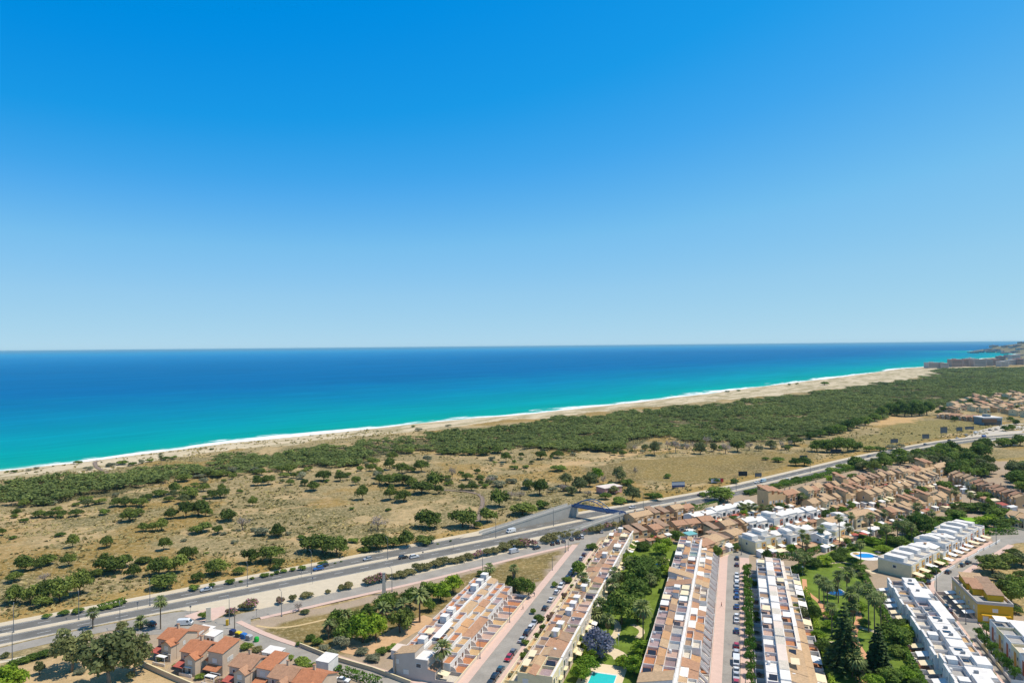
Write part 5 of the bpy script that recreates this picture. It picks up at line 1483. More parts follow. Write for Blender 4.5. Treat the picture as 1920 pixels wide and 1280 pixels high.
def town_proto(k, wall, roof, floors=2, style='gable'):
    """Unit townhouse 5.6 m wide, 9 m deep; its front faces -y."""
    r = random.Random(900 + k)
    o = thing('town_house')
    w, d = 5.6, 9.0; h = 2.9 * floors + .2
    if style == 'gable':
        part('wall', gable_wall(MB(), 0.01, w - .01, 0, d, h, 1.5), wall, o)
        part('roof', gable_roof(MB(), .02, w - .02, 0, d, h, 1.5, over=.28), roof, o)
        part('front_wing', gable_wall(MB(), .4, 3.0, -1.6, -.004, h - 1.0, .8, 'y'), wall, o)
        part('wing_roof', gable_roof(MB(), .4, 3.0, -1.6, -.3, h - 1.0, .8, 'y', .22), roof, o)
        chimney(o, w * .7, d * .6, h + 1.3)
        f = -1.6
    elif style == 'stepped':
        part('wall', MB().prism_y([(0.01, -.3), (w - .01, -.3), (w - .01, h - 2.6), (w * .5, h - 2.6), (w * .5, h), (0.01, h)], 0, d), wall, o)
        part('roof', mono_roof(MB(), .02, w * .5, 0, d, h - .004, h + 1.6), roof, o)
        part('gable_infill', MB().add([(.02, d - .02, h + .0), (w * .5 - .02, d - .02, h), (w * .5 - .02, d - .02, h + 1.5), (.02, d - .02, h + 1.5), (.02, d - .2, h), (w * .5 - .02, d - .2, h), (w * .5 - .02, d - .2, h + 1.5), (.02, d - .2, h + 1.5)], [(0, 1, 2, 3), (7, 6, 5, 4), (0, 4, 5, 1), (1, 5, 6, 2), (2, 6, 7, 3), (3, 7, 4, 0)]), wall, o)
        part('terrace', MB().box(w * .5 + .1, w - .12, .12, d - .12, h - 2.59, h - 2.53), FL['terracotta'], o)
        part('parapet', MB().ring(w * .5 + .02, w - .03, .02, d - .02, .14, h - 2.597, h - 1.7), wall, o)
        f = 0
    elif style == 'villa':
        part('wall', gable_wall(MB(), .01, w - .01, 2.6, d, h, 1.1), wall, o)
        part('roof', gable_roof(MB(), .02, w - .02, 2.6, d, h, 1.1, over=.2), roof, o)
        part('front_wing', MB().box(.4, w - .4, 0, 2.596, -.3, h - 1.6), wall, o)
        part('terrace', MB().box(.56, w - .56, .16, 2.4, h - 1.59, h - 1.53), FL['pale'], o)
        part('parapet', MB().ring(.42, w - .42, .02, 2.58, .14, h - 1.597, h - .75), W_WHITE, o)
        part('panel', MB().box(3.2, 5.0, -.06, -.004, .2, h - 1.8), W_RED if k % 2 else W_ORNG, o)
        chimney(o, w * .3, d * .6, h + .9, 1.0)
        awning(o, .5, 2.9, -2.4, -.02, 2.7, .5, M_CANVW, 'y')
        f = 0
    else:
        part('wall', MB().box(.01, w - .01, 0, d, -.3, h), wall, o)
        part('roof', MB().box(.15, w - .15, .15, d - .15, h + .003, h + .08), FL['pale'], o)
        part('parapet', MB().ring(.02, w - .02, .01, d - .01, .14, h + .002, h + .8), W_WHITE, o)
        part('upper_room', gable_wall(MB(), .5, 3.2, 2.2, 7.5, h + 2.1, .5), W_WHITE, o) if k % 2 else part('upper_room', MB().box(.5, 3.4, 2.2, 7.5, h + .09, h + 2.4), W_WHITE, o)
        part('panel', MB().box(3.3, 5.0, -.06, -.004, .2, h - .5), W_ORNG if k % 3 else W_RED, o)
        awning(o, .4, 3.0, -2.6, -.02, 2.7, .5, M_CANVW if k % 2 else M_CANV, 'y')
        f = 0
    if style not in ('flat', 'villa'):
        window(o, 4.3, 0, 3.4 if style != 'stepped' or floors > 2 else .9, -math.pi / 2, 'tall', k % 2 == 0, False)
        window(o, 1.7, f, 3.3, -math.pi / 2, 'wide', k % 3 == 0)
        door(o, 4.4, 0, -math.pi / 2); window(o, 1.7, f, .8, -math.pi / 2, 'wide', False)
        part('porch_roof', mono_roof(MB(), 3.4, 5.4, -1.5, -.05, 2.3, 2.7, .1, .12), roof, o)
    else:
        window(o, 1.7, 0, 3.5, -math.pi / 2, 'french', k % 2 == 0); window(o, 4.2, -.06, 3.6, -math.pi / 2, 'tall', False)
        door(o, 2.4, 0, -math.pi / 2); window(o, 4.2, -.06, .9, -math.pi / 2, 'wide', True)
    part('garden_wall', MB().box(.0, w, -4.3, -4.15, -.1, 1.1), wall if style != 'flat' else W_WHITE, o)
    # windows of the side walls, for the ends of rows
    window(o, 0.01, d * .5, 3.5, math.pi, 'tall', False); window(o, w - .01, d * .5, .9, 0, 'tall', False)
    return proto(o)
TP = {}
for k, (wl, rf, fl, st) in enumerate([(W_PEACH, T_TAN, 2, 'gable'), (W_SAND, T_TERR, 2, 'gable'), (W_BEIGE, T_TAN, 2, 'stepped'), (W_PEACH, T_TERR, 3, 'stepped'), (W_CREAM, T_TAN, 2, 'gable'), (W_SAND, T_BRWN, 2, 'stepped'),
                                      (W_WHITE, W_WHITE, 2, 'flat'), (W_WHITE, W_WHITE, 2, 'flat'), (W_CREAM, W_WHITE, 2, 'flat'), (W_WHITE, W_WHITE, 2, 'villa'), (W_CREAM, W_WHITE, 2, 'villa')]):
    TP[k] = town_proto(k, wl, rf, fl, st)
USED_TP = set()
TPN = {0: 'peach house with tan roof', 1: 'sand coloured house with terracotta roof', 2: 'beige house with stepped tan roof', 3: 'tall peach house with terracotta roof', 4: 'cream house with tan roof', 5: 'sand coloured house with brown roof',
       6: 'white house with orange panel', 7: 'white house with orange panel', 8: 'cream house with white parapet', 9: 'white house with brick red panel'}
TPN[6] = 'white house with brick red panel'; TPN[9] = 'white gabled house with brick red panel'; TPN[10] = 'cream gabled house with orange panel'
def town_row(A, B, n, kinds, where, seed, depth=9.0, z=0.0, jog=.9, hs=1.0):
    """Houses side by side from A to B (feet of their fronts in the photograph)."""
    r = random.Random(seed)
    a = P(*A); b = P(*B)
    L = math.hypot(b[0] - a[0], b[1] - a[1]); ang = math.atan2(b[1] - a[1], b[0] - a[0])
    w = L / n
    for i in range(n):
        k = r.choice(kinds)
        j = r.uniform(-jog, jog)
        x = a[0] + (b[0] - a[0]) * i / n - math.sin(ang) * j; y = a[1] + (b[1] - a[1]) * i / n + math.cos(ang) * j
        sc = (w / 5.6, depth / 9.0 * r.uniform(.9, 1.06), r.uniform(.88, 1.1) * hs)
        if k not in USED_TP:
            o = TP[k]; USED_TP.add(k)
            o.location = (x, y, z); o.rotation_euler = (0, 0, ang); o.scale = sc
        else:
            o = copy_tree(TP[k], (x, y, z), ang, sc)
        tag(o, f"{TPN[k]}, {ORD[i]} in the {where}", 'house', 'houses of the ' + where)
PK = [0, 1, 2, 3, 4, 5]
town_row((1312, 990), (1422, 962), 6, [9, 9, 7, 10], 'white row nearest the motorway', 31, 11)
town_row((1412, 1004), (1540, 976), 7, [9, 9, 6], 'second white row', 32, 12)
town_row((1418, 1040), (1540, 1018), 6, [7, 8, 10, 9], 'white row at the pavement bend', 33, 11, 0, 1.6)
town_row((1550, 1030), (1606, 1008), 3, [8, 10, 9], 'white row behind thin palms', 34, 10)
town_row((1556, 1000), (1660, 978), 5, [7, 8, 4], 'white row before beige houses', 35, 9)
town_row((1186, 1022), (1264, 1006), 4, [1, 5, 2], 'brown row behind the small pool', 36, 9)
town_row((1190, 992), (1300, 968), 6, [1, 5, 0], 'brown row along the motorway hedge', 37, 8)
town_row((1268, 1004), (1340, 996), 3, [5, 1], 'brown row before white villas', 38, 9)
town_row((1318, 1046), (1398, 1018), 4, [1, 5, 4], 'brown row above pink pavement', 39, 10)
town_row((1340, 1012), (1412, 998), 4, [0, 5], 'brown row beside white villas', 40, 8)
town_row((1440, 960), (1752, 893), 31, PK, 'long row along the motorway', 41, 7.5, 0, 1.2, 1.3)
town_row((1520, 964), (1642, 940), 12, [0, 1, 3, 4, 2], 'peach row behind white villas', 42, 8, 0, 1.5, 1.15)
town_row((1630, 950), (1766, 908), 17, [0, 1, 2, 4, 2], 'peach row mid estate', 43, 8, 0, 1.5, 1.15)
town_row((1676, 974), (1800, 944), 13, [4, 0, 3, 2], 'yellowish row above palms', 44, 8, 0, 1.5, 1.05)
town_row((1636, 988), (1714, 974), 7, [2, 5, 1], 'beige row among the palms', 45, 10)
town_row((1782, 905), (1905, 952), 18, [0, 1, 5, 4], 'tiled row descending rightwards', 46, 8, 0, 1.4, 1.1)
town_row((1888, 984), (1990, 1004), 6, [2, 4, 0], 'grey beige row at the edge', 47, 10)
town_row((1700, 905), (1782, 889), 6, [0, 1, 4], 'back row below the dark grove', 48, 8, 0, 1, 1.15)
town_row((1708, 1086), (1776, 1050), 5, [8, 10, 8, 7], 'cream row on the curving street', 49, 13, 0, 1.0)
town_row((1778, 1050), (1850, 1010), 7, [7, 9, 6, 7], 'white row with carports', 50, 14, 0, 1.5)
town_row((1757, 784), (1842, 792), 8, [0, 1], 'long row before the far village', 51, 14)
# far village: small houses scattered behind that row
def far_village():
    r = random.Random(60); pts = []
    poly = pp((1748, 776), (1800, 757), (1840, 744), (1990, 738), (1990, 792), (1885, 778), (1845, 776))
    xs = [p[0] for p in poly]; ys = [p[1] for p in poly]
    tries = 0
    while len(pts) < 85 and tries < 12000:
        tries += 1
        x, y = r.uniform(min(xs), max(xs)), r.uniform(min(ys), max(ys))
        if x / y < .79 and inpoly(np.array([x]), np.array([y]), poly)[0] and all(math.hypot(x - a, y - b) > 13 for a, b in pts): pts.append((x, y))
    for i, (x, y) in enumerate(pts):
        k = r.choice([0, 1, 2, 4, 5, 4])
        s = r.uniform(1.3, 2.0)
        o = copy_tree(TP[k], (x, y, 0), r.choice([.2, .35, -.3]), (s, 1.3, r.uniform(.95, 1.3)))
        auto(o, TPN[k].replace('sand coloured house', 'sand house').replace(' with ', ', '), 'house', 'houses of the far village', 'distant')
        if 'label' in o.keys(): del o['label']
far_village()
# apartment blocks far along the coast
LANDM += [('dark shop', 1862, 786)]
def block(name, px, py, w, h, d, wall, roof, label, group, z=0.0, n=3, ang=0.0):
    x, y = P(px, py)
    k = y / 1280
    W, Hh = w * k, h * k
    o = thing(name, (x, y, z), ang)
    part('wall', MB().box(-W / 2, W / 2, 0, d, -3, Hh), wall, o)
    part('roof', MB().box(-W / 2 - .6, W / 2 + .6, -.6, d + .6, Hh + .01, Hh + 1.2), roof, o)
    for f in range(n):
        zz = Hh * (f + .45) / (n + .2)
        part('balcony_band', MB().box(-W / 2 + 1.5, W / 2 - 1.5, -.5, -.02, zz, zz + Hh * .28 / n), M_GLASS, o)
    part('stair_house', MB().box(-W * .2, W * .05, d * .3, d * .7, Hh + 1.21, Hh + 4), wall, o)
    return tag(o, label, 'apartments', group)
APT = [(1752, 690, 22, 10, 'grey', 4), (1772, 690, 14, 9, 'grey', 4), (1795, 688, 20, 14, 'red', 5), (1812, 687, 10, 13, 'red', 5), (1824, 686, 10, 14, 'pale', 5), (1838, 687, 22, 13, 'grey', 5), (1856, 686, 12, 12, 'grey', 5), (1868, 685, 14, 11, 'red', 4), (1884, 687, 14, 9, 'pale', 4), (1900, 684, 14, 9, 'pale', 4), (1914, 684, 12, 11, 'red', 4), (1880, 676, 12, 8, 'red', 3), (1905, 674, 16, 8, 'pale', 3)]
for i, (px, py, w, h, c, n) in enumerate(APT):
    block('apartment_block', px, py, w, h, 30, {'grey': W_GREYB, 'red': mat('dusky_render', hx('#b59a8c'), .85, .1, .5), 'pale': W_PINKW}[c], {'grey': W_GREYB, 'red': W_PINK, 'pale': W_WHITE}[c], f"{ {'grey': 'grey', 'red': 'reddish roofed', 'pale': 'pale'}[c]} distant apartment block, {ORD[i]} from the beach end of the far waterfront", 'apartment blocks on the far waterfront', 0, n)
r = random.Random(70)
HEAD = [(1826, 661, 10, 3), (1836, 660, 10, 4), (1846, 660, 12, 5), (1857, 659, 10, 6), (1867, 658, 11, 8), (1877, 657, 11, 9), (1884, 656, 6, 10), (1893, 657, 8, 5), (1901, 656, 9, 6), (1910, 655, 10, 8), (1918, 655, 8, 9), (1898, 662, 9, 4), (1908, 662, 9, 5), (1917, 661, 9, 6), (1888, 663, 6, 3), (1905, 668, 9, 4), (1916, 668, 9, 5), (1831, 662, 8, 5), (1841, 661, 9, 6), (1851, 660, 8, 7), (1862, 661, 9, 7), (1872, 660, 8, 8), (1880, 661, 7, 8), (1889, 659, 8, 6), (1897, 667, 8, 4), (1903, 660, 8, 5), (1912, 660, 8, 6), (1893, 671, 8, 4), (1911, 672, 9, 4), (1919, 658, 7, 8)]
for i, (px, py, w, h) in enumerate(HEAD):
    x, y = P(px, py)
    block('headland_building', px, py, w, h * .48, 60, [mat('slate_render', hx('#8d8b8c'), .85, .1, .5), W_GREYB, mat('dusky_render', hx('#b59a8c'), .85, .1, .5)][i % 3], [W_GREYB, W_PINK, W_GREYB][i % 3], f"hazy {['grey', 'beige', 'pinkish'][i % 3]} building on the distant headland, {ORD[i]} from its tip", 'buildings on the distant headland', max(0, ground_z(x, y)) - 1, 3)
# dark shop building by the roundabout
b_ = block('shop_building', 1862, 797, 34, 13, 18, mat('teal_cladding', hx('#77848a'), .5, .1, 1), W_WHITE, 'dark shop building with brown canopy and teal corner before the far village', None, 0, 1)
xx, yy = P(1848, 798); kk = yy / 1280
part('canopy', MB().box(-22 * kk, 4 * kk, -3, -.6, 6 * kk, 12 * kk), mat('brown_fascia', hx('#7a5f4a'), .8, .1, 1), b_)
part('shop_front', MB().box(-16 * kk, 14 * kk, -.7, -.55, .3, 5 * kk), M_GLASS, b_)

# pink house beyond the footbridge
a = P(1134, 928); b = P(1166, 923)
ang = math.atan2(b[1] - a[1], b[0] - a[0]); w = math.hypot(b[0] - a[0], b[1] - a[1])
o = thing('pink_house', (*a, 0), ang, 'pink single storey house with flat whitish roof among olive trees beyond the footbridge', 'house')
part('wall', MB().box(0, w, 0, 9, -.3, 4.4), W_PINK, o)
part('roof', MB().box(-.5, w + .5, -.5, 9.5, 4.41, 4.7), mat('chalky_roof', hx('#ded0c4'), .9, .15, .5), o)
for xx in (3, 7.5, 12): window(o, min(xx, w - 2), 0, 1.3, -math.pi / 2, 'wide', xx > 7)
door(o, 5.2, 0, -math.pi / 2)
# yellow block
a = P(1833, 1166)
o = thing('yellow_block', (*a, 0), TROT + .03, 'yellow flat roofed apartment block with grey parapet beside the curving street', 'apartments')
part('wall', MB().box(0, 11, 0, 27, -.3, 6.6), W_YELL, o)
part('street_wall', MB().box(-.12, -.004, 0, 27, -.3, 6.3), mat('pale_yellow_render', hx('#d2b680'), .85, .1, .5), o)
part('parapet', MB().ring(-.15, 11.15, -.15, 27.15, .4, 6.603, 7.6), W_GREYB, o)
part('terrace', MB().box(.3, 10.7, .3, 26.7, 6.604, 6.68), FL['grey'], o)
for i, (x0, x1, y0, y1, h, m) in enumerate([(4.5, 9.5, 4, 8, 2.2, T_BRWN), (1.5, 5, 9, 13, 2.4, T_TERR), (5.5, 10, 10, 15, 2.0, T_BRWN), (1.2, 5.5, 15, 19, 2.3, T_TERR), (5.8, 10, 17, 21, 2.5, T_BRWN), (2, 9, 22, 26, 2.2, T_TAN)]):
    b_ = part('roof_room', MB().box(x0, x1, y0, y1, 6.69, 6.69 + h), W_YELL, o)
    part('tiled_roof', mono_roof(MB(), x0, x1, y0, y1, 6.69 + h, 7.5 + h, .25), m, b_)
window(o, 5.5, 0, 4.0, -math.pi / 2, 'wide', True)
part('ledge', MB().box(1.0, 10.0, -1.4, -.01, 2.9, 3.3), W_YELL, o)
for xx in (2.5, 8): window(o, xx, 0, .8, -math.pi / 2, 'french', True)
for k in range(5):
    window(o, -.12, 3 + 5 * k, 3.7, math.pi, 'tall', k % 2 == 0); window(o, -.12, 3 + 5 * k, .8, math.pi, 'french', k % 2 == 1)
    awning(o, -.14, -3.6, 1.6 + 5 * k, 4.8 + 5 * k, 2.8, .5, M_CANV if k % 2 else M_CANVW)
part('garden_wall', MB().ring(-6.2, -.2, -.5, 27, .2, 0, 1.3), W_PINKW, o)

# orange roofed houses at the corner
CW = mat('corner_render', hx('#cdb8a2'), .85, .12, .5)
CA = math.atan2(P(560, 1300)[1] - P(315, 1232)[1], P(560, 1300)[0] - P(315, 1232)[0])
def corner_house(px, py, w, d, h, style, label, roof=T_ORNG, wall=CW, dz=0, up=1.4):
    x, y = P(px, py)
    o = thing('corner_house', (x, y, 0), CA + .08, label, 'house', 'orange roofed corner houses')
    if style == 'double':
        part('wall', gable_wall(MB(), -w / 2, w / 2, 0, d, h, 1.7), wall, o)
        part('roof', gable_roof(MB(), -w / 2, w / 2, 0, d, h, 1.7), roof, o)
        part('front_wing', gable_wall(MB(), -.2, w / 2 - .1, -2.2, -.004, h - .6, 1.3, 'y'), wall, o)
        part('wing_roof', gable_roof(MB(), -.2, w / 2 - .1, -2.2, .6, h - .6, 1.3, 'y', .3), roof, o)
        chimney(o, -w * .12, d * .62, h + 1.5, 1.5)
        window(o, w * .24, -2.2, 3.4, -math.pi / 2, 'wide', True); window(o, w * .24, -2.2, .7, -math.pi / 2, 'french', False)
        window(o, -w * .28, 0, 3.4, -math.pi / 2, 'tall', False); door(o, -w * .28, 0, -math.pi / 2)
        part('porch_roof', mono_roof(MB(), -w / 2 + .1, -.35, -3.2, -.05, 2.3, 3.0, .1), T_RED, o)
    else:
        part('wall', MB().add([(-w / 2, 0, -.3), (w / 2, 0, -.3), (w / 2, d, -.3), (-w / 2, d, -.3), (-w / 2, 0, h), (w / 2, 0, h), (w / 2, d, h + up), (-w / 2, d, h + up)], [(0, 3, 2, 1), (4, 5, 6, 7), (0, 1, 5, 4), (1, 2, 6, 5), (2, 3, 7, 6), (3, 0, 4, 7)]), wall, o)
        part('roof', mono_roof(MB(), -w / 2, w / 2, 0, d, h, h + up), roof, o)
        part('lower_wing', MB().box(-w / 2 - 3.2, -w / 2 - .004, .6, d - .5, -.3, h - 3.4), wall, o)
        part('wing_roof', mono_roof(MB(), -w / 2 - 3.2, -w / 2 - .36, .6, d - .5, h - 3.39, h - 2.2), roof, o)
        for zz in (.9, 3.6, 6.2):
            if zz + 1.3 < h: window(o, -.3, 0, zz, -math.pi / 2, 'tall' if zz > 4 else 'wide', True)
        window(o, w / 2, d * .5, 3.6, 0, 'wide', True)
        part('porch_roof', mono_roof(MB(), -w / 2 + .2, w / 2 - .2, -2.4, -.05, 2.2, 2.9, .1), T_ORNG, o)
    for xx in (-w / 2, w / 2): window(o, xx, d * .35, 3.5, math.pi if xx < 0 else 0, 'tall', True)
    return o
corner_house(352, 1213, 6.5, 6, 3.4, 'mono', 'low house with weathered terracotta roof behind the westernmost corner house', T_TERR)
corner_house(314, 1231, 8.0, 8.5, 5.6, 'double', 'beige house with orange gabled roof at the west end beside the gum trees')
corner_house(358, 1258, 8.2, 8.5, 5.8, 'double', 'beige house with orange gabled roof and red tiled porch beside the tower house')
corner_house(404, 1264, 5.6, 7.0, 6.9, 'mono', 'tall narrow beige house with single sloping orange roof')
corner_house(450, 1286, 8.0, 8.5, 5.6, 'double', 'beige house with faded terracotta gables below the tower house', T_TERR)
corner_house(494, 1290, 5.0, 8.0, 5.8, 'mono', 'house with white side wall and single sloping orange roof', T_ORNG, W_PINKW)
corner_house(524, 1306, 8.0, 8.0, 5.2, 'double', 'beige house with brownish gabled roof before the white walled house', T_TERR)
corner_house(572, 1320, 8.4, 9.0, 5.6, 'double', 'house with bright orange roof cut by the lower edge of the photo')
# white outbuildings behind them
def shed(px, py, w, d, h, label, wall=W_WHITE, roof=W_WHITE, ang=None, name='outbuilding'):
    x, y = P(px, py)
    o = thing(name, (x, y, 0), CA + .08 if ang is None else ang, label, 'outbuilding')
    part('wall', MB().box(-w / 2, w / 2, 0, d, -.2, h), wall, o)
    part('roof', mono_roof(MB(), -w / 2, w / 2, 0, d, h, h + .4, .15, .1), roof, o)
    door(o, -.4, 0, -math.pi / 2, .1); window(o, w * .28, 0, 1.1, -math.pi / 2, 'tall')
    return o
shed(376, 1198, 5.5, 4, 2.8, 'white garage with flat roof behind the westernmost orange house')
shed(392, 1208, 4.5, 4, 3.0, 'white garage with sloping roof beside the tower house')
shed(604, 1268, 4.6, 5.0, 4.6, 'white cube like annex with canopy beside the clipped hedge')
shed(746, 1236, 5.0, 4.0, 2.7, 'small white shed with pale roof against the grey walled end house', W_WHITE, W_PINKW)
shed(505, 1240, 6.0, 4.0, 2.7, 'white carport in the yard behind the white walled house')
shed(1300, 1012, 6.0, 4.5, 2.8, 'turquoise roofed garden pavilion by the brown houses', W_WHITE, mat('turquoise_roof', hx('#74b3b3'), .6, .1, 1), .5)

# ------------------------------------------------------------------ gardens: palms, conifers, street trees
def tall_palm(px, py, top, cr, label=None, date=False, tr=.26):
    """Palm whose foot is at (px, py) and whose crown centre shows at height `top` in the photograph."""
    x, y = P(px, py)
    h = CAM_H - (P(px, py)[1]) * 0
    lo, hi = 0.0, 40.0
    for _ in range(30):
        m_ = (lo + hi) / 2
        if pix(x, y, m_)[1] > top: lo = m_
        else: hi = m_
    o = palm(x, y, lo, cr, tr, date)
    if label: tag(o, label, 'palm', 'palms of the estate')
    else: auto(o, 'date palm' if date else 'fan palm', 'palm', 'palms of the estate', 'tall' if lo > 9 else ('thick' if tr > .4 else 'small'))
    return o
tall_palm(174, 1178, 1148, 2.3, 'fan palm with short trunk beside the motorway above the gum trees')
tall_palm(301, 1179, 1126, 2.4, 'tall fan palm standing alone by the junction')
tall_palm(264, 1178, 1164, 2.4, 'low bushy palm beside the dark car at the junction')
tall_palm(829, 1270, 1215, 3.0, 'fan palm in front of the grey walled end house', tr=.35)
tall_palm(787, 1166, 1112, 3.6, 'feathery date palm towering over the shady garden trees', True, .4)
tall_palm(756, 1160, 1131, 3.0, None, True, .3); tall_palm(718, 1168, 1138, 3.0, None, True, .3); tall_palm(648, 1176, 1148, 2.6, None, True, .3); tall_palm(616, 1198, 1170, 2.2, None, True, .25)
tall_palm(964, 1108, 1066, 2.2, 'thick trunked fan palm at the far end of the terrace behind the palm', tr=.95)
tall_palm(918, 1085, 1064, 2.6, 'short fan palm beside the footpath corner'); tall_palm(302, 873, 853, 2.6, 'lone palm on the beach'); tall_palm(1095, 1130, 1082, 2.4)
for a in [(1152, 1118, 1072, 2.6), (1148, 1130, 1095, 2.8), (1125, 1165, 1134, 3.2), (1120, 1172, 1150, 3.0), (1221, 1112, 1084, 2.4), (1206, 1198, 1140, 3.4), (1180, 1075, 1050, 2.2), (1140, 1190, 1160, 2.6)]: tall_palm(*a)
for a in [(1545, 1140, 1092, 2.6), (1552, 1150, 1098, 2.4), (1588, 1112, 1074, 3.4), (1629, 1185, 1108, 2.8), (1640, 1198, 1122, 2.4), (1596, 1168, 1112, 2.8), (1600, 1170, 1135, 2.6), (1610, 1150, 1100, 2.4), (1584, 1262, 1230, 3.0), (1598, 1268, 1240, 2.6), (1605, 1275, 1235, 2.6), (1536, 1130, 1085, 2.2), (1568, 1120, 1095, 2.4),
          (1541, 1024, 990, 2.3), (1574, 1026, 970, 2.2), (1591, 1013, 988, 2.6), (1596, 1000, 966, 2.2), (1512, 1042, 1010, 2.7), (1505, 1040, 1000, 2.3), (1498, 1072, 1038, 2.6), (1508, 1078, 1046, 2.2), (1504, 948, 930, 2.8), (1510, 946, 934, 2.4), (1389, 968, 948, 2.3), (1396, 968, 950, 2.3), (1404, 967, 948, 2.3), (1416, 968, 949, 2.3), (1428, 966, 950, 2.0), (1440, 965, 952, 2.2), (1446, 965, 950, 2.0),
          (1634, 906, 883, 2.2), (1660, 896, 878, 2.2), (1632, 1016, 966, 2.2), (1658, 985, 962, 2.3), (1662, 1022, 988, 2.4), (1683, 1018, 982, 2.4), (1692, 1020, 984, 2.4), (1697, 1012, 978, 2.2), (1712, 1002, 970, 3.0), (1721, 998, 950, 2.6), (1747, 980, 960, 2.2), (1791, 952, 920, 2.8), (1820, 946, 928, 2.4), (1825, 925, 912, 2.0), (1614, 1060, 1020, 2.2), (1572, 1130, 1078, 2.2), (1652, 1180, 1118, 2.2), (1710, 1018, 985, 2.2), (1560, 1190, 1140, 2.2)]: tall_palm(*a)

def leafy(px, py, w, h, kind, phrase, adj, grp, name='garden_tree'):
    x, y, wm, hm, z = at_px(px, py, w, h)
    return auto(plant(kind, name, x, y, wm, hm, 0), phrase, 'tree', grp, adj)
# shady garden below the frontage road
for a in [(630, 1180, 40, 42, 'broad'), (622, 1192, 30, 34, 'olive'), (650, 1205, 50, 48, 'broad'), (680, 1204, 56, 56, 'lime'), (705, 1200, 44, 52, 'lime'), (692, 1165, 34, 36, 'broad'), (720, 1155, 40, 44, 'broad'), (750, 1186, 44, 52, 'pine'), (760, 1178, 36, 44, 'pine'), (770, 1140, 40, 40, 'broad'), (800, 1126, 34, 40, 'broad'), (826, 1126, 40, 40, 'lime'), (850, 1112, 38, 40, 'lime'), (735, 1142, 34, 36, 'broad'), (665, 1170, 34, 30, 'pine'), (805, 1145, 26, 26, 'broad'), (640, 1215, 30, 30, 'greygreen'),
          (975, 1112, 28, 34, 'broad'), (990, 1120, 30, 36, 'broad'), (958, 1108, 20, 30, 'broad')]: leafy(*a, 'shade tree', {'broad': 'dark green', 'lime': 'yellow green', 'olive': 'olive', 'pine': 'flat topped', 'greygreen': 'greyish'}[a[4]], 'trees of the shady garden below the frontage road')
for a in [(583, 1200, 20, 14, 'shrub'), (596, 1208, 22, 16, 'shrub'), (606, 1218, 24, 14, 'greygreen'), (560, 1210, 14, 9, 'shrub'), (622, 1228, 26, 12, 'greygreen'), (700, 1238, 30, 16, 'greygreen'), (715, 1225, 24, 14, 'shrub'), (680, 1225, 26, 14, 'greygreen'), (735, 1218, 22, 14, 'shrub'), (560, 1145, 24, 18, 'bare'), (572, 1150, 20, 10, 'olive'), (905, 1080, 22, 14, 'shrub'), (1087, 1078, 34, 30, 'shrub'), (1000, 1150, 12, 12, 'shrub'), (1012, 1165, 22, 16, 'shrub'), (985, 1208, 16, 12, 'shrub'), (1040, 1100, 14, 12, 'shrub'), (1063, 1092, 20, 14, 'shrub'), (1110, 1030, 24, 14, 'shrub')]: leafy(*a, 'garden shrub', {'shrub': 'green', 'greygreen': 'greyish', 'bare': 'twiggy', 'olive': 'dull'}[a[4]], 'shrubs of the gardens', 'garden_shrub')
# garden with the lilac tree
for a in [(1200, 1078, 60, 40, 'broad'), (1180, 1062, 36, 30, 'lime'), (1216, 1062, 44, 26, 'broad'), (1196, 1108, 56, 54, 'broad'), (1222, 1095, 44, 40, 'broad'), (1190, 1130, 60, 50, 'broad'), (1165, 1170, 64, 66, 'broad'), (1195, 1165, 44, 44, 'broad'), (1240, 1040, 34, 26, 'lime'), (1250, 1080, 28, 22, 'lime'), (1240, 1060, 30, 22, 'broad'), (1205, 1030, 36, 18, 'broad'), (1180, 1035, 26, 18, 'lime'), (1250, 1028, 24, 22, 'lime'), (1160, 1100, 26, 30, 'olive'), (1205, 1228, 46, 34, 'lime'), (1190, 1262, 44, 40, 'lime'), (1205, 1275, 30, 36, 'lime'), (1100, 1260, 44, 34, 'lime'), (1090, 1275, 36, 30, 'lime'), (1108, 1235, 34, 28, 'lime'), (1168, 1250, 30, 26, 'lime'), (1092, 1215, 30, 28, 'broad'), (1150, 1140, 26, 24, 'olive'), (1170, 1050, 24, 24, 'olive')]: leafy(*a, 'park tree', {'broad': 'dark green', 'lime': 'yellow green', 'olive': 'olive'}[a[4]], 'trees of the garden with the lilac tree')
for k in range(2):
    V, T_ = PROTO['broad', k][0], None
JV, JT = blobs_crown(ell_blobs(22, 777, .52, .34, .37, .19, 1.0, False), 2400, .034, 778, .4)
x, y, wm, hm, z = at_px(1124, 1232, 62, 60)
o = thing('flowering_tree', (x, y, 0), 1.0, 'lilac blue flowering tree beside the pale terrace houses', 'tree', scale=(wm, wm, hm))
link('crown', leaf_mesh('crown', JV, JT, M_JACA), o); link('trunk', PROTO['broad', 0][1], o)
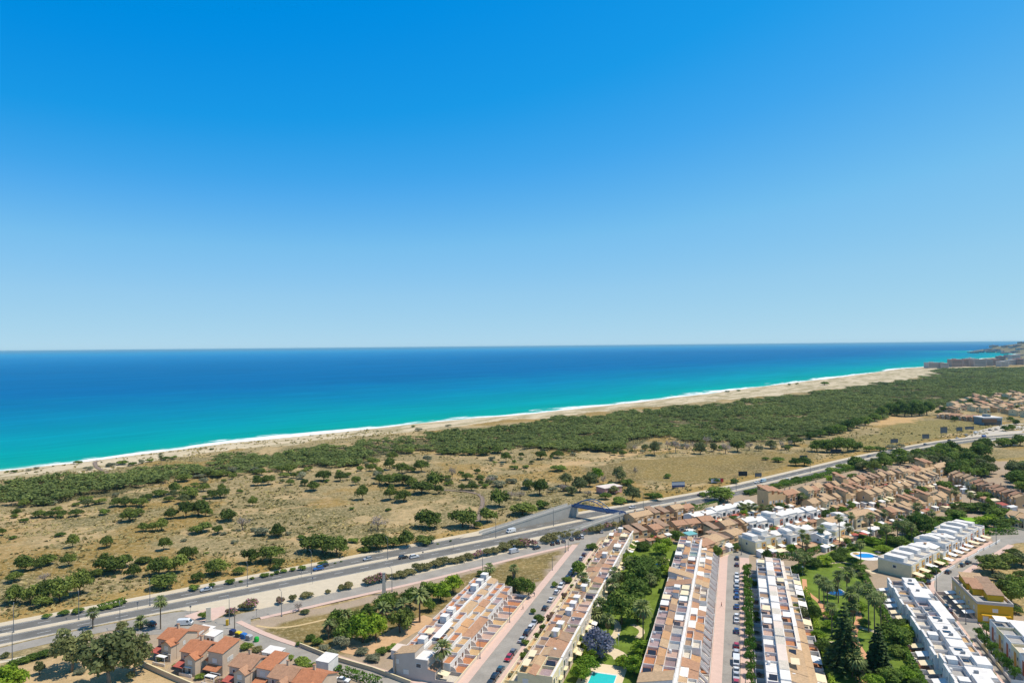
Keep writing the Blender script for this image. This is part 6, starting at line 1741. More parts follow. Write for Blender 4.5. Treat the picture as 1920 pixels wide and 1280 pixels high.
# long garden with the conifers
def conifer(px, py, top, w, label, tiers=16):
    x, y = P(px, py); lo, hi = 0, 40
    for _ in range(30):
        m_ = (lo + hi) / 2
        if pix(x, y, m_)[1] > top: lo = m_
        else: hi = m_
    g = np.random.default_rng(px)
    Vs = []; Ts = []; mb = MB()
    mb.tube([(0, 0, -.3), (0, 0, lo * .5), (0, 0, lo * .98)], [.38, .24, .05], 8)
    R0 = w * y / 1280 / 2
    for t in range(tiers):
        f = t / (tiers - 1); z0 = lo * (.1 + .88 * f); rr = R0 * (1 - f) ** .8 * g.uniform(.85, 1.1) + .25
        nb = max(5, int(13 - 7 * f))
        for b in range(nb):
            a = 2 * math.pi * (b + t * .37) / nb + g.uniform(-.15, .15)
            n = max(6, int(26 * rr / R0) + 5)
            u = np.linspace(.2, 1, n)
            c = np.stack([np.cos(a) * rr * u, np.sin(a) * rr * u, z0 + .25 * rr * u - .35 * rr * u ** 2], 1) + g.normal(0, .12, (n, 3))
            Vs.append(leaf_quads(c, np.tile([0, 0, 1.0], (n, 1)), (.75 - .35 * f), g, .35)); Ts.append(np.repeat(np.clip(g.normal(.45, .2, n), 0, 1), 4))
    o = thing('conifer', (x, y, 0), 0, label, 'tree')
    link('crown', leaf_mesh('crown', np.concatenate(Vs), np.concatenate(Ts), M_CONI), o); part('trunk', mb, M_BARK, o, True)
conifer(1584, 1262, 1128, 78, 'tall dark green conical conifer with tiered branches in the long garden')
conifer(1647, 1258, 1168, 44, 'smaller slim tiered conifer on the lawn beyond the tall conifer', 13)
for a in [(1528, 1163, 24, 30, 'broad'), (1505, 1160, 26, 24, 'olive'), (1490, 1150, 26, 20, 'broad'), (1496, 1075, 34, 16, 'broad'), (1520, 1062, 44, 16, 'broad'), (1545, 1058, 40, 16, 'lime'), (1570, 1050, 34, 14, 'broad'), (1610, 1070, 30, 14, 'broad'), (1600, 1058, 30, 12, 'broad'), (1620, 1083, 26, 14, 'olive'), (1560, 1160, 36, 22, 'lime'), (1556, 1180, 32, 20, 'lime'), (1610, 1150, 34, 26, 'lime'), (1620, 1175, 24, 18, 'broad'), (1680, 1212, 56, 46, 'broad'), (1668, 1195, 40, 34, 'broad'), (1690, 1180, 40, 24, 'broad'), (1700, 1200, 36, 30, 'lime'), (1682, 1228, 40, 22, 'broad'), (1545, 1222, 34, 26, 'broad'), (1535, 1195, 30, 18, 'lime'), (1558, 1232, 30, 22, 'broad'), (1670, 1283, 48, 34, 'broad'), (1700, 1276, 44, 30, 'lime'), (1640, 1290, 40, 30, 'lime'), (1720, 1290, 34, 22, 'broad'), (1560, 1270, 30, 18, 'broad'),
          (1672, 1020, 34, 22, 'broad'), (1690, 1025, 30, 20, 'broad'), (1705, 1010, 34, 26, 'broad'), (1722, 1004, 44, 50, 'broad'), (1735, 1000, 30, 30, 'broad'), (1640, 1022, 34, 18, 'lime'), (1620, 1015, 30, 16, 'broad'), (1655, 1035, 30, 12, 'lime'), (1600, 1030, 24, 14, 'broad'), (1580, 1040, 30, 14, 'broad'), (1740, 985, 26, 20, 'broad'),
          (1812, 958, 40, 20, 'broad'), (1840, 960, 44, 22, 'broad'), (1862, 962, 40, 20, 'broad'), (1880, 972, 44, 24, 'broad'), (1845, 985, 34, 20, 'lime'), (1858, 978, 30, 18, 'lime'), (1895, 985, 44, 20, 'broad'), (1872, 992, 40, 12, 'broad'), (1835, 1003, 22, 16, 'lime'), (1805, 960, 26, 14, 'olive'), (1790, 972, 40, 10, 'broad'), (1765, 982, 36, 10, 'broad'), (1880, 938, 36, 14, 'broad'), (1850, 935, 30, 14, 'broad'),
          (1560, 905, 26, 16, 'lime'), (1600, 900, 24, 14, 'broad'), (1580, 960, 20, 12, 'lime'), (1552, 975, 30, 20, 'broad'), (1480, 970, 24, 14, 'broad'), (1395, 985, 34, 18, 'broad'), (1376, 980, 26, 16, 'broad'), (1355, 998, 26, 16, 'olive'), (1405, 1015, 18, 12, 'lime'), (1460, 955, 26, 16, 'broad'), (1272, 1018, 24, 24, 'broad'), (1335, 985, 22, 12, 'lime'), (1700, 930, 28, 14, 'broad'), (1725, 922, 26, 12, 'lime'), (1770, 915, 28, 16, 'broad'), (1650, 945, 24, 14, 'broad'), (1535, 955, 20, 16, 'broad'), (1810, 905, 22, 12, 'broad'), (1600, 1005, 22, 12, 'broad')]: leafy(*a, 'estate tree', {'broad': 'dark green', 'lime': 'yellow green', 'olive': 'olive'}[a[4]], 'trees in the gardens of the estate')
# scrubby ground at the edge with pines
for a in [(1862, 1075, 56, 40, 'pine'), (1890, 1062, 44, 30, 'pine'), (1850, 1060, 36, 24, 'pine'), (1915, 1060, 40, 26, 'olive'), (1895, 1130, 52, 44, 'broad'), (1912, 1110, 44, 36, 'broad'), (1905, 1150, 24, 18, 'broad'), (1890, 1145, 20, 14, 'olive'), (1880, 1090, 36, 18, 'olive'), (1918, 1085, 34, 20, 'pine'), (1900, 1040, 30, 16, 'pine')]: leafy(*a, 'edge tree', {'broad': 'dark rounded', 'pine': 'flat topped', 'olive': 'greyish'}[a[4]], 'trees on the sandy plot beside the yellow block')
# clipped trees along the pavements
k = 0
def clipped(x, y, w, h, label, grp):
    tag(plant('clipped', 'street_tree', x, y, w, h, .15), label, 'tree', grp)
s = 190.0
rr = random.Random(12)
while s < 318:
    big = k == 1
    x, y = T(s, 2.6)
    clipped(x, y, 5.2 if big else rr.uniform(3.7, 4.7), 5.4 if big else rr.uniform(4.6, 5.4), f"clipped round {'large ' if big else ''}street tree, {ORD[k]} in from the near end, behind the parked cars", 'clipped trees behind the parked cars')
    s += 5.2 if s > 230 else 7.0; k += 1
for k, (px, py) in enumerate([(1843, 1272), (1825, 1246), (1815, 1240), (1808, 1228), (1800, 1210), (1790, 1197), (1782, 1188), (1772, 1172), (1757, 1150), (1748, 1138), (1740, 1128), (1730, 1117)]):
    x, y = P(px + 9, py + 8); clipped(x, y, 4.2, 4.0, f"clipped street tree, {ORD[k]} up the curving street on the white houses' side", 'clipped trees on the near side of the curving street')
for k, (px, py) in enumerate([(1902, 1279), (1888, 1262), (1873, 1245), (1859, 1230), (1847, 1216), (1836, 1200), (1850, 1194)]):
    x, y = P(px, py); clipped(x, y, 3.9, 4.8, f"clipped street tree, {ORD[k]} up the curving street on the pink paved side", 'clipped trees on the pink paved side of the curving street')
for k, (px, py) in enumerate([(1705, 1112), (1722, 1095), (1738, 1085), (1752, 1075), (1765, 1060)]):
    x, y, wm, hm, z = at_px(px, py, 24, 16); auto(plant('shrub', 'hedge_bush', x, y, wm, hm, 0), 'garden hedge bush', 'bush', 'hedge bushes before the cream houses', 'trimmed')
# gum trees in the corner yard
GV = [blobs_crown([(b[0], b[1], b[2], b[3] * 1.1, b[4] * 1.1) for b in ell_blobs(20, 800 + k, .58, .34, .38, .15, 1.0, False)], 2000, .04, 810 + k, .35) for k in range(2)]
for k, (px, py, w, h, lab) in enumerate([(134, 1258, 84, 88, 'tall grey green gum tree with bare forked trunk beside the footpath'), (205, 1285, 110, 106, 'largest spreading gum tree shading the corner yard'), (250, 1262, 70, 80, 'gum tree crowding the wall of the westernmost orange house')]):
    x, y, wm, hm, z = at_px(px, py, w, h)
    o = thing('gum_tree', (x, y, 0), k * 2.0, lab, 'tree', 'gum trees of the corner yard', (wm, wm, hm))
    link('crown', leaf_mesh('crown', *GV[k % 2], M_GUM), o); link('trunk', trunk_mesh('trunk', .3, .03, 5, 70 + k, M_BARKG, .08), o)
for a in [(74, 1264, 20, 28, 'olive'), (8, 1296, 60, 56, 'lime'), (110, 1225, 26, 16, 'broad'), (95, 1228, 26, 14, 'broad'), (80, 1232, 28, 14, 'broad'), (62, 1236, 26, 14, 'broad'), (45, 1242, 26, 14, 'broad'), (25, 1246, 22, 12, 'broad'), (10, 1232, 16, 12, 'olive'), (228, 1186, 24, 24, 'olive'), (30, 1290, 44, 40, 'lime'), (150, 1262, 22, 12, 'greygreen'), (245, 1275, 16, 18, 'olive')]: leafy(*a, 'yard bush', {'olive': 'sparse', 'lime': 'bright green', 'broad': 'dense', 'greygreen': 'greyish'}[a[4]], 'bushes and small trees round the corner yard', 'yard_bush')
for a in [(438, 1205, 18, 10, 'shrub'), (462, 1216, 26, 14, 'shrub'), (480, 1222, 24, 13, 'oleander'), (500, 1228, 24, 12, 'oleanderpink'), (518, 1228, 22, 10, 'shrub'), (530, 1236, 16, 10, 'shrub'), (568, 1248, 34, 20, 'shrub'), (585, 1252, 20, 12, 'shrub'), (545, 1236, 16, 10, 'shrub'), (630, 1255, 22, 12, 'shrub')]: leafy(*a, 'front garden bush', {'shrub': 'green', 'oleander': 'brownish', 'oleanderpink': 'flowering'}[a[4]], 'bushes in front of the orange roofed houses', 'garden_bush')
# clipped hedges: long boxes of leaves
def hedge(name, pts, w, h, label, m=None, z=0.0, grp=None):
    g = np.random.default_rng(len(label)); Vs = []; Ts = []
    for a, b in zip(pts, pts[1:]):
        L = math.hypot(b[0] - a[0], b[1] - a[1]); n = int(L * (w + 2 * h) * 5)
        u = g.random(n); v = g.uniform(-.5, .5, n); t = g.random(n)
        face = g.integers(0, 3, n)
        tx, ty = (b[0] - a[0]) / L, (b[1] - a[1]) / L
        off = np.where(face == 0, v, np.where(face == 1, -.5, .5)) * w; zz = np.where(face == 0, 1.0, t) * h
        c = np.stack([a[0] + (b[0] - a[0]) * u - ty * off, a[1] + (b[1] - a[1]) * u + tx * off, zz + z], 1)
        nr = np.stack([-ty * np.sign(off) * (face > 0), tx * np.sign(off) * (face > 0), (face == 0) * 1.0], 1)
        Vs.append(leaf_quads(c, nr, .34, g, .5)); Ts.append(np.repeat(np.clip(g.normal(.5, .22, n), 0, 1), 4))
    me = leaf_mesh('hedge', np.concatenate(Vs), np.concatenate(Ts), m or M_CLIP)
    x, y = pts[0]
    o = link(name, me)
    tag(o, label, 'hedge', grp)
hedge('hedge', pp((642, 1262), (712, 1285)), 2.4, 2.0, 'thick clipped hedge along the side road by the white annex')
hedge('hedge', pp((600, 1250), (636, 1262)), 2.2, 1.8, 'shorter clipped hedge beyond the thick one on the side road')
hedge('hedge', pp((1740, 996), (1800, 965)), 2.0, 2.2, 'dark hedge bounding the small bright lawn')
hedge('hedge', pp((1850, 1002), (1905, 1000)), 3.0, 3.0, 'tall dark hedge at the head of the parking court')
hedge('hedge', [T(330, 50), T(240, 50), T(186, 50)], 1.6, 2.4, 'long dark hedge behind the white terraced houses')
hedge('hedge', pp((1455, 1046), (1500, 1050), (1560, 1020), (1640, 1000), (1700, 990)), 2.6, 2.4, 'long dark hedge winding along the thin palms')
hedge('hedge', [T(192, -28.4), T(330, -28.4)], .8, 1.0, 'low hedge along the foot of the mauve terraces', M_LIME)
hedge('hedge', [T(192, 25.2), T(300, 25.2)], 1.4, 1.7, 'clipped hedge behind the patios facing the long garden', M_LIME)
hedge('hedge', pp((1192, 981), (1270, 964), (1345, 946)), 3.0, 2.4, 'dense hedge between the motorway and the brown houses')
hedge('hedge', pp((1400, 929), (1500, 905), (1600, 880), (1640, 871)), 4.0, 3.0, 'long dense hedge between the motorway and the peach houses')
hedge('hedge', pp((183, 1141), (233, 1127)), 1.6, 1.6, 'clipped roadside hedge on the far verge of the motorway')

# ------------------------------------------------------------------ pools
M_WATER = mat('pool_water', hx('#35c6c4'), .1, .08, .8, .5)
M_WATERB = mat('blue_pool_water', hx('#1f8fd6'), .1, .1, .8, .5)
M_COPE = mat('pool_deck', hx('#e2cfae'), .85, .1, .8)
def pool(deck, water, m, label, z=.06, deckm=None):
    cx = sum(p[0] for p in water) / len(water); cy = sum(p[1] for p in water) / len(water)
    o = thing('swimming_pool', (cx, cy, 0), 0, label, 'pool')
    def loc(ps):
        ps = [(x - cx, y - cy) for x, y in ps]
        return ps if sum(a[0] * b[1] - b[0] * a[1] for a, b in zip(ps, ps[1:] + ps[:1])) > 0 else ps[::-1]
    part('deck', MB().prism_z(loc(deck), .0, z), deckm or M_COPE, o)
    wl = loc(water)
    part('coping', MB().prism_z([(x * 1.07, y * 1.07) for x, y in wl], z + .002, z + .06), W_WHITE, o)
    part('water', MB().prism_z(wl, z + .03, z + .072), m, o)
pool([T(213, -46.6), T(213, -33.6), T(180, -33.6), T(180, -47)], [T(206.6, -43.3), T(206.6, -36.0), T(188, -36.0), T(188, -43.3)], M_WATER, 'turquoise rectangular swimming pool with cream deck cut by the lower edge')
pool(pp((1208, 1044), (1246, 1043), (1250, 1058), (1232, 1062), (1222, 1052)), pp((1226, 1045), (1242, 1045), (1240, 1057), (1230, 1059)), M_WATERB, 'small blue swimming pool among the trees of the lilac garden')
def ell(px, py, w, h, k=0.0, n=20):
    c = P(px, py); a = P(px + w / 2, py); b = P(px, py - h / 2)
    rx = a[0] - c[0]; ry = b[1] - c[1]
    return [(c[0] + rx * math.cos(t) * (1 + k * math.sin(t + .6)), c[1] + ry * math.sin(t) * (1 + k * math.cos(2 * t))) for t in [2 * math.pi * i / n for i in range(n)]]
pool(ell(1622, 1042, 50, 17, .05), ell(1620, 1041.5, 34, 10, .22), M_WATERB, 'kidney shaped blue swimming pool with white surround beside the cream houses', .06, W_WHITE)
pool(ell(1563, 1108, 38, 17, .1), ell(1562, 1108, 31, 12, .25), M_WATERB, 'light blue curved swimming pool under the palms of the long garden', .06, W_WHITE)
# people's things by the pools and paths
M_STRAW = mat('straw', hx('#c9a765'), .9, .2, 3)
# ------------------------------------------------------------------ footbridge with ramps
M_BLUE = mat('blue_steel', hx('#33507f'), .5, .1, 1, .4)
M_TEALS = mat('teal_steel', hx('#2f6c86'), .5, .1, 1, .4)
M_RAILG = mat('galvanised_rail', hx('#b4b8ba'), .5, .1, 2, .4)
NB = P(1077, 968); SB_ = P(1168, 984)
dx, dy = SB_[0] - NB[0], SB_[1] - NB[1]
BL = math.hypot(dx, dy); BA = math.atan2(dy, dx)
o = thing('footbridge', (*NB, 0), BA, 'blue steel footbridge with twin arches over the motorway', 'footbridge')
DZ = 6.3
part('deck', MB().box(-1, BL + 1, -1.5, 1.5, DZ - .5, DZ), M_BLUE, o)
for yy in (-1.55, 1.45):
    part('railing', MB().box(-1, BL + 1, yy, yy + .1, DZ + .003, DZ + 1.15), mat('mesh_railing', hx('#6f7f9f'), .6, .2, 6), o)
AL = BL * .74
for yy in (-2.0, 2.0):
    pts = [(AL * i / 16, yy, DZ + 5.2 * math.sin(math.pi * i / 16) ** .85 - .2) for i in range(17)]
    part('arch', MB().tube(pts, .26, 6), M_BLUE if yy < 0 else M_TEALS, o)
    for i in range(2, 15, 2): part('hanger', MB().tube([(AL * i / 16, yy, DZ - .2), (AL * i / 16, yy, DZ + 5.2 * math.sin(math.pi * i / 16) ** .85 - .3)], .07, 5), M_TEALS, o)
for i in range(3, 14, 2): part('brace', MB().tube([(AL * i / 16, -2, DZ + 5.2 * math.sin(math.pi * i / 16) ** .85 - .2), (AL * i / 16, 2, DZ + 5.2 * math.sin(math.pi * i / 16) ** .85 - .2)], .12, 5), M_BLUE, o)
part('pier', MB().box(-1.3, 1.3, -2.2, 2.2, -.3, DZ - .504), W_CONC, o)
part('pier', MB().box(BL - 1.0, BL + 1.0, -2.0, 2.0, -.3, DZ - .504), W_CONC, o)
def ramp_(px0, py0, px1, py1, w, z1, label, side):
    """Walled ramp rising from 0 at the first foot to z1 at the second."""
    a = P(px0, py0); b = P(px1, py1)
    L = math.hypot(b[0] - a[0], b[1] - a[1]); an = math.atan2(b[1] - a[1], b[0] - a[0])
    o = thing('footbridge_ramp', (*a, 0), an, label, 'ramp', 'ramps of the blue footbridge')
    n = 12
    prof = [(0, -.3), (L, -.3), (L, z1), (0, .2)]
    part('ramp_body', MB().prism_y(prof, 0, w), W_CONC, o)
    for yy in (-.16, w - .14):
        part('parapet', MB().prism_y([(0, .203), (L, z1 + .003), (L, z1 + 1.1), (0, 1.2)], yy, yy + .3), mat('pale_concrete', hx('#bdb8ae'), .9, .12, .4), o)
        part('handrail', MB().tube([(0, yy + .15, 1.55), (L, yy + .15, z1 + 1.45)], .05, 5), M_RAILG, o)
    for i in range(1, 9) if side < 0 else ():
        xx = L * (.3 + .08 * i)
        part('pilaster', MB().box(xx, xx + .35, -.32, -.163, -.2, .2 + (z1 - .2) * xx / L - .05), mat('pale_concrete', hx('#bdb8ae')), o)
    return o
ramp_(905, 1003, 1071, 969, 3.4, DZ, 'concrete ramp rising along the far side of the motorway', 1)
ramp_(1008, 1022, 1171, 986, 3.2, DZ, 'concrete ramp with ribbed wall rising along the near side of the motorway', -1)
sheet('ramp_path', pp((860, 1010), (905, 992), (1000, 972), (1000, 978), (910, 1002)), .17, M_CREAM)

# ------------------------------------------------------------------ boardwalks
def boardwalk(pts, w, label):
    l = relax(smooth_line(pts, 2.0), 3); x0, y0 = l[0]
    A = offset(l, w / 2); B = offset(l, -w / 2); n = len(l)
    zs = [max(ground_z(*p), -1.4) + .35 for p in l]
    mb = MB()
    vs = [(x, y, z) for (x, y), z in zip(A, zs)] + [(x, y, z) for (x, y), z in zip(B, zs)] + [(x, y, z - .2) for (x, y), z in zip(A, zs)] + [(x, y, z - .2) for (x, y), z in zip(B, zs)]
    fs = []
    for i in range(n - 1): fs += [(i, n + i, n + i + 1, i + 1), (2 * n + i, 2 * n + i + 1, 3 * n + i + 1, 3 * n + i), (i, i + 1, 2 * n + i + 1, 2 * n + i), (n + i, 3 * n + i, 3 * n + i + 1, n + i + 1)]
    fs += [(0, 2 * n, 3 * n, n), (n - 1, 2 * n - 1, 4 * n - 1, 3 * n - 1)]
    mb.add(vs, fs)
    o = thing('boardwalk', (0, 0, 0), 0, label, 'boardwalk')
    part('deck', mb, M_DECK, o)
    for side in (A, B):
        part('rail', MB().tube([(x, y, z + 1.0) for (x, y), z in zip(side, zs)], .06, 4), M_DECK, o)
    for i in range(0, n, 3):
        for side in (A, B):
            part('post', MB().tube([(side[i][0], side[i][1], zs[i] - .6), (side[i][0], side[i][1], zs[i] + 1.0)], .08, 5), M_DECK, o)
boardwalk(pp((884, 991), (897, 975), (901, 960), (905, 945), (903, 932), (893, 926), (860, 922), (830, 920)), 2.6, 'grey timber boardwalk curving through the dunes to the motorway')
boardwalk(pp((200, 886), (188, 881), (180, 876), (178, 870), (186, 866)), 3.0, 'grey timber boardwalk leading over the dune to the beach')

# ------------------------------------------------------------------ vehicles
CARS = {}
def car_proto(kind):
    """x is forward; 1.8 m wide."""
    o = thing(kind)
    if kind == 'van': L, prof, cab = 5.2, [(-2.6, .35), (2.6, .35), (2.6, .95), (2.3, 1.15), (1.6, 1.95), (1.2, 2.15), (-2.5, 2.15), (-2.6, 2.0)], None
    elif kind == 'saloon': L, prof, cab = 4.5, [(-2.25, .35), (2.25, .35), (2.25, .7), (1.9, .85), (1.0, .95), (-1.5, 1.0), (-2.2, .95)], [(1.0, .953), (.25, 1.42), (-.9, 1.42), (-1.65, 1.003)]
    elif kind == 'estate': L, prof, cab = 4.6, [(-2.3, .4), (2.3, .4), (2.3, .85), (2.0, 1.0), (1.0, 1.08), (-2.2, 1.1)], [(1.0, 1.083), (.35, 1.68), (-1.8, 1.66), (-2.15, 1.103)]
    else: L, prof, cab = 4.0, [(-2.0, .35), (2.0, .35), (2.0, .75), (1.7, .88), (.95, .96), (-1.95, 1.0)], [(.95, .963), (.3, 1.46), (-1.5, 1.46), (-1.9, 1.003)]
    W = 1.95 if kind == 'van' else 1.76
    wb = L * .31
    body = MB().prism_y(prof, -W / 2, W / 2).mesh('body', mat_paint('paint_silver', hx('#b9bcc0')))
    link('body', body, o)
    if cab:
        # tapering greenhouse with the roof in body colour
        b0, b1, b2, b3 = cab
        i = W / 2 - .05; j = W / 2 - .24
        vs = [(b0[0], -i, b0[1]), (b0[0], i, b0[1]), (b1[0], j, b1[1]), (b1[0], -j, b1[1]), (b3[0], -i, b3[1]), (b3[0], i, b3[1]), (b2[0], j, b2[1]), (b2[0], -j, b2[1])]
        part('windows', MB().add(vs, [(0, 1, 2, 3), (5, 4, 7, 6), (3, 2, 6, 7), (1, 5, 6, 2), (4, 0, 3, 7), (1, 0, 4, 5)]), M_GLASS, o)
        rf = [(b1[0] - .05, -j + .02, b1[1] + .004), (b1[0] - .05, j - .02, b1[1] + .004), (b2[0] + .05, j - .02, b2[1] + .004), (b2[0] + .05, -j + .02, b2[1] + .004)]
        link('roof_panel', MB().add(rf + [(x, y, z + .05) for x, y, z in rf], [(3, 2, 1, 0), (4, 5, 6, 7), (0, 1, 5, 4), (1, 2, 6, 5), (2, 3, 7, 6), (3, 0, 4, 7)]).mesh('roof_panel', MATS['paint_silver']), o)
    else:
        part('windscreen', MB().add([(2.28, -.85, 1.19), (2.28, .85, 1.19), (1.66, .78, 1.9), (1.66, -.78, 1.9), (2.31, -.85, 1.21), (2.31, .85, 1.21), (1.69, .78, 1.93), (1.69, -.78, 1.93)], [(3, 2, 1, 0), (4, 5, 6, 7), (0, 1, 5, 4), (1, 2, 6, 5), (2, 3, 7, 6), (3, 0, 4, 7)]), M_GLASS, o)
        for s_ in (-1, 1): part('side_window', MB().box(.7, 1.5, *sorted((s_ * (W / 2 + .003), s_ * (W / 2 + .02))), 1.25, 1.8), M_GLASS, o)
    ty = mat('tyre_rubber', (.03, .03, .03), .9, .1); rm = mat('wheel_rim', (.45, .45, .46), .4, .1, 4, .5)
    for sx in (-wb, wb):
        for sy in (-1, 1):
            vs = MB(); n = 14; r_ = .33
            y0, y1 = sorted((sy * (W / 2 + .02), sy * (W / 2 - .2)))
            ring = [(r_ * math.cos(2 * math.pi * i / n), r_ * math.sin(2 * math.pi * i / n)) for i in range(n)]
            w_ = part('wheel', MB().prism_y([(sx + a, .33 + b) for a, b in ring], y0, y1), ty, o)
            yo = sorted((sy * (W / 2 + .022), sy * (W / 2 + .035)))
            part('rim', MB().prism_y([(sx + a * .62, .33 + b * .62) for a, b in ring], *yo), rm, w_)
    hl = mat('headlight_glass', (.8, .8, .78), .2, .05); tl = mat('tail_light', (.4, .02, .02), .3, .1)
    fx = prof[2][0]; zz = prof[2][1]
    for sy in (-1, 1):
        y0, y1 = sorted((sy * (W / 2 - .1), sy * (W / 2 - .5)))
        part('headlight', MB().box(fx + .002, fx + .03, y0, y1, zz - .2, zz - .04), hl, o)
        part('tail_light', MB().box(-L / 2 - .03, -L / 2 - .002, y0, y1 - 0, .62, .82), tl, o)
    part('bumper', MB().box(fx - .02, fx + .07, -W / 2 + .05, W / 2 - .05, .28, .5), M_DARKM, o)
    part('number_plate', MB().box(-L / 2 - .045, -L / 2 - .032, -.26, .26, .45, .57), M_FRAME, o)
    return proto(o)
for k_ in ('hatchback', 'saloon', 'estate', 'van'): CARS[k_] = car_proto(k_)
PAINT = {'white': hx('#e9e9e7'), 'silver': hx('#b9bcc0'), 'grey': hx('#6d7075'), 'black': hx('#17181a'), 'red': hx('#b3202c'), 'blue': hx('#26477f'), 'teal': hx('#24505a'), 'dark blue': hx('#1b2740'), 'dark red': hx('#5a1c22'), 'bright blue': hx('#1d62b0'), 'pale blue': hx('#a8c4d4')}
for nm, c in PAINT.items(): mat_paint('paint_' + nm.replace(' ', '_'), c)
USED_CAR = set()
def car(kind, color, x, y, heading, label, group=None, z=.05, name=None):
    if kind not in USED_CAR:
        USED_CAR.add(kind); o = CARS[kind]; o.location = (x, y, z); o.rotation_euler = (0, 0, heading)
    else:
        o = copy_tree(CARS[kind], (x, y, z), heading)
    m = MATS['paint_' + color.replace(' ', '_')]
    for ch in o.children if o is CARS[kind] else [c for c in bpy.data.objects if c.parent == o]:
        if ch.name.startswith(('body', 'roof_panel')):
            ch.material_slots[0].link = 'OBJECT'; ch.material_slots[0].material = m
    tag(o, label, 'van' if kind == 'van' else 'car', group)
    if group is None and 'group' in o.keys(): del o['group']
    return o
# parked cars: first street
rr = random.Random(5)
for i, (cx, cy, c, k) in enumerate([(245, 1265, 'black', 'saloon'), (300, 1205, 'black', 'estate'), (370, 1130, 'teal', 'hatchback'), (455, 1020, 'red', 'hatchback'), (500, 955, 'grey', 'hatchback'), (590, 835, 'silver', 'saloon'), (640, 765, 'dark blue', 'estate'), (690, 715, 'white', 'hatchback'), (715, 670, 'silver', 'saloon'), (745, 620, 'grey', 'hatchback'), (838, 520, 'black', 'hatchback'), (890, 437, 'white', 'saloon'), (955, 362, 'white', 'hatchback'), (998, 305, 'white', 'estate'), (1020, 255, 'grey', 'estate'), (1065, 215, 'dark blue', 'hatchback'), (1090, 180, 'black', 'hatchback'), (1115, 140, 'white', 'hatchback'), (1185, 70, 'black', 'saloon'), (1205, 25, 'silver', 'hatchback'), (1222, -15, 'dark red', 'hatchback')]):
    x, y = P(860 + cx / 5.333, 1040 + (cy + 20) / 5.333); s_, t_ = ST(x, y); x, y = T(s_, -70.6)
    car(k, c, x, y, TANG + (math.pi if rr.random() < .3 else 0) + rr.uniform(-.02, .02), f"{c} {k}, {ORD[i]} up from the lower edge of the street beside the terraces", 'cars parked along the street beside the terraces')
for i, (cy, c, k) in enumerate([(1262, 'red', 'hatchback'), (1200, 'silver', 'saloon'), (1140, 'white', 'saloon'), (1055, 'white', 'van'), (965, 'silver', 'estate'), (890, 'red', 'hatchback'), (742, 'blue', 'hatchback'), (640, 'white', 'saloon'), (595, 'white', 'hatchback'), (500, 'blue', 'saloon'), (400, 'blue', 'estate'), (335, 'blue', 'saloon'), (285, 'silver', 'estate'), (228, 'white', 'saloon'), (190, 'white', 'hatchback'), (80, 'dark red', 'hatchback'), (15, 'black', 'hatchback')]):
    x, y = P(1380, 1040 + (cy + 28) / 5.333); s_, t_ = ST(x, y); x, y = T(s_, -1.5)
    car(k, c, x, y, TANG + (math.pi if rr.random() < .3 else 0) + rr.uniform(-.02, .02), f"{c} {k}, {ORD[i]} up from the lower edge beside the clipped trees", 'cars parked along the clipped trees')
def on_med(px, py, off=None):
    x, y = P(px, py); d, q, h, sd = nearest_on(MEDL, x, y)
    if off is None: return x, y, h
    return q[0] - math.sin(h) * off, q[1] + math.cos(h) * off, h
for px, py, off, c, k, lab in [(386, 1106, 5.2, 'silver', 'saloon', 'silver car heading west between two verge bushes on the motorway'), (596, 1067, 4.0, 'bright blue', 'estate', 'bright blue car leading a dark one on the far carriageway'), (606, 1062, 7.0, 'black', 'estate', 'dark car close behind the bright blue one on the motorway'), (690, 1050, 4.5, 'silver', 'hatchback', 'silver hatchback alone on the far carriageway above the pink oleanders'),
                              (758, 1048, -3.2, 'black', 'estate', 'black car just ahead of a white one on the near carriageway'), (781, 1048, -5.4, 'white', 'estate', 'white car beside the black one on the near carriageway'), (1188, 953, 5.0, 'white', 'hatchback', 'white hatchback just east of the footbridge'), (1312, 928, 5.5, 'dark red', 'estate', 'dark red car on the far carriageway before the round tree'), (1417, 905, 5.0, 'white', 'hatchback', 'white car near the blank billboards on the motorway'), (1628, 856, 4.0, 'grey', 'estate', 'grey car on the far carriageway by the black billboard'), (1676, 845, 4.0, 'dark blue', 'estate', 'dark blue car near the groves on the motorway'), (1136, 959, 4.0, 'white', 'hatchback', 'white hatchback right beneath the footbridge'), (1560, 884, -6.0, 'silver', 'saloon', 'silver car on the near carriageway beside the hedge bushes'), (1486, 902, -4.5, 'white', 'estate', 'white estate on the near carriageway above the peach houses')]:
    x, y, h = on_med(px, py, off); car(k, c, x, y, h + (math.pi if off > 0 else 0), lab, 'cars driving on the motorway', .07)
x, y, h = on_med(964, 1000, 4.0); car('van', 'white', x, y, h + math.pi, 'white van on the far carriageway below the curving boardwalk', 'cars driving on the motorway', .07)
x, y, h = on_med(1453, 907, 4.2); car('van', 'pale blue', x, y, h + math.pi, 'pale blue delivery van on the far carriageway above the peach houses', 'cars driving on the motorway', .07)
for px, py, c, k, hd, lab in [(283, 1172, 'black', 'estate', 2.6, 'black car beside the low palm at the junction'), (347, 1171, 'white', 'van', .1, 'white van turning at the junction')]:
    x, y = P(px, py); car(k, c, x, y, hd, lab)
x, y = P(964, 1036); d, q, h, sd = nearest_on(SERV, x, y); car('van', 'silver', x, y, h, 'silver minivan driving along the frontage road')
x, y = P(1006, 1029); car('hatchback', 'black', x, y, h + math.pi, 'black hatchback driving behind the minivan on the frontage road')
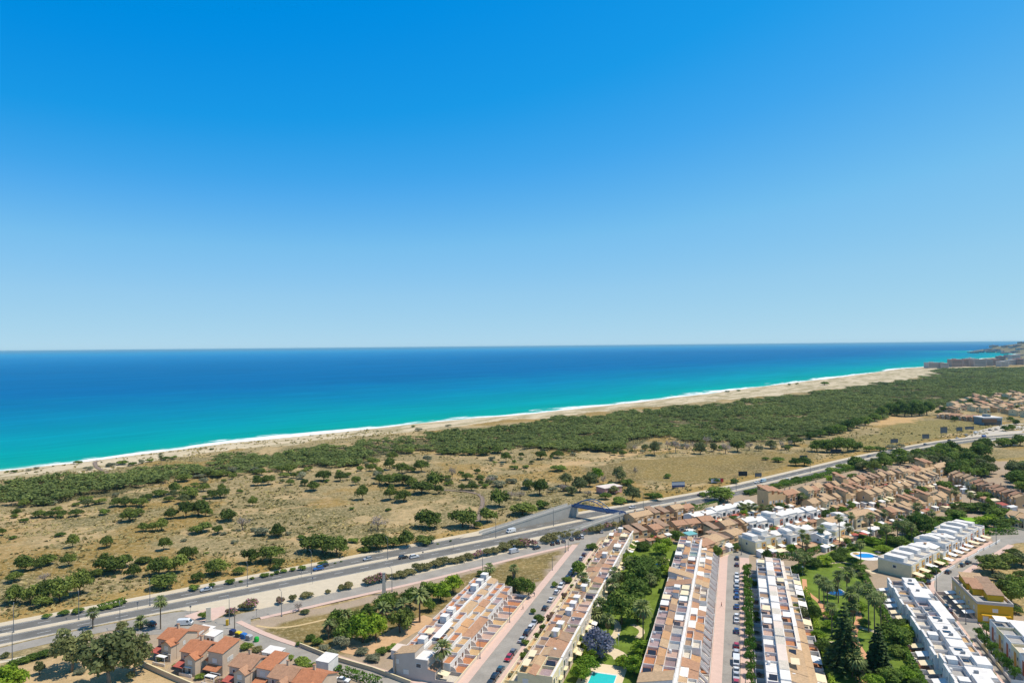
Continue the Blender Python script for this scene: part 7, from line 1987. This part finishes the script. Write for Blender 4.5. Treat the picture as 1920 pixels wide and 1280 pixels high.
for i, (px, py, c, k) in enumerate([(1036, 1021, 'black', 'hatchback'), (1046, 1018, 'black', 'estate'), (1057, 1016, 'grey', 'hatchback'), (1072, 1012, 'grey', 'saloon'), (1083, 1010, 'black', 'saloon'), (1091, 1008, 'white', 'estate'), (1127, 998, 'silver', 'saloon')]):
    x, y = P(px, py); d, q, h, sd = nearest_on(SERV, x, y); car(k, c, x, y, h + 1.0, f"{c} {k}, {ORD[i]} from the west, parked under the oleander hedge", 'cars parked under the oleander hedge')
for i, (px, py, c, k) in enumerate([(1868, 1280, 'black', 'saloon'), (1853, 1262, 'white', 'saloon'), (1818, 1217, 'silver', 'estate'), (1781, 1168, 'white', 'hatchback'), (1781, 1146, 'dark red', 'hatchback'), (1773, 1138, 'black', 'estate'), (1741, 1091, 'black', 'saloon'), (1778, 1072, 'black', 'hatchback'), (1804, 1059, 'dark blue', 'hatchback'), (1815, 1054, 'black', 'saloon')]):
    x, y = P(px, py + 2); d, q, h, sd = nearest_on(RR, x, y); car(k, c, x, y, h, f"{c} {k}, {ORD[i]} up from the lower edge on the curving street", 'cars parked along the curving street')
for i, (px, py, c, k) in enumerate([(1735, 834, 'grey', 'estate'), (1795, 822, 'white', 'hatchback'), (1812, 816, 'silver', 'saloon'), (1830, 812, 'white', 'van'), (1845, 819, 'bright blue', 'van'), (1868, 806, 'grey', 'saloon'), (1856, 807, 'black', 'estate'), (1780, 826, 'black', 'saloon')]):
    x, y = P(px, py); d, q, h, sd = nearest_on(MEDL, x, y); car(k, c, x, y, h, f"distant {c} {k}, {ORD[i]} of the cars at the roundabout end", 'distant cars near the roundabout', .07)
x, y = P(642, 1278); car('saloon', 'white', x, y, CA + .2, 'white car parked in the yard by the clipped hedge')
# ------------------------------------------------------------------ street furniture
M_POLE = mat('lamp_pole_steel', hx('#6f7478'), .5, .1, 2, .4)
def lamp_proto():
    o = thing('street_lamp')
    part('pole', MB().tube([(0, 0, -.1), (0, 0, 9.4)], [.14, .08], 8), M_POLE, o)
    part('arm', MB().tube([(0, 0, 9.3), (.5, 0, 9.8), (1.8, 0, 9.95)], [.07, .06, .05], 6), M_POLE, o)
    hd = part('lamp_head', MB().add([(1.6, -.16, 9.88), (2.5, -.12, 9.9), (2.5, .12, 9.9), (1.6, .16, 9.88), (1.65, -.1, 10.03), (2.45, -.07, 10.0), (2.45, .07, 10.0), (1.65, .1, 10.03)], [(3, 2, 1, 0), (4, 5, 6, 7), (0, 1, 5, 4), (1, 2, 6, 5), (2, 3, 7, 6), (3, 0, 4, 7)]), M_POLE, o)
    part('base', MB().lathe([(.3, -.1), (.3, .3), (.18, .5)], 8), M_POLE, o)
    return proto(o)
LAMP = lamp_proto(); first = [True]
def lamp(x, y, rz, z=.15, sc=1.0):
    if first[0]: first[0] = False; o = LAMP; o.location = (x, y, z); o.rotation_euler = (0, 0, rz); o.scale = (1, 1, sc)
    else: o = copy_tree(LAMP, (x, y, z), rz, (1, 1, sc))
    auto(o, 'street lamp', 'street lamp', 'street lamps', 'slim grey' if sc >= 1 else 'short grey')
for px, py in [(280, 1133), (487, 1127), (579, 1072), (749, 1062), (929, 1008), (148, 1164), (23, 1204), (1035, 985), (1212, 955), (1390, 921), (1527, 887), (1665, 853)]:
    x, y, h = on_med(px, py, 0.0); lamp(x, y, h + math.pi / 2, .2)
for px, py in [(23, 1238), (225, 1182), (735, 1108), (905, 1071), (1060, 1035), (528, 1155), (430, 1170)]:
    x, y = P(px, py); lamp(x, y, 2.2, .1, .95)
for s_, t_ in [(205, -79.6), (235, -79.6), (265, -79.6), (295, -79.6), (325, -79.6), (205, 1.0), (240, 1.0), (275, 1.0)]: lamp(*T(s_, t_), TANG - (math.pi / 2 if t_ < 0 else -math.pi / 2), .15, .62)
for px, py in [(1756, 1108), (1811, 1170), (1868, 1020), (1390, 1040)]: lamp(*P(px, py), 2.0, .1, .9)
# grey concrete pylon and posts
x, y = P(720, 1114)
o = thing('concrete_pylon', (x, y, 0), .3, 'broad grey concrete pylon beside the frontage road', 'pylon')
part('shaft', MB().add([(-.8, -.5, -.2), (.8, -.5, -.2), (.8, .5, -.2), (-.8, .5, -.2), (-.45, -.3, 8.6), (.45, -.3, 8.6), (.45, .3, 8.6), (-.45, .3, 8.6)], [(3, 2, 1, 0), (4, 5, 6, 7), (0, 1, 5, 4), (1, 2, 6, 5), (2, 3, 7, 6), (3, 0, 4, 7)]), W_CONC, o)
part('cap', MB().box(-.6, .6, -.4, .4, 8.61, 8.9), W_CONC, o)
for px, py, h, lab in [(741, 1270, 8.0, 'weathered wooden utility pole at the corner of the terrace with the grey end wall'), (1155, 912, 9, 'thin wooden pole beside the pink house'), (1026, 930, 9, 'thin wooden pole among the olive trees'), (440, 1178, 7.5, 'grey utility pole behind the recycling containers')]:
    x, y = P(px, py); o = thing('utility_pole', (x, y, 0), .4, lab, 'pole')
    part('pole', MB().tube([(0, 0, -.2), (0, 0, h)], [.2, .13], 8), mat('weathered_wood', hx('#8c7d6c'), .95, .25, 3), o)
    part('crossbar', MB().box(-.8, .8, -.06, .06, h - .5, h - .35), M_POLE, o)
# recycling containers
def bin_(px, py, col, lidcol, label, round_=False):
    x, y = P(px, py); o = thing('recycling_container', (x, y, 0), -.45, label, 'container', 'recycling containers at the junction')
    m1 = mat('plastic_' + label.split()[0] + ('_round' if round_ else ''), col, .5, .1, 1, .3)
    if round_:
        part('body', MB().lathe([(.75, .05), (.85, .3), (.85, 1.2), (.6, 1.6), (.2, 1.75)], 14), m1, o)
        part('slot', MB().box(-.25, .25, -.84, -.7, 1.15, 1.35), M_DARKM, o)
    else:
        part('body', MB().prism_y([(-.9, .1), (.9, .1), (1.0, 1.35), (-1.0, 1.35)], -.7, .7), m1, o)
        part('lid', MB().prism_y([(-1.03, 1.36), (1.03, 1.36), (.8, 1.75), (-.8, 1.75)], -.74, .74), mat('plastic_lid_' + label.split()[0], lidcol, .5, .1, 1, .3), o)
        for sx in (-.8, .8): part('wheel', MB().prism_y([(sx + .12 * math.cos(a * .785), .1 + .12 * math.sin(a * .785)) for a in range(8)], -.72, -.6), M_DARKM, o)
bin_(436, 1189, hx('#26324f'), hx('#2b3a66'), 'navy recycling container, closest to the junction')
bin_(447, 1193, hx('#3b4a38'), hx('#e0c81e'), 'yellow lidded recycling container beside the navy one')
bin_(457, 1196, hx('#2a66a6'), hx('#3a78bb'), 'blue recycling container in the middle of the row')
bin_(467, 1199, hx('#8f9499'), hx('#b5b9bc'), 'grey rubbish container beside the blue one')
bin_(481, 1202, hx('#20a83c'), hx('#20a83c'), 'green round bottle bank at the end of the row', True)
x, y = P(426, 1172); o = thing('cabinet', (x, y, .15), .2, 'yellow utility cabinet on the pink corner pavement', 'cabinet')
part('case', MB().box(-.45, .45, -.35, .35, 0, 2.0), mat('yellow_metal', hx('#d9b236'), .6, .1, 2), o); part('door', MB().box(-.36, .36, -.37, -.352, .15, 1.8), mat('yellow_metal_door', hx('#cba42c'), .6, .1, 2), o)
x, y = P(391, 1165); o = thing('sign_totem', (x, y, .1), .3, 'cream stone totem on the traffic island', 'totem')
part('block', MB().box(-.8, .8, -.3, .3, 0, 5.2), mat('cream_stone', hx('#e2d6be'), .9, .1, 1), o); part('plinth', MB().box(-1.1, 1.1, -.6, .6, -.05, .45), W_CONC, o)
# road signs
for i, (px, py, lab) in enumerate([(258, 1142, 'small round road sign on the median before the dark car'), (565, 1083, 'small road sign on the median near the bright blue car'), (586, 1095, 'blue road sign on the separator below the bright blue car'), (357, 1150, 'grey road sign at the point of the traffic island'), (481, 1156, 'grey back of a road sign on the frontage road'), (222, 1168, 'sign post at the mouth of the service road'), (793, 1045, 'sign post on the median before the black car'), (850, 1030, 'small sign on the median above the oleanders')]):
    x, y = P(px, py); o = thing('road_sign', (x, y, .1), .4 + i, lab, 'road sign', 'road signs along the motorway')
    part('post', MB().tube([(0, 0, 0), (0, 0, 2.3)], .05, 6), M_POLE, o)
    ring = [(.38 * math.cos(2 * math.pi * k / 14), 2.6 + .38 * math.sin(2 * math.pi * k / 14)) for k in range(14)]
    part('plate', MB().prism_y(ring, -.09, -.06), M_BLUE if 'blue' in lab[:6] else M_POLE, o)
# billboards
M_BACK = mat('billboard_back', hx('#5d666d'), .7, .15, .6); M_BWHT = mat('billboard_white', hx('#c9ced6'), .7, .1, .6); M_BBLU = mat('billboard_blue', hx('#43507c'), .7, .1, .6); M_BRED = mat('billboard_red', hx('#b8433f'), .7, .1, .6); M_BDRK = mat('billboard_dark', hx('#34393f'), .7, .1, .6)
for px, py, w, h, st, lab in [(1272, 916, 25, 13, 'wb', 'white and blue billboard standing in the brown field'), (1345, 906, 24, 9, 'red', 'low pale billboard with a red end beside the verge bushes'), (1393, 894, 16, 10, 'blk', 'black framed grey billboard above the motorway'), (1422, 895, 13, 8, 'gry', 'small grey billboard beside the black framed one'), (1567, 850, 19, 8, 'blk', 'long black billboard in front of the dark clump of trees'), (1507, 862, 15, 8, 'gry', 'grey billboard rising from the bushes'), (1677, 832, 15, 9, 'gry', 'grey billboard closest to the groves in the green meadow'), (1736, 824, 14, 10, 'gry', 'grey billboard second along the green meadow'), (1770, 815, 14, 14, 'gry', 'tall square grey billboard in the green meadow'), (1799, 810, 12, 9, 'gry', 'grey billboard paired with a long one in the meadow'), (1818, 806, 18, 6, 'gry', 'long grey billboard at the end of the meadow')]:
    x, y = P(px, py); k = y / 1280; W = w * k; Hh = h * k
    o = thing('billboard', (x, y, ground_z(x, y)), .12 if st != 'blk' else -.12, lab, 'billboard', 'billboards beside the motorway')
    b0 = Hh * .22
    part('panel', MB().box(-W / 2, W / 2, 0, .3, b0, Hh), {'wb': M_BWHT, 'red': M_BWHT, 'blk': M_BACK, 'gry': M_BACK}[st], o)
    part('border', MB().ring(-W / 2 - .1, W / 2 + .1, -.05, .35, .03, Hh + .003, Hh + .25), M_BDRK, o)
    if st == 'wb': part('lower_band', MB().box(-W / 2, W / 2, -.05, -.004, b0, b0 + Hh * .3), M_BBLU, o)
    if st == 'red': part('red_end', MB().box(W * .25, W / 2, -.05, -.004, b0, Hh), M_BRED, o)
    if st == 'blk': part('dark_face', MB().box(-W / 2 + .1, W / 2 - .1, -.05, -.004, b0 + .1, Hh - .1), M_BDRK, o)
    for xx in (-W * .35, W * .35): part('post', MB().box(xx - .15, xx + .15, .31, .6, -.4, Hh * .9), M_DARKM, o)
# ------------------------------------------------------------------ walls
def wall_line(name, pts, h, w, m, label, cat='wall', z=0.0):
    """Wall following a line: one mesh, with a coping part."""
    A = offset(pts, w / 2); B = offset(pts, -w / 2); n = len(pts)
    def run(z0, z1, AA_, BB_):
        vs = [(x, y, z0) for x, y in AA_] + [(x, y, z1) for x, y in AA_] + [(x, y, z0) for x, y in BB_] + [(x, y, z1) for x, y in BB_]
        fs = []
        for i in range(n - 1): fs += [(i, n + i, n + i + 1, i + 1), (2 * n + i, 2 * n + i + 1, 3 * n + i + 1, 3 * n + i), (n + i, 3 * n + i, 3 * n + i + 1, n + i + 1), (i, i + 1, 2 * n + i + 1, 2 * n + i)]
        fs += [(0, 2 * n, 3 * n, n), (n - 1, 2 * n - 1, 4 * n - 1, 3 * n - 1)]
        return MB().add(vs, fs)
    o = thing(name, (0, 0, 0), 0, label, cat)
    part('wall', run(z - .2, z + h, A, B), m, o)
    part('coping', run(z + h + .003, z + h + .1, offset(pts, w / 2 + .05), offset(pts, -w / 2 - .05)), W_CREAM, o)
wall_line('garden_wall', pp((262, 1246), (310, 1268), (380, 1298), (450, 1328), (560, 1372)), 1.6, .3, W_BEIGE, 'beige garden wall round the westernmost corner houses')
wall_line('garden_wall', pp((562, 1212), (620, 1235), (700, 1258), (770, 1284)), 1.3, .3, W_BEIGE, 'low beige wall along the shady garden and side road')
wall_line('garden_wall', pp((1186, 985), (1240, 972), (1300, 958), (1345, 948)), 2.0, .3, W_CREAM, 'cream wall between the motorway hedge and the brown houses')
wall_line('garden_wall', [T(184, -80.3), T(262, -80.3)], 1.1, .2, W_PINKW, 'pinkish front wall along the terrace behind the palm')
wall_line('garden_wall', [T(184, -67.1), T(342, -67.1)], 1.2, .2, W_WHITE, 'white front wall of the terraces beside the parked cars')
wall_line('garden_wall', [T(186, 71.2), T(300, 71.2)], 1.3, .2, W_WHITE, 'white front wall along the curving street')
wall_line('garden_wall', [T(300, -52.2), T(262, -46.5), T(262, -50.0)][:2], .8, .2, W_PINKW, 'low pinkish wall across the garden of the lilac tree')
wall_line('garden_wall', pp((1440, 968), (1600, 930), (1752, 897)), 1.4, .25, W_BEIGE, 'beige wall before the long peach row')
for i, (px, py, lab) in enumerate([(350, 1266, 'white pergola before the second orange roofed house'), (392, 1284, 'white pergola in the yard below the tower house'), (300, 1246, 'small white pergola by the westernmost corner house')]):
    x, y = P(px, py); o = thing('pergola', (x, y, 0), CA + .08, lab, 'pergola', 'white pergolas of the corner houses')
    for xx in (-1.8, 1.7):
        for yy in (0, 2.4): part('post', MB().box(xx, xx + .12, yy, yy + .12, -.1, 2.4), W_WHITE, o)
    part('beam', MB().box(-1.9, 1.9, -.04, .12, 2.41, 2.55), W_WHITE, o); part('beam', MB().box(-1.9, 1.9, 2.4, 2.56, 2.41, 2.55), W_WHITE, o)
    part('canopy', MB().box(-1.8, 1.8, .1, 1.4, 2.56, 2.6), M_CANVW, o)
    part('low_wall', MB().box(-2.6, 2.6, -.6, -.4, -.1, .9), W_WHITE, o)
for a in [(330, 1250, 16, 10, 'shrub'), (376, 1272, 20, 12, 'shrub'), (385, 1268, 14, 10, 'olive'), (412, 1280, 18, 10, 'oleanderpink'), (300, 1238, 14, 10, 'olive'), (436, 1290, 16, 10, 'shrub'), (480, 1300, 16, 12, 'shrub'), (470, 1245, 16, 10, 'shrub'), (534, 1252, 18, 12, 'shrub'), (418, 1203, 12, 9, 'oleander')]: leafy(*a, 'corner yard shrub', {'shrub': 'green', 'olive': 'dull green', 'oleander': 'brownish', 'oleanderpink': 'flowering'}[a[4]], 'shrubs in the yards of the corner houses', 'yard_shrub')
# fence rails of the ramp side and the motorway guard rail
def guard_rail(off, i0, i1, label):
    ln = offset(MEDL, off)[i0:i1]
    o = thing('guard_rail', (0, 0, 0), 0, label, 'guard rail')
    part('rail', MB().tube([(x, y, .85) for x, y in ln], .13, 4), M_RAILG, o)
    for p in ln[::2]: part('post', MB().tube([(*p, 0), (*p, .8)], .07, 5), M_RAILG, o)
guard_rail(0.0, i_b + 8, min(len(MEDL) - 1, i_b + 60), 'metal guard rail on the median east of the footbridge')
# garden lamps, parasols
for i, (px, py, lab) in enumerate([(1160, 1210, 'white garden lamp post beside the lilac tree terrace'), (1563, 1252, 'white globe lamp on the lawn below the tall conifer'), (1505, 1078, 'white globe lamp where the terracotta path starts'), (1213, 1072, 'white globe lamp among the trees near the small pool')]):
    x, y = P(px, py); o = thing('garden_lamp', (x, y, 0), 0, lab, 'lamp', 'white lamps of the gardens')
    part('post', MB().tube([(0, 0, 0), (0, 0, 3.4)], .07, 6), M_FRAME, o)
    part('globe', MB().lathe([(.08, 3.38), (.28, 3.5), (.36, 3.75), (.28, 4.0), (.08, 4.1)], 10), mat('opal_globe', (.8, .8, .78), .4, .05), o, True)
for i, (px, py, lab) in enumerate([(1605, 1046, 'straw parasol at the edge of the kidney shaped pool'), (1646, 1043, 'dark parasol beside the kidney shaped pool'), (1250, 1058, 'cream parasol beside the small garden pool'), (1090, 1272, 'cream parasol beside the turquoise pool')]):
    x, y = P(px, py); o = thing('parasol', (x, y, .06), 0, lab, 'parasol', 'parasols by the pools')
    part('pole', MB().tube([(0, 0, 0), (0, 0, 2.4)], .04, 6), M_FRAME, o)
    part('canopy', MB().lathe([(1.5, 2.05), (.8, 2.4), (.08, 2.7)], 10), M_STRAW if i == 0 else (M_DARKM if i == 1 else M_CANV), o)
# ------------------------------------------------------------------ people
def person(x, y, rz, shirt, trousers, label, z=.15):
    o = thing('person', (x, y, z), rz, label, 'person')
    J = {'pel': (0, 0, .95), 'che': (0, .02, 1.3), 'nek': (0, .03, 1.5), 'hd0': (0, .05, 1.6), 'hd1': (0, .05, 1.72), 'sl': (-.19, .02, 1.42), 'sr': (.19, .02, 1.42), 'el': (-.25, -.05, 1.15), 'er': (.25, .1, 1.15), 'wl': (-.24, .04, .9), 'wr': (.24, .22, .95), 'hl': (-.1, 0, .88), 'hr': (.1, 0, .88), 'kl': (-.1, .16, .5), 'kr': (.1, -.04, .48), 'al': (-.1, .22, .09), 'ar': (.1, -.26, .12), 'tl': (-.1, .38, .04), 'tr': (.1, -.12, .04)}
    E = [('pel', 'che'), ('che', 'nek'), ('nek', 'hd0'), ('hd0', 'hd1'), ('che', 'sl'), ('che', 'sr'), ('sl', 'el'), ('el', 'wl'), ('sr', 'er'), ('er', 'wr'), ('pel', 'hl'), ('pel', 'hr'), ('hl', 'kl'), ('kl', 'al'), ('al', 'tl'), ('hr', 'kr'), ('kr', 'ar'), ('ar', 'tr')]
    RAD = {'pel': .15, 'che': .17, 'nek': .06, 'hd0': .1, 'hd1': .09, 'sl': .07, 'sr': .07, 'el': .05, 'er': .05, 'wl': .035, 'wr': .035, 'hl': .1, 'hr': .1, 'kl': .07, 'kr': .07, 'al': .045, 'ar': .045, 'tl': .04, 'tr': .04}
    names = list(J)
    me = bpy.data.meshes.new('body'); me.from_pydata([J[n] for n in names], [(names.index(a), names.index(b)) for a, b in E], [])
    bo = link('body', me, o)
    sk = bo.modifiers.new('skin', 'SKIN'); bo.modifiers.new('sub', 'SUBSURF').levels = 1
    for i, n in enumerate(names):
        me.skin_vertices[0].data[i].radius = (RAD[n], RAD[n]); me.skin_vertices[0].data[i].use_root = n == 'pel'
    m, nt, b = nodes('clothed_figure')
    sp = nd(nt, 'SeparateXYZ'); nt.links.new(nd(nt, 'TexCoord').outputs['Object'], sp.inputs[0])
    c = ramp(nt, math_(nt, 'DIVIDE', sp.outputs['Z'], 1.9), [(0, (.05, .05, .05)), (.05, trousers), (.5, shirt), (.79, hx('#b98768')), (.9, hx('#3a2a20'))])
    for n_ in nt.nodes:
        if n_.type == 'VALTORGB': n_.color_ramp.interpolation = 'CONSTANT'
    nt.links.new(c, b.inputs['Base Color']); b.inputs['Roughness'].default_value = .85
    me.materials.append(m)
    part('hair', MB().lathe([(.1, 1.66), (.118, 1.74), (.09, 1.82), (.03, 1.85)], 10, 0, 0, .04), mat('dark_hair', hx('#33251d'), .8, .1), o, True)
x, y = P(1353, 1138); person(x, y, 1.2, hx('#8a2f2f'), hx('#2c3340'), 'person walking up the broad pink pavement in a dark red top')
x, y = P(1800, 1160); person(x, y, 2.2, hx('#39424f'), hx('#53483f'), 'person walking on the pink pavement before the yellow block')
for i, (s_, t_) in enumerate([(248, -78.6), (262, -78.2)]):
    person(*T(s_, t_), 1.0 + i, [hx('#c9c4ba'), hx('#3f5a80')][i], hx('#33363c'), ['person in a pale shirt walking beside the pinkish front wall', 'person in a blue shirt walking a few steps farther along the pink pavement'][i])
# sheds and canopies in the back yards of the estate
def clutter():
    r = random.Random(88); protos = []
    for k, (wl, rf, nm) in enumerate([(W_WHITE, W_WHITE, 'white'), (W_PEACH, T_TAN, 'tan roofed'), (W_CREAM, M_CANV, 'cream'), (W_BEIGE, T_TERR, 'terracotta roofed'), (W_WHITE, M_CANVW, 'pale'), (W_PINKW, T_RED, 'red roofed')]):
        o = thing('garden_shed'); w, d, h = r.uniform(3, 4.5), r.uniform(2.5, 3.5), r.uniform(2.3, 2.9)
        part('wall', MB().box(-w / 2, w / 2, 0, d, -.1, h), wl, o); part('roof', mono_roof(MB(), -w / 2, w / 2, 0, d, h, h + .45, .2, .1), rf, o); door(o, 0, 0, -math.pi / 2, .1)
        protos.append((proto(o), nm, [0]))
    for (A, B, n, back) in (((1440, 966), (1752, 899), 24, 0), ((1440, 948), (1740, 888), 18, 0), ((1520, 970), (1642, 946), 9, 0), ((1636, 956), (1766, 914), 12, 0), ((1680, 982), (1800, 951), 10, 0), ((1640, 994), (1714, 981), 6, 0), ((1186, 1028), (1300, 1004), 9, 0), ((1318, 1052), (1395, 1026), 6, 0), ((1300, 996), (1420, 968), 8, 0), ((1412, 1012), (1545, 984), 10, 0), ((1430, 1048), (1545, 1028), 8, 0), ((1545, 1036), (1660, 1000), 10, 0), ((1782, 915), (1900, 962), 10, 0)):
        a = P(*A); b = P(*B); an = math.atan2(b[1] - a[1], b[0] - a[0])
        for i in range(n):
            f = (i + r.uniform(.2, .8)) / n; p, nm, used = r.choice(protos); j = r.uniform(-1.5, 1.5)
            x, y = a[0] + (b[0] - a[0]) * f + j * math.sin(an), a[1] + (b[1] - a[1]) * f - j * math.cos(an)
            sc = (r.uniform(.8, 1.3), r.uniform(.8, 1.3), r.uniform(.85, 1.1))
            if not used[0]:
                used[0] = 1; o = p; o.location = (x, y, 0); o.rotation_euler = (0, 0, an); o.scale = sc
            else: o = copy_tree(p, (x, y, 0), an, sc)
            auto(o, 'garden shed', 'shed', 'sheds and canopies in the yards of the estate', nm)
        for i in range(int(n * .8)):
            f = r.random(); j = r.uniform(-2.5, 2.5)
            x, y = a[0] + (b[0] - a[0]) * f + j * math.sin(an), a[1] + (b[1] - a[1]) * f - j * math.cos(an)
            k = r.choice(['broad', 'lime', 'shrub', 'shrub', 'broad', 'oleanderpink']); w = r.uniform(2.6, 5.5)
            auto(plant(k, 'yard_tree', x, y, w, w * r.uniform(.8, 1.3), 0), 'yard tree', 'tree', 'small trees in the yards of the estate', {'broad': 'dark green', 'lime': 'bright green', 'shrub': 'bushy', 'oleanderpink': 'pink flowered'}[k])
clutter()
for px, py, w, h in [(1655, 781, 24, 20), (1668, 779, 26, 24), (1682, 780, 26, 26), (1696, 781, 28, 28), (1710, 781, 28, 30), (1724, 780, 26, 28), (1738, 778, 26, 26), (1690, 772, 26, 22), (1716, 771, 26, 24), (1742, 770, 22, 20), (1640, 790, 26, 18), (1622, 797, 26, 18), (1606, 802, 28, 20), (1590, 806, 28, 20), (1572, 811, 28, 18), (1555, 815, 28, 18), (1538, 819, 26, 16), (1520, 823, 26, 16)]:
    leafy(px, py, w, h, 'broad', 'forest edge tree', 'tall dark', 'tall dark trees along the near edge of the forest', 'forest_tree')
for px, py in [(1770, 772), (1800, 764), (1822, 757), (1850, 760), (1868, 752), (1884, 766), (1898, 758), (1910, 770), (1845, 750), (1790, 790), (1895, 790), (1905, 796), (1885, 808), (1897, 806), (1835, 768), (1760, 778), (1915, 748)]:
    leafy(px, py, 14, 11, 'broad', 'village tree', 'distant dark', 'trees between the houses of the far village', 'village_tree')
# bushes in the small front gardens and along the walls
rr = random.Random(17)
for i in range(46):
    s_ = 190 + i * 3.2; t_ = rr.choice([-66.3, -65.2, 5.2, 22.2, 70.4, 53.0])
    if t_ > 50 and s_ > 300: continue
    if 0 < t_ < 30 and s_ > 310: continue
    x, y = T(s_, t_); w = rr.uniform(1.4, 2.8); k = rr.choice(['shrub', 'shrub', 'oleanderpink', 'greygreen'])
    auto(plant(k, 'patio_bush', x, y, w, w * rr.uniform(.7, 1.1), .1), 'patio bush', 'bush', 'bushes in the patios of the terraces', {'shrub': 'green', 'oleanderpink': 'pink flowering', 'greygreen': 'greyish'}[k])
# unused patterns are taken away again
for k_, o in list(TP.items()):
    if k_ not in USED_TP:
        for c in list(o.children_recursive): bpy.data.objects.remove(c)
        bpy.data.objects.remove(o)
for k_, o in list(CARS.items()):
    if k_ not in USED_CAR:
        for c in list(o.children_recursive): bpy.data.objects.remove(c)
        bpy.data.objects.remove(o)

# ------------------------------------------------------------------ wording of the labels of repeated things
def word_labels():
    kinds = {}
    for o, ph, adj in AUTO:
        x, y, z = o.location
        kinds.setdefault(ph, []).append((o, adj, pix(x, y, z)))
    for ph, rows in kinds.items():
        best = {}
        for name, lx, ly in LANDM:
            for sec in ('left of', 'right of', 'beyond', 'this side of'):
                c = []
                for k, (o, adj, (px, py)) in enumerate(rows):
                    dx, dy = px - lx, (py - ly) * 1.6
                    if abs(dx) >= abs(dy): s = 'left of' if dx < 0 else 'right of'
                    else: s = 'beyond' if dy < 0 else 'this side of'
                    if s == sec: c.append((math.hypot(dx, dy), k))
                c.sort()
                for r, (d, k) in enumerate(c[:len(ORD)]):
                    key = (r * 60 + d)
                    if k not in best or key < best[k][0]:
                        best[k] = (key, r, sec, name)
        for k, (o, adj, _) in enumerate(rows):
            key, r, sec, name = best[k]
            o['label'] = f"{adj} {ph}, {ORD[r] + ' one' if r else 'closest'} {'to the ' + sec if sec in ('left of', 'right of') else sec} the {name}".strip()
word_labels()

# ------------------------------------------------------------------ sea air
hz = bpy.data.materials.new('sea_air'); hz.use_nodes = True
hz.node_tree.nodes.clear()
_o = hz.node_tree.nodes.new('ShaderNodeOutputMaterial'); _v = hz.node_tree.nodes.new('ShaderNodeVolumePrincipled')
_v.inputs['Density'].default_value = 2.8e-5
_v.inputs['Color'].default_value = (.4, .8, 1.0, 1)
hz.node_tree.links.new(_v.outputs[0], _o.inputs['Volume'])
tag(link('haze', MB().box(-260000, 260000, -260000, 260000, -9, 112).mesh('haze', hz)), kind='stuff')
